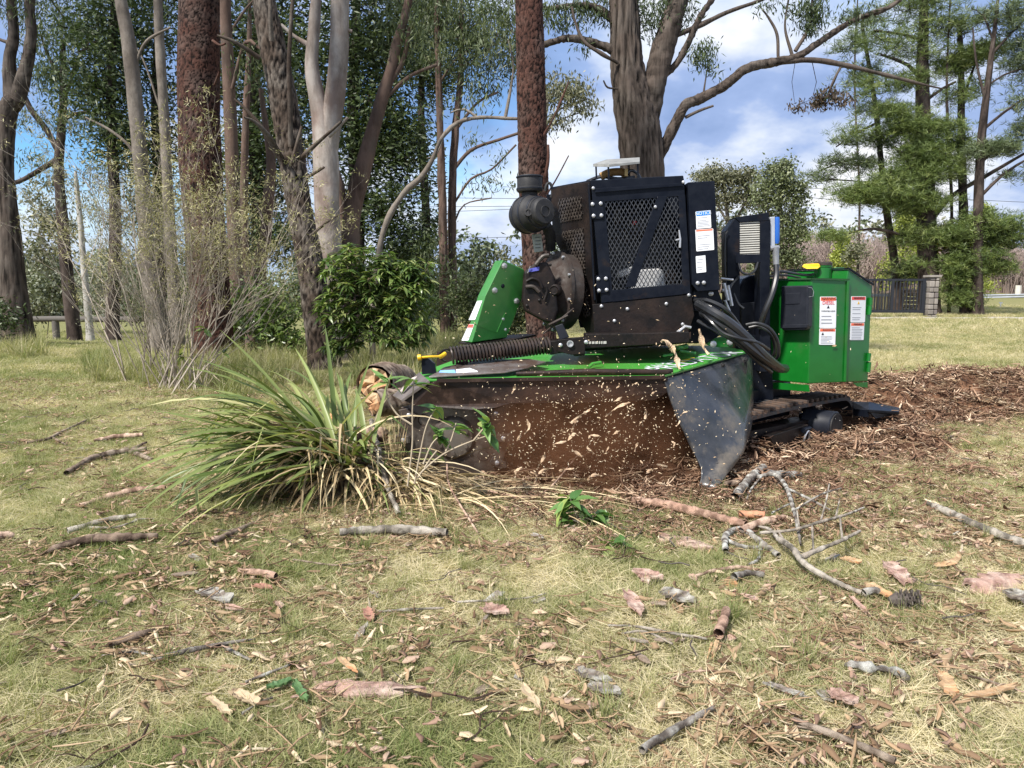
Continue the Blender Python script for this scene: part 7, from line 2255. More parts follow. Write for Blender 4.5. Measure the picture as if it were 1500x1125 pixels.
def log(name, a, b, r, label, m=None, cat='log', splint=True, kind='rough', amp=.6):
    a, b = Vector(a), Vector(b)
    lo = a.lerp(b, .5); root = empty(name, (lo.x, lo.y, min(a.z, b.z) - r), label, cat)
    stem('bark', [a, a.lerp(b, .33) + Vector((0, 0, r * .1)), a.lerp(b, .66), b], [r, r * 1.05, r, r * .92], m or M_brn, root, kind, 20, max(.012, r * .2), amp=amp)
    d = (b - a).normalized(); s = d.orthogonal().normalized(); u = d.cross(s)
    for e, sg in ((a, -1), (b, 1)):
        mb = MB(); n = 14
        vs = [e + d * sg * (r * .1)] ; 
        rim = [e + (s * math.cos(2 * PI * k / n) + u * math.sin(2 * PI * k / n)) * r * .86 + d * sg * r * random.uniform(-.05, .35 if splint else .05) for k in range(n)]
        mid = [e + (s * math.cos(2 * PI * k / n) + u * math.sin(2 * PI * k / n)) * r * .45 + d * sg * r * random.uniform(0, .7 if splint else .06) for k in range(n)]
        base = [e + (s * math.cos(2 * PI * k / n) + u * math.sin(2 * PI * k / n)) * r * .80 - d * sg * r * .5 for k in range(n)]
        mb.add(base + rim + mid + vs, [(k, (k + 1) % n, n + (k + 1) % n, n + k) for k in range(n)] + [(n + k, n + (k + 1) % n, 2 * n + (k + 1) % n, 2 * n + k) for k in range(n)] + [(2 * n + k, 2 * n + (k + 1) % n, 3 * n) for k in range(n)])
        mb.build('cut_end', M_splint, root)
    return root


log('fallen_log', P(548, 591, 5.6), P(690, 588, 6.2), .10, 'dark barked log lying behind the left wing of the cutter housing')
log('split_log', P(549, 561, 6.0), P(590, 556, 6.9), .145, 'log with a ragged pale yellow broken end above the dark log', M_brn)
log('broken_stump', (P(491, 660, 4.45).x, 4.45, gh(0, 4.4) + .02), P(491, 612, 4.45), .052, 'small broken reddish stump standing behind the strappy clump', M_pinkw, 'stump', amp=1.0)
log('short_log', P(512, 640, 4.5), P(562, 636, 4.55), .05, 'short pink topped log between the broken stump and the cutter wheel', M_pinkw)
log('rotten_log', P(505, 664, 4.45), P(566, 660, 4.5), .055, 'dark crumbling log under the short pink topped log', B_rough)


def stick(pts, label, m=M_brn, cat='stick', name='fallen_stick', subs=(), lift=1.2, group=None, amp=.28):
    """pts = (px, py, width px[, height above ground]) along the stick on the ground."""
    def conv(q):
        out, rr = [], []
        for t in q:
            g = G(t[0], t[1]); r = t[2] / F_PX * g.y / 2
            out.append(g + Vector((0, 0, r * lift + .024 + (t[3] if len(t) > 3 else 0)))); rr.append(r)
        return out, rr
    W, rr = conv(pts)
    if len(W) == 2: W = [W[0], W[0].lerp(W[1], .5) + Vector((0, 0, .006)), W[1]]; rr = [rr[0], (rr[0] + rr[1]) / 2, rr[1]]
    root = empty(name, W[0] - Vector((0, 0, rr[0])), label, cat, group)
    def body(nm, W, rr):
        step = max(.008, min(rr) * .7)
        o, pp = stem(nm, W, rr, m, root, 'rough', 10 if max(rr) > .01 else 7, step, amp=amp * min(1, max(rr) / .02))
        return o
    o = body('wood', W, rr)
    import bmesh
    for sdef in subs:
        W2, r2_ = conv(sdef)
        if len(W2) == 2: W2 = [W2[0], W2[0].lerp(W2[1], .5), W2[1]]; r2_ = [r2_[0], (r2_[0] + r2_[1]) / 2, r2_[1]]
        body('side_branch', W2, r2_)
    return root


def ragged_end(root, px, py, w, ang, L, n=7, m=None):
    """Splinters standing out of a broken end; ang = direction on the ground."""
    g = G(px, py); r = w / F_PX * g.y / 2; rnd = random.Random(int(px * 7 + py))
    mb = MB(); d = Vector((math.cos(ang), math.sin(ang), 0)); s = Vector((-d.y, d.x, 0))
    for i in range(n):
        a = g + s * rnd.uniform(-r, r) + Vector((0, 0, rnd.uniform(.3, 1.6) * r + .006)); l = L * rnd.uniform(.4, 1)
        mb.prism([a - s * r * .22, a + s * r * .22, a + d * l * .6 + s * r * .15, a + d * l, a + d * l * .6 - s * r * .15], (0, 0, -r * .2))
    mb.build('splinters', m or M_splint, root)


k = stick([(60, 824, 5), (90, 814, 11), (130, 806, 14), (185, 802, 13), (232, 797, 8)], 'thick grey brown stick with a pale split left end, lower left of the clump'); ragged_end(k, 85, 816, 12, R(188), .09)
k = stick([(118, 751, 6), (165, 738, 9), (205, 729, 10), (243, 724, 7)], 'pinkish split stick left of the clump, tapering at its left end', M_pinkw); ragged_end(k, 150, 742, 9, R(195), .08)
stick([(-12, 802, 12), (22, 797, 9)], 'short broken stick at the left edge of the picture', M_pinkw)
stick([(100, 790, 8), (150, 776, 9), (200, 765, 6)], 'dull grey stick between the split stick and the thick grey brown one', M_grw, subs=[[(130, 783, 5), (170, 782, 4), (205, 770, 3)]])
stick([(312, 806, 7), (345, 790, 8), (382, 771, 4)], 'dark brown curved strip of bark below the strappy clump', M_brn)
k = stick([(498, 794, 12), (560, 791, 14), (620, 793, 14), (655, 795, 13)], 'straight grey log piece below the heap of torn leaves', M_grw); ragged_end(k, 650, 796, 12, R(-5), .04)
k = stick([(350, 848, 7), (375, 853, 11), (405, 859, 11)], 'stubby peeled pale stick with an orange broken end', M_pinkw); ragged_end(k, 403, 860, 11, R(-20), .04)
stick([(222, 981, 6), (262, 972, 9), (300, 964, 9), (335, 956, 6), (375, 948, 3)], 'forked lichen grey branch in the lower left lawn', M_lich, subs=[[(325, 960, 6), (350, 972, 5), (368, 980, 3)], [(230, 975, 4), (195, 968, 4), (150, 972, 2)]])
k = stick([(160, 960, 10), (195, 950, 12), (228, 938, 8)], 'splintered brown piece of wood left of the forked branch', M_brn); ragged_end(k, 170, 958, 12, R(190), .06)
stick([(360, 1013, 4), (395, 1000, 5), (432, 984, 3)], 'small grey twig below the forked branch', M_lich)
stick([(355, 1060, 4), (380, 1045, 5), (400, 1036, 4)], 'lichen covered twig left of the green leaves', M_lich)
k = stick([(1063, 910, 13), (1060, 925, 15), (1052, 948, 16)], 'broken stub with a fan of orange splinters on the right lawn', M_pinkw); ragged_end(k, 1050, 952, 17, R(248), .13, 11); 
stick([(940, 1120, 13), (965, 1103, 14), (1005, 1078, 12), (1045, 1053, 7)], 'lichen spotted grey stick at the bottom edge of the picture', M_lich)
stick([(1160, 1071, 8), (1205, 1090, 11), (1250, 1108, 12), (1310, 1136, 12)], 'brown peeling stick at the bottom edge right of the lichen spotted one', M_brn, subs=[[(1190, 1084, 4), (1150, 1075, 2)]])
stick([(1236, 990, 9), (1270, 997, 15), (1305, 1004, 15), (1332, 1010, 10)], 'dark grey flaky stick with pale lichen in the right foreground', M_lich, amp=1)
stick([(890, 928, 3), (930, 930, 4), (980, 940, 5), (1035, 949, 4)], 'thin pair of grey twigs left of the orange splintered stub', M_grw, subs=[[(910, 940, 3), (945, 938, 4), (985, 956, 3)]])
stick([(982, 1008, 2.5), (1010, 998, 3), (1040, 996, 3), (1078, 999, 2.5)], 'pale bent straw twig in the middle of the front lawn', M_pinkw)
stick([(1358, 748, 8), (1390, 765, 12), (1430, 784, 12), (1470, 800, 12), (1520, 818, 12)], 'long bleached grey branch running off the right edge', M_grw)
stick([(1395, 793, 3), (1408, 785, 3), (1420, 776, 2)], 'fine twig against the bleached branch', M_grw)
k = stick([(926, 746, 11), (960, 750, 13), (1000, 760, 14), (1045, 770, 13), (1092, 782, 11)], 'long peeled pinkish stick in front of the shavings', M_pinkw); ragged_end(k, 1088, 783, 12, R(-20), .06)
stick([(1076, 742, 13), (1090, 725, 14), (1105, 708, 13), (1118, 697, 11)], 'thick pale grey stick pointing at the rubber curtain', M_lich)
stick([(1120, 704, 11), (1145, 708, 12), (1172, 707, 10)], 'short thick grey stick right of the one pointing at the curtain', M_lich)
stick([(1040, 722, 8), (1075, 718, 8), (1100, 712, 6)], 'dull stick lying in the shavings below the curtain', M_brn)
stick([(1062, 820, 8), (1062, 800, 10), (1075, 789, 10), (1095, 792, 9), (1115, 808, 9), (1140, 826, 8)], 'hooked dead grey branch looping over the lawn right of centre', M_lich,
      subs=[[(1060, 800, 6), (1090, 812, 6), (1130, 812, 4)], [(1115, 808, 6), (1110, 830, 5), (1095, 838, 4)]])
stick([(1140, 812, 9, .03), (1160, 832, 10, .04), (1180, 852, 9, .03), (1220, 868, 8, .01), (1262, 882, 7)], 'long grey branch with bare forks right of the hooked one', M_grw,
      subs=[[(1168, 842, 8, .03), (1200, 834, 7, .05), (1230, 824, 6, .06), (1258, 808, 4, .06)], [(1232, 824, 4, .06), (1228, 808, 3, .12)], [(1190, 836, 4, .05), (1187, 820, 3, .12)], [(1140, 812, 6, .03), (1128, 796, 5, .03), (1110, 786, 3, .02)]])
stick([(1108, 718, 5, .04), (1132, 720, 6, .06), (1148, 735, 6, .06), (1158, 760, 6, .05), (1166, 785, 5, .03), (1172, 815, 4, .02)], 'crooked thin branch standing out of the branch heap', M_lich,
      subs=[[(1115, 718, 3, .05), (1100, 735, 3, .04), (1092, 748, 2, .02)], [(1150, 740, 4, .06), (1185, 758, 4, .06), (1215, 765, 3, .03)], [(1158, 760, 3, .05), (1130, 772, 3, .04)], [(1160, 770, 3, .04), (1200, 760, 3, .09), (1230, 752, 2, .1)]])
stick([(1112, 800, 4, .03), (1160, 803, 5, .05), (1200, 794, 5, .06), (1235, 780, 4, .05), (1264, 764, 2.5, .04)], 'slender twiggy branch lying across the others, tips pointing right', M_grw,
      subs=[[(1200, 794, 3, .06), (1208, 775, 2.5, .11), (1212, 758, 2, .14)], [(1170, 802, 3, .05), (1165, 785, 2, .10)], [(1222, 786, 3, .05), (1228, 772, 2, .11)], [(1140, 802, 3, .04), (1160, 825, 3, .02)]])
stick([(1012, 858, 5), (1045, 848, 6), (1085, 843, 6), (1120, 849, 5)], 'straw coloured bent stick below the hooked branch', M_pinkw)
k = stick([(1075, 860, 11), (1095, 854, 10), (1118, 856, 9)], 'short lichen grey chunk with an orange torn end', M_lich); ragged_end(k, 1078, 861, 13, R(185), .07)
stick([(1082, 766, 11), (1100, 767, 12), (1120, 768, 11)], 'short orange red peeled stick above the branch heap', mat('orange_red_wood', (.32, .13, .07), (.48, .24, .14), 20, .8))
stick([(1085, 792, 12), (1115, 780, 13), (1150, 769, 8)], 'pale pink peeled stick in the branch heap', M_pinkw)
stick([(1265, 884, 11), (1286, 881, 11)], 'short round stub next to the pine cone', M_lich)
stick([(38, 655, 3), (72, 650, 5), (90, 640, 4), (130, 620, 3)], 'thin forked twig on the left lawn', M_brn, subs=[[(78, 648, 4), (98, 658, 2)]])
stick([(98, 703, 8), (135, 682, 9), (170, 673, 9), (215, 667, 7)], 'curved brown branch on the left lawn beyond the split stick', M_brn, subs=[[(185, 671, 6), (215, 655, 4)], [(190, 670, 7), (225, 682, 5)]])
stick([(138, 653, 5), (170, 648, 7), (210, 645, 6)], 'pale stick with a white end on the left lawn', M_pinkw)
stick([(430, 830, 3), (500, 838, 3), (560, 826, 2)], 'faint long twig below the grey log piece', M_brn)
stick([(555, 908, 4), (600, 905, 5), (650, 902, 3)], 'thin grey twig left of centre in the front lawn', M_grw)
stick([(670, 893, 3), (720, 891, 4), (770, 887, 3), (800, 880, 2)], 'thin pale twig in the centre of the front lawn', M_grw)
stick([(1405, 1000, 3), (1440, 1010, 5), (1490, 1025, 4)], 'brown twig at the right edge of the front lawn', M_brn)
stick([(715, 735, 3, .03), (760, 742, 4, .02), (800, 735, 3, .03), (845, 700, 2, .10)], 'pale whip of a twig at the foot of the dust cloud', M_pinkw, subs=[[(680, 745, 3), (730, 752, 3), (790, 745, 2)]])
stick([(700, 790, 3), (660, 745, 3, .08), (655, 725, 2.5, .14)], 'white tipped stalk sticking up from the leaf heap', M_pinkw)
k = stick([(545, 668, 7, .20), (555, 705, 9, .14), (568, 740, 8, .06), (585, 765, 8)], 'grey white dead branch lying down over the torn leaf heap', M_grw, subs=[[(562, 728, 4, .1), (590, 727, 3, .1)], [(562, 728, 4, .1), (540, 722, 3, .12)]])

# pieces of bark
M_bark = bark_mat('pink_bark_flake', (0.18, 0.10, 0.078), (0.50, 0.325, 0.265), (0.60, 0.46, 0.38), 50, (1, 1, 1), mosaic=14)
M_bark2 = bark_mat('grey_bark_flake', (0.08, 0.064, 0.052), (0.26, 0.215, 0.18), (0.48, 0.46, 0.41), 60, (1, 1, 1), mosaic=24)


def flake_mesh(L, W, rng, curl=.25, th=.006, nu=12, nv=5):
    """Ragged curved slab with torn ends."""
    top = []
    e0, e1 = rng.uniform(-.10, .10, nv), rng.uniform(-.14, .14, nv)
    for i in range(nu):
        u = i / (nu - 1) - .5
        wid = W * (1 - (abs(u) * 2) ** 3 * rng.uniform(.2, .75)) * rng.uniform(.70, 1.12)
        off = W * rng.uniform(-.12, .12)
        for j in range(nv):
            v = j / (nv - 1) - .5
            x = u * L + (L * (e0[j] if i == 0 else e1[j] if i == nu - 1 else 0))
            top.append((x, v * wid + off, curl * W * (v * v * 4) * .5 + .12 * L * u * u * curl + rng.uniform(-.001, .001) + th))
    n = len(top)
    vs = top + [(x, y, z - th) for x, y, z in top]
    f = []
    for i in range(nu - 1):
        for j in range(nv - 1):
            a = i * nv + j; f += [(a, a + nv, a + nv + 1, a + 1), (n + a, n + a + 1, n + a + nv + 1, n + a + nv)]
    for i in range(nu - 1):
        a = i * nv; f.append((a, n + a, n + a + nv, a + nv)); a += nv - 1; f.append((a, a + nv, n + a + nv, n + a))
    for j in range(nv - 1):
        a = j; f.append((a, a + 1, n + a + 1, n + a)); a = (nu - 1) * nv + j; f.append((a, n + a, n + a + 1, a + 1))
    return vs, f


def bark(ax, ay, bx, by, wpx, label, m=M_bark, curl=.25, name='bark_piece', cat='bark', seed=0, lift=.028, roll=0.0):
    a, b = G(ax, ay), G(bx, by); rng = np.random.default_rng(seed + int(ax) * 3 + int(by))
    d = b - a; L = d.length; W = wpx / F_PX * (a.y + b.y) / 2 * 1.6
    vs, f = flake_mesh(L, W, rng, curl, th=.005 + W * .04)
    ang = math.atan2(d.y, d.x); c = (a + b) / 2 + Vector((0, 0, lift))
    M = Matrix.Rotation(ang, 3, 'Z') @ Matrix.Rotation(roll, 3, 'X')
    o = MB().add([c + M @ Vector(v) for v in vs], f).build(name, m)
    a_ = o.data.attributes.new('tint', 'FLOAT', 'POINT'); a_.data.foreach_set('value', rng.uniform(.2, 1, len(vs)).astype(np.float32))
    return tag(o, label, cat)


bark(467, 1014, 606, 1026, 26, 'large pink slab of bark with ragged ends in the front lawn', curl=-.3, lift=.03)
bark(498, 990, 522, 1010, 6, 'pale sliver of wood leaning on the large pink slab', M_splint, name='wood_sliver', cat='wood', lift=.05)
bark(962, 792, 1045, 812, 26, 'broad pink bark slab left of the branch heap', curl=-.2)
bark(930, 850, 970, 860, 16, 'small orange pink bark piece below the broad slab')
bark(968, 880, 1015, 896, 22, 'whitish lichen covered bark piece', M_bark2)
bark(918, 880, 940, 912, 14, 'reddish narrow bark piece left of the lichen covered one')
bark(1418, 872, 1502, 850, 30, 'big pink bark slab near the right edge', curl=-.4, lift=.03, roll=.25)
bark(1472, 880, 1520, 900, 24, 'grey flaky bark at the right edge below the big pink slab', M_bark2)
bark(1302, 838, 1328, 868, 18, 'reddish torn bark piece above the pine cone')
bark(1268, 868, 1300, 885, 12, 'pale splintered wood beside the pine cone', M_splint, name='wood_sliver', cat='wood')
bark(1380, 1003, 1392, 1036, 14, 'pale upright chip of wood in the right foreground', M_splint, name='wood_sliver', cat='wood', lift=.03)
bark(1408, 1036, 1484, 1026, 8, 'long pale splinter right of the upright chip', M_splint, name='wood_sliver', cat='wood')
bark(1215, 1030, 1255, 1050, 18, 'weathered pinkish grey bark below the flaky stick')
bark(295, 880, 340, 893, 18, 'pale grey curled bark in the left lawn', M_bark2)
bark(372, 870, 398, 874, 8, 'small brick red bark chip beside the peeled pale stick', mat('brick_red_bark', (.26, .12, .085), (.34, .18, .13), 20, .8))
bark(536, 905, 546, 922, 10, 'upright orange red leaf shaped chip in the middle lawn', mat('brick_red_bark', (.34, .12, .08)))
bark(708, 903, 740, 912, 18, 'dull pink bark chip in the centre lawn')
bark(845, 1000, 890, 1012, 16, 'brown bark piece in the centre foreground', M_bark2)
bark(860, 1020, 905, 1030, 14, 'dark brown bark scrap below the brown piece', M_bark2)
bark(1232, 830, 1262, 836, 12, 'small pale chip right of the forked branch', M_splint, name='wood_sliver', cat='wood')
bark(765, 1022, 790, 1050, 9, 'long tan leaf in the centre foreground', mat('tan_leaf', (.36, .27, .17), (.45, .35, .23), 14, .7), name='fallen_leaf', cat='leaf')
bark(342, 1035, 375, 1048, 12, 'tan curled leaf in the lower left lawn', mat('tan_leaf', (.36, .27, .17)), curl=.7, name='fallen_leaf', cat='leaf')
bark(310, 1040, 338, 1062, 8, 'narrow brown leaf next to the tan curled leaf', mat('tan_leaf', (.36, .27, .17)), name='fallen_leaf', cat='leaf')
bark(1120, 1018, 1180, 1036, 8, 'dark strip of bark right of the lichen stick', M_bark2)
bark(940, 610 + 240, 948, 866, 10, 'loose flake near the orange pink bark piece')
# curl of pale wood
cw = [G(1368, 834) + Vector((0, 0, .02)), G(1385, 838) + Vector((0, 0, .035)), G(1398, 832) + Vector((0, 0, .03)), G(1406, 822) + Vector((0, 0, .03))]
tag(MB().tube(curve(cw, 5), [.004] + [.013] * 10 + [.010] * 4 + [.003], 6, flat=.3).build('wood_curl', M_splint, smooth=True), 'banana shaped curl of pale wood on the right lawn', 'wood')
# big green fallen leaves, lower left
for pts_, lab in (((393, 1026, 432, 1012), 'flat dark green leaf, the left one of a pair'), ((432, 1018, 450, 1045), 'narrow green leaf, the right one of a pair')):
    bark(*pts_, 9, lab, mat('fresh_green_leaf', (.05, .11, .035), (.09, .16, .055), 18, .5), curl=.4, name='fallen_leaf', cat='leaf', lift=.03)
# pine cone
pc = G(1322, 893)
root = empty('pine_cone', pc, 'dark open pine cone lying right of the round stub', 'pine cone')
cone_m = mat('cone_scales', (.045, .035, .03), (.12, .10, .085), 18, .8)
part('core', MB().lathe(pc + Vector((-.05, 0, .035)), (1, -.3, .1), [(.012, 0), (.026, .02), (.024, .06), (.006, .10)], 10), cone_m, root)
ax = Vector((1, -.3, .1)).normalized(); s_ = ax.orthogonal().normalized(); t_ = ax.cross(s_)
for i in range(56):
    a = i * 2.4; h = .006 + .09 * i / 56; rr_ = .036 * math.sin(min(1, (i + 8) / 40) * PI * .62)
    d = s_ * math.cos(a) + t_ * math.sin(a); c = pc + Vector((-.05, 0, .035)) + ax * h
    sd_ = d.cross(ax) * .009
    part('scale', MB().prism([c + sd_ * .5, c - sd_ * .5, c + d * rr_ - sd_ + ax * .004, c + d * (rr_ + .006) + ax * .004, c + d * rr_ + sd_ + ax * .004], ax * .0025), cone_m, root)

# countable small litter: flakes, leaves, twigs and chips, each one an object
rl5 = np.random.default_rng(91)


def flake_family(name, cat, label, group, n, mats, sizes, y0, y1, lift=.016, curl=.4, where=None, kinds=6, k=.78, th=.002):
    ms = []
    for i in range(kinds):
        L, W = rl5.uniform(*sizes[0]), rl5.uniform(*sizes[1])
        vs, f = flake_mesh(L, W, rl5, curl * rl5.uniform(-1, 1), th=th, nu=6, nv=3)
        me = bpy.data.meshes.new(name); me.from_pydata(vs, [], f); me.update()
        a = me.attributes.new('tint', 'FLOAT', 'POINT'); a.data.foreach_set('value', np.full(len(vs), rl5.uniform(.65, 1), dtype=np.float32))
        me.materials.append(mats[i % len(mats)]); ms.append(me)
    done = 0; tries = 0
    while done < n and tries < n * 30:
        tries += 1
        y = math.sqrt(rl5.uniform(0, 1) * (y1 ** 2 - y0 ** 2) + y0 ** 2); x = rl5.uniform(-1, 1) * (y * k * .9 + .1)
        if where and not where(x, y): continue
        if not where and mulch_h(x, y) > .02: continue
        o = bpy.data.objects.new(name, ms[int(rl5.integers(0, kinds))]); COL.objects.link(o)
        o.location = (x, y, surf(x, y) + lift * rl5.uniform(.45, 1.2)); o.rotation_euler = (rl5.normal(0, .22), rl5.normal(0, .18), rl5.uniform(0, 6.28))
        o.scale = (rl5.uniform(.65, 1.15),) * 3
        tag(o, label, cat, group); done += 1


flake_family('bark_flake', 'bark', 'small pinkish brown bark flake lying loose in the lawn grass', 'small bark flakes on the lawn', 190, [M_bark, M_bark2, M_brn], ((.035, .10), (.012, .034)), 1.6, 7.5, lift=.026, th=.004)
flake_family('fallen_leaf', 'leaf', 'dry curled tan gum leaf lying in the lawn grass', 'dry gum leaves on the lawn', 260, [mat('tan_leaf', (.36, .27, .17)), mat('brown_leaf', (.15, .09, .06), (.24, .16, .10), 30, .8), mat('pale_leaf', (.36, .30, .21), (.44, .37, .27), 30, .8)], ((.04, .095), (.007, .016)), 1.5, 6.5, lift=.026, curl=1.2)
flake_family('red_leaf', 'leaf', 'small dark red fallen leaf lying in the lawn grass', 'dark red leaves on the lawn', 12, [mat('dark_red_leaf', (.16, .06, .045), (.22, .09, .065), 14, .6)], ((.03, .06), (.018, .03)), 1.7, 6, lift=.03, curl=1.0)
flake_family('wood_chip', 'wood chip', 'pale fresh chip of wood thrown onto the ground by the grinder', 'pale chips thrown on the ground', 230, [M_splint, M_splint, mat('pale_chip', (.56, .44, .30), (.66, .55, .40), 20, .8)], ((.03, .10), (.006, .022)), 3.0, 8.6, lift=.03, curl=1.0,
             where=lambda x, y: mulch_h(x, y) > -.02 or (x > .2 and y < 4.6 and rl5.random() < .35), k=.9)
# twigs
tm = []
for i in range(7):
    L = rl5.uniform(.07, .22); r = rl5.uniform(.0018, .0042)
    pts_ = [Vector((L * (t - .5), rl5.normal(0, .012), abs(rl5.normal(.004, .008)))) for t in (0, .3, .6, 1)]
    mb = MB().tube(curve(pts_, 3), [r] * 6 + [r * .8] * 3 + [r * .5], 5)
    if i % 2: q = pts_[1]; mb.tube([q, q + Vector((.04, .03 * (1 if i % 4 == 1 else -1), .012)), q + Vector((.08, .035 * (1 if i % 4 == 1 else -1), .018))], [r * .7, r * .5, r * .3], 4)
    o = mb.build('twig', [M_brn, M_grw, M_lich][i % 3], origin=(0, 0, 0)); tm.append(o.data); bpy.data.objects.remove(o)
for i in range(240):
    y = math.sqrt(rl5.uniform(0, 1) * (7.2 ** 2 - 1.6 ** 2) + 1.6 ** 2); x = rl5.uniform(-1, 1) * (y * .72)
    o = bpy.data.objects.new('twig', tm[i % 7]); COL.objects.link(o)
    o.location = (x, y, surf(x, y) + rl5.uniform(.02, .04)); o.rotation_euler = (rl5.normal(0, .3), rl5.normal(0, .08), rl5.uniform(0, 6.28)); o.scale = (rl5.uniform(.7, 1.2),) * 3
    tag(o, 'short thin grey brown twig lying loose in the lawn grass', 'twig', 'loose twigs on the lawn')

# ================================================================== CHIPS IN THE AIR AND DUST
def ribbon(pts, w, th, m, name, label, cat, seed=1, group=None):
    rnd = random.Random(seed); C_ = curve(pts, 5); mb = MB()
    n = len(C_); vs = []
    for i, p in enumerate(C_):
        d = (C_[min(i + 1, n - 1)] - C_[max(i - 1, 0)]).normalized(); a = i * .33 + seed
        s = d.orthogonal().normalized(); t = d.cross(s); u = s * math.cos(a) + t * math.sin(a); v = d.cross(u)
        k = w / 2 * (.35 + .65 * math.sin(PI * (i + .6) / n)) * rnd.uniform(.7, 1.2)
        vs += [p + u * k, p + v * th, p - u * k, p - v * th]
    fs = [(i * 4 + j, i * 4 + (j + 1) % 4, i * 4 + 4 + (j + 1) % 4, i * 4 + 4 + j) for i in range(n - 1) for j in range(4)]
    mb.add(vs, fs + [(3, 2, 1, 0), tuple((n - 1) * 4 + j for j in range(4))])
    return tag(mb.build(name, m), label, cat, group)


M_fly = mat('fresh_pale_shaving', (0.40, 0.26, 0.16), (0.66, 0.52, 0.36), 22, 0.85, 0.002, 60)
ribbon([(968, 501, 4.2), (973, 499, 4.2), (984, 509, 4.22), (990, 520, 4.2), (993, 533, 4.18), (996, 541, 4.16)], .040, .006, M_fly, 'wood_strip', 'twisted strip of torn wood hooked over the green deck', 'wood strip', 1)
ribbon([(1024, 482, 4.45), (1027, 495, 4.45), (1030, 508, 4.44), (1038, 519, 4.42)], .038, .007, M_fly, 'wood_strip', 'upright splinter of torn wood standing on the green deck', 'wood strip', 2)
rf = np.random.default_rng(17)
for i, (px, py, ln, an) in enumerate(((850, 610, 34, 35), (905, 600, 42, 30), (842, 625, 18, 60), (770, 625, 22, 80), (760, 640, 12, 60), (945, 607, 14, 85), (940, 620, 10, 40), (870, 640, 16, 10), (903, 634, 12, 30), (932, 655, 14, 70), (820, 650, 20, 20), (845, 665, 18, 150),
                                   (800, 690, 24, 20), (830, 688, 22, 8), (870, 700, 20, 20), (955, 690, 18, 25), (940, 678, 8, 120), (795, 670, 16, 70), (780, 700, 18, 110), (865, 660, 14, 140), (838, 640, 16, 40), (890, 660, 12, 70), (752, 570, 14, 70), (1002, 606, 12, 30),
                                   (993, 620, 10, 50), (905, 565, 8, 60), (930, 562, 8, 20), (890, 570, 9, 100), (815, 700, 16, 30), (760, 690, 15, 50), (905, 585, 14, 30), (958, 575, 9, 30), (883, 565, 7, 70), (770, 730, 30, 45), (700, 700, 12, 20), (985, 650, 8, 110))):
    Y = 4.02 - rf.uniform(0, .30); a = R(an); hl = ln / 2
    p0, p1 = (px - math.cos(a) * hl, py + math.sin(a) * hl), (px + math.cos(a) * hl, py - math.sin(a) * hl)
    m0 = (px + rf.normal(0, 1) * ln * .12, py + rf.normal(0, 1) * ln * .12)
    ribbon([(p0[0], p0[1], Y), (m0[0], m0[1], Y + rf.uniform(-.02, .02)), (p1[0], p1[1], Y)], min(.020, ln * .0008 + .006), .0025, M_fly, 'flying_shaving', 'pale curl of wood flying in front of the cutter housing', 'wood shaving', i, 'curls of wood flying in front of the cutter housing')
Vs, Fs, Ts, b = [], [], [], 0
def add_chip(c, L, w):
    global b
    M = np.array(Matrix.Rotation(rf.uniform(0, 6.28), 3, 'Z') @ Matrix.Rotation(rf.uniform(0, 6.28), 3, 'X') @ Matrix.Rotation(rf.uniform(0, 6.28), 3, 'Y'))
    V = np.array([(-L, 0, 0), (0, w, w * .4), (L, 0, .2 * w), (0, -w, w * .2), (0, 0, -w * .6), (0, 0, w * .7)]) / 2
    V[:, :] = V @ M.T + np.array(c)
    Vs.append(V); Fs.append(np.array([(0, 1, 5), (1, 2, 5), (2, 3, 5), (3, 0, 5), (1, 0, 4), (2, 1, 4), (3, 2, 4), (0, 3, 4)]) + b); Ts.append(np.full(6, rf.uniform(.3, 1))); b += 6
for i in range(1700):
    u = rf.random()
    if u < .72: px, py, Y = rf.normal(860, 95), rf.normal(645, 55), rf.uniform(3.70, 4.06)
    elif u < .755: px, py, Y = rf.uniform(640, 1250), rf.uniform(430, 640), rf.uniform(3.9, 4.3)
    elif u < .97: px, py, Y = rf.normal(880, 90), rf.normal(590, 35), rf.uniform(3.9, 4.08)
    else: px, py, Y = rf.normal(790, 70), rf.normal(470, 40), rf.uniform(4.0, 4.4)
    if py > 735: continue
    c = P(px, py, Y)
    if c.z < .02: continue
    s = rf.random() ** 2
    add_chip(c, .004 + .022 * s, .003 + .004 * s)
tag(np_mesh('flying_chips', np.concatenate(Vs), np.concatenate(Fs), leafmat('flying_chip', (.34, .22, .13), (.66, .52, .36), (.85, .74, .57), rough=.8, trans=0, spec=.1), attr={'tint': np.concatenate(Ts)}),
    'spray of tiny pale wood chips flying out from the cutter housing', 'wood chips', kind='stuff')

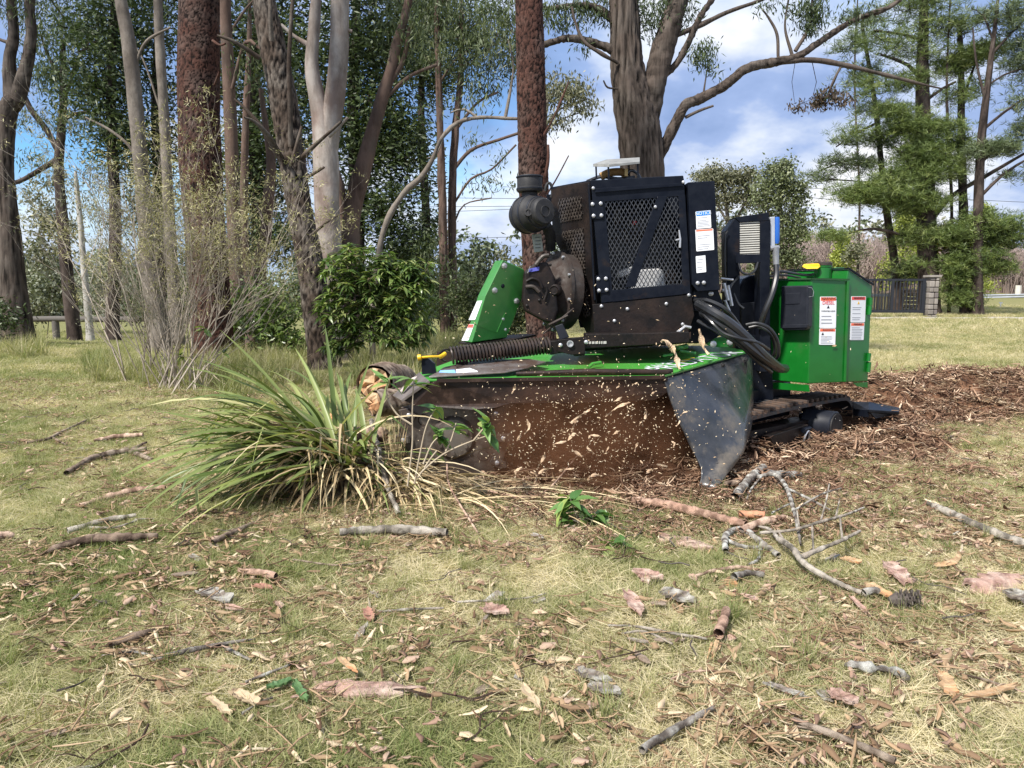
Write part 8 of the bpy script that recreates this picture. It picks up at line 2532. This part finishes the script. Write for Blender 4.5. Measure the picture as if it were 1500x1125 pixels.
# brown dust of soil and wood thrown out under the deck
dm = bpy.data.materials.new('soil_dust'); dm.use_nodes = True
t = dm.node_tree; t.nodes.remove(t.nodes['Principled BSDF'])
pv = _n(t, 'ShaderNodeVolumePrincipled'); pv.inputs['Color'].default_value = (0.34, 0.17, 0.095, 1); pv.inputs['Anisotropy'].default_value = 0.1
co = _n(t, 'ShaderNodeTexCoord'); nz_ = _n(t, 'ShaderNodeTexNoise'); nz_.inputs['Scale'].default_value = 4.2; nz_.inputs['Detail'].default_value = 4
t.links.new(co.outputs['Object'], nz_.inputs['Vector'])
mpn = _n(t, 'ShaderNodeMapping'); mpn.inputs['Location'].default_value = (-.5, -.5, -.5)
t.links.new(co.outputs['Generated'], mpn.inputs[0])
ln_ = _n(t, 'ShaderNodeVectorMath'); ln_.operation = 'LENGTH'; t.links.new(mpn.outputs[0], ln_.inputs[0])
fall = _ramp(t, ln_.outputs['Value'], [(0.18, (1, 1, 1)), (0.46, (0, 0, 0))])
den = _math(t, 'MULTIPLY', _math(t, 'MAXIMUM', _math(t, 'SUBTRACT', nz_.outputs[0], 0.33), 0.0), 20.0)
t.links.new(_math(t, 'MULTIPLY', den, fall), pv.inputs['Density'])
t.links.new(pv.outputs[0], t.nodes['Material Output'].inputs['Volume'])
vs, fs = [], []
cD = Vector((P(862, 640, 4.18).x, 4.26, .27)); na, nb_ = 28, 16
for j in range(nb_ + 1):
    for i in range(na):
        th_, ph = 2 * PI * i / na, PI * j / nb_
        d = Vector((math.sin(ph) * math.cos(th_), math.sin(ph) * math.sin(th_), math.cos(ph)))
        k = 1 + .12 * mn.noise(d * 1.7)
        vs.append(cD + Vector((d.x * .82 * k, d.y * .46 * k, d.z * .50 * k)))
fs = [(j * na + i, j * na + (i + 1) % na, (j + 1) * na + (i + 1) % na, (j + 1) * na + i) for j in range(nb_) for i in range(na)]
tag(MB().add(vs, fs).build('dust_cloud', dm), 'brown cloud of soil dust billowing from under the green deck', 'dust', kind='stuff')
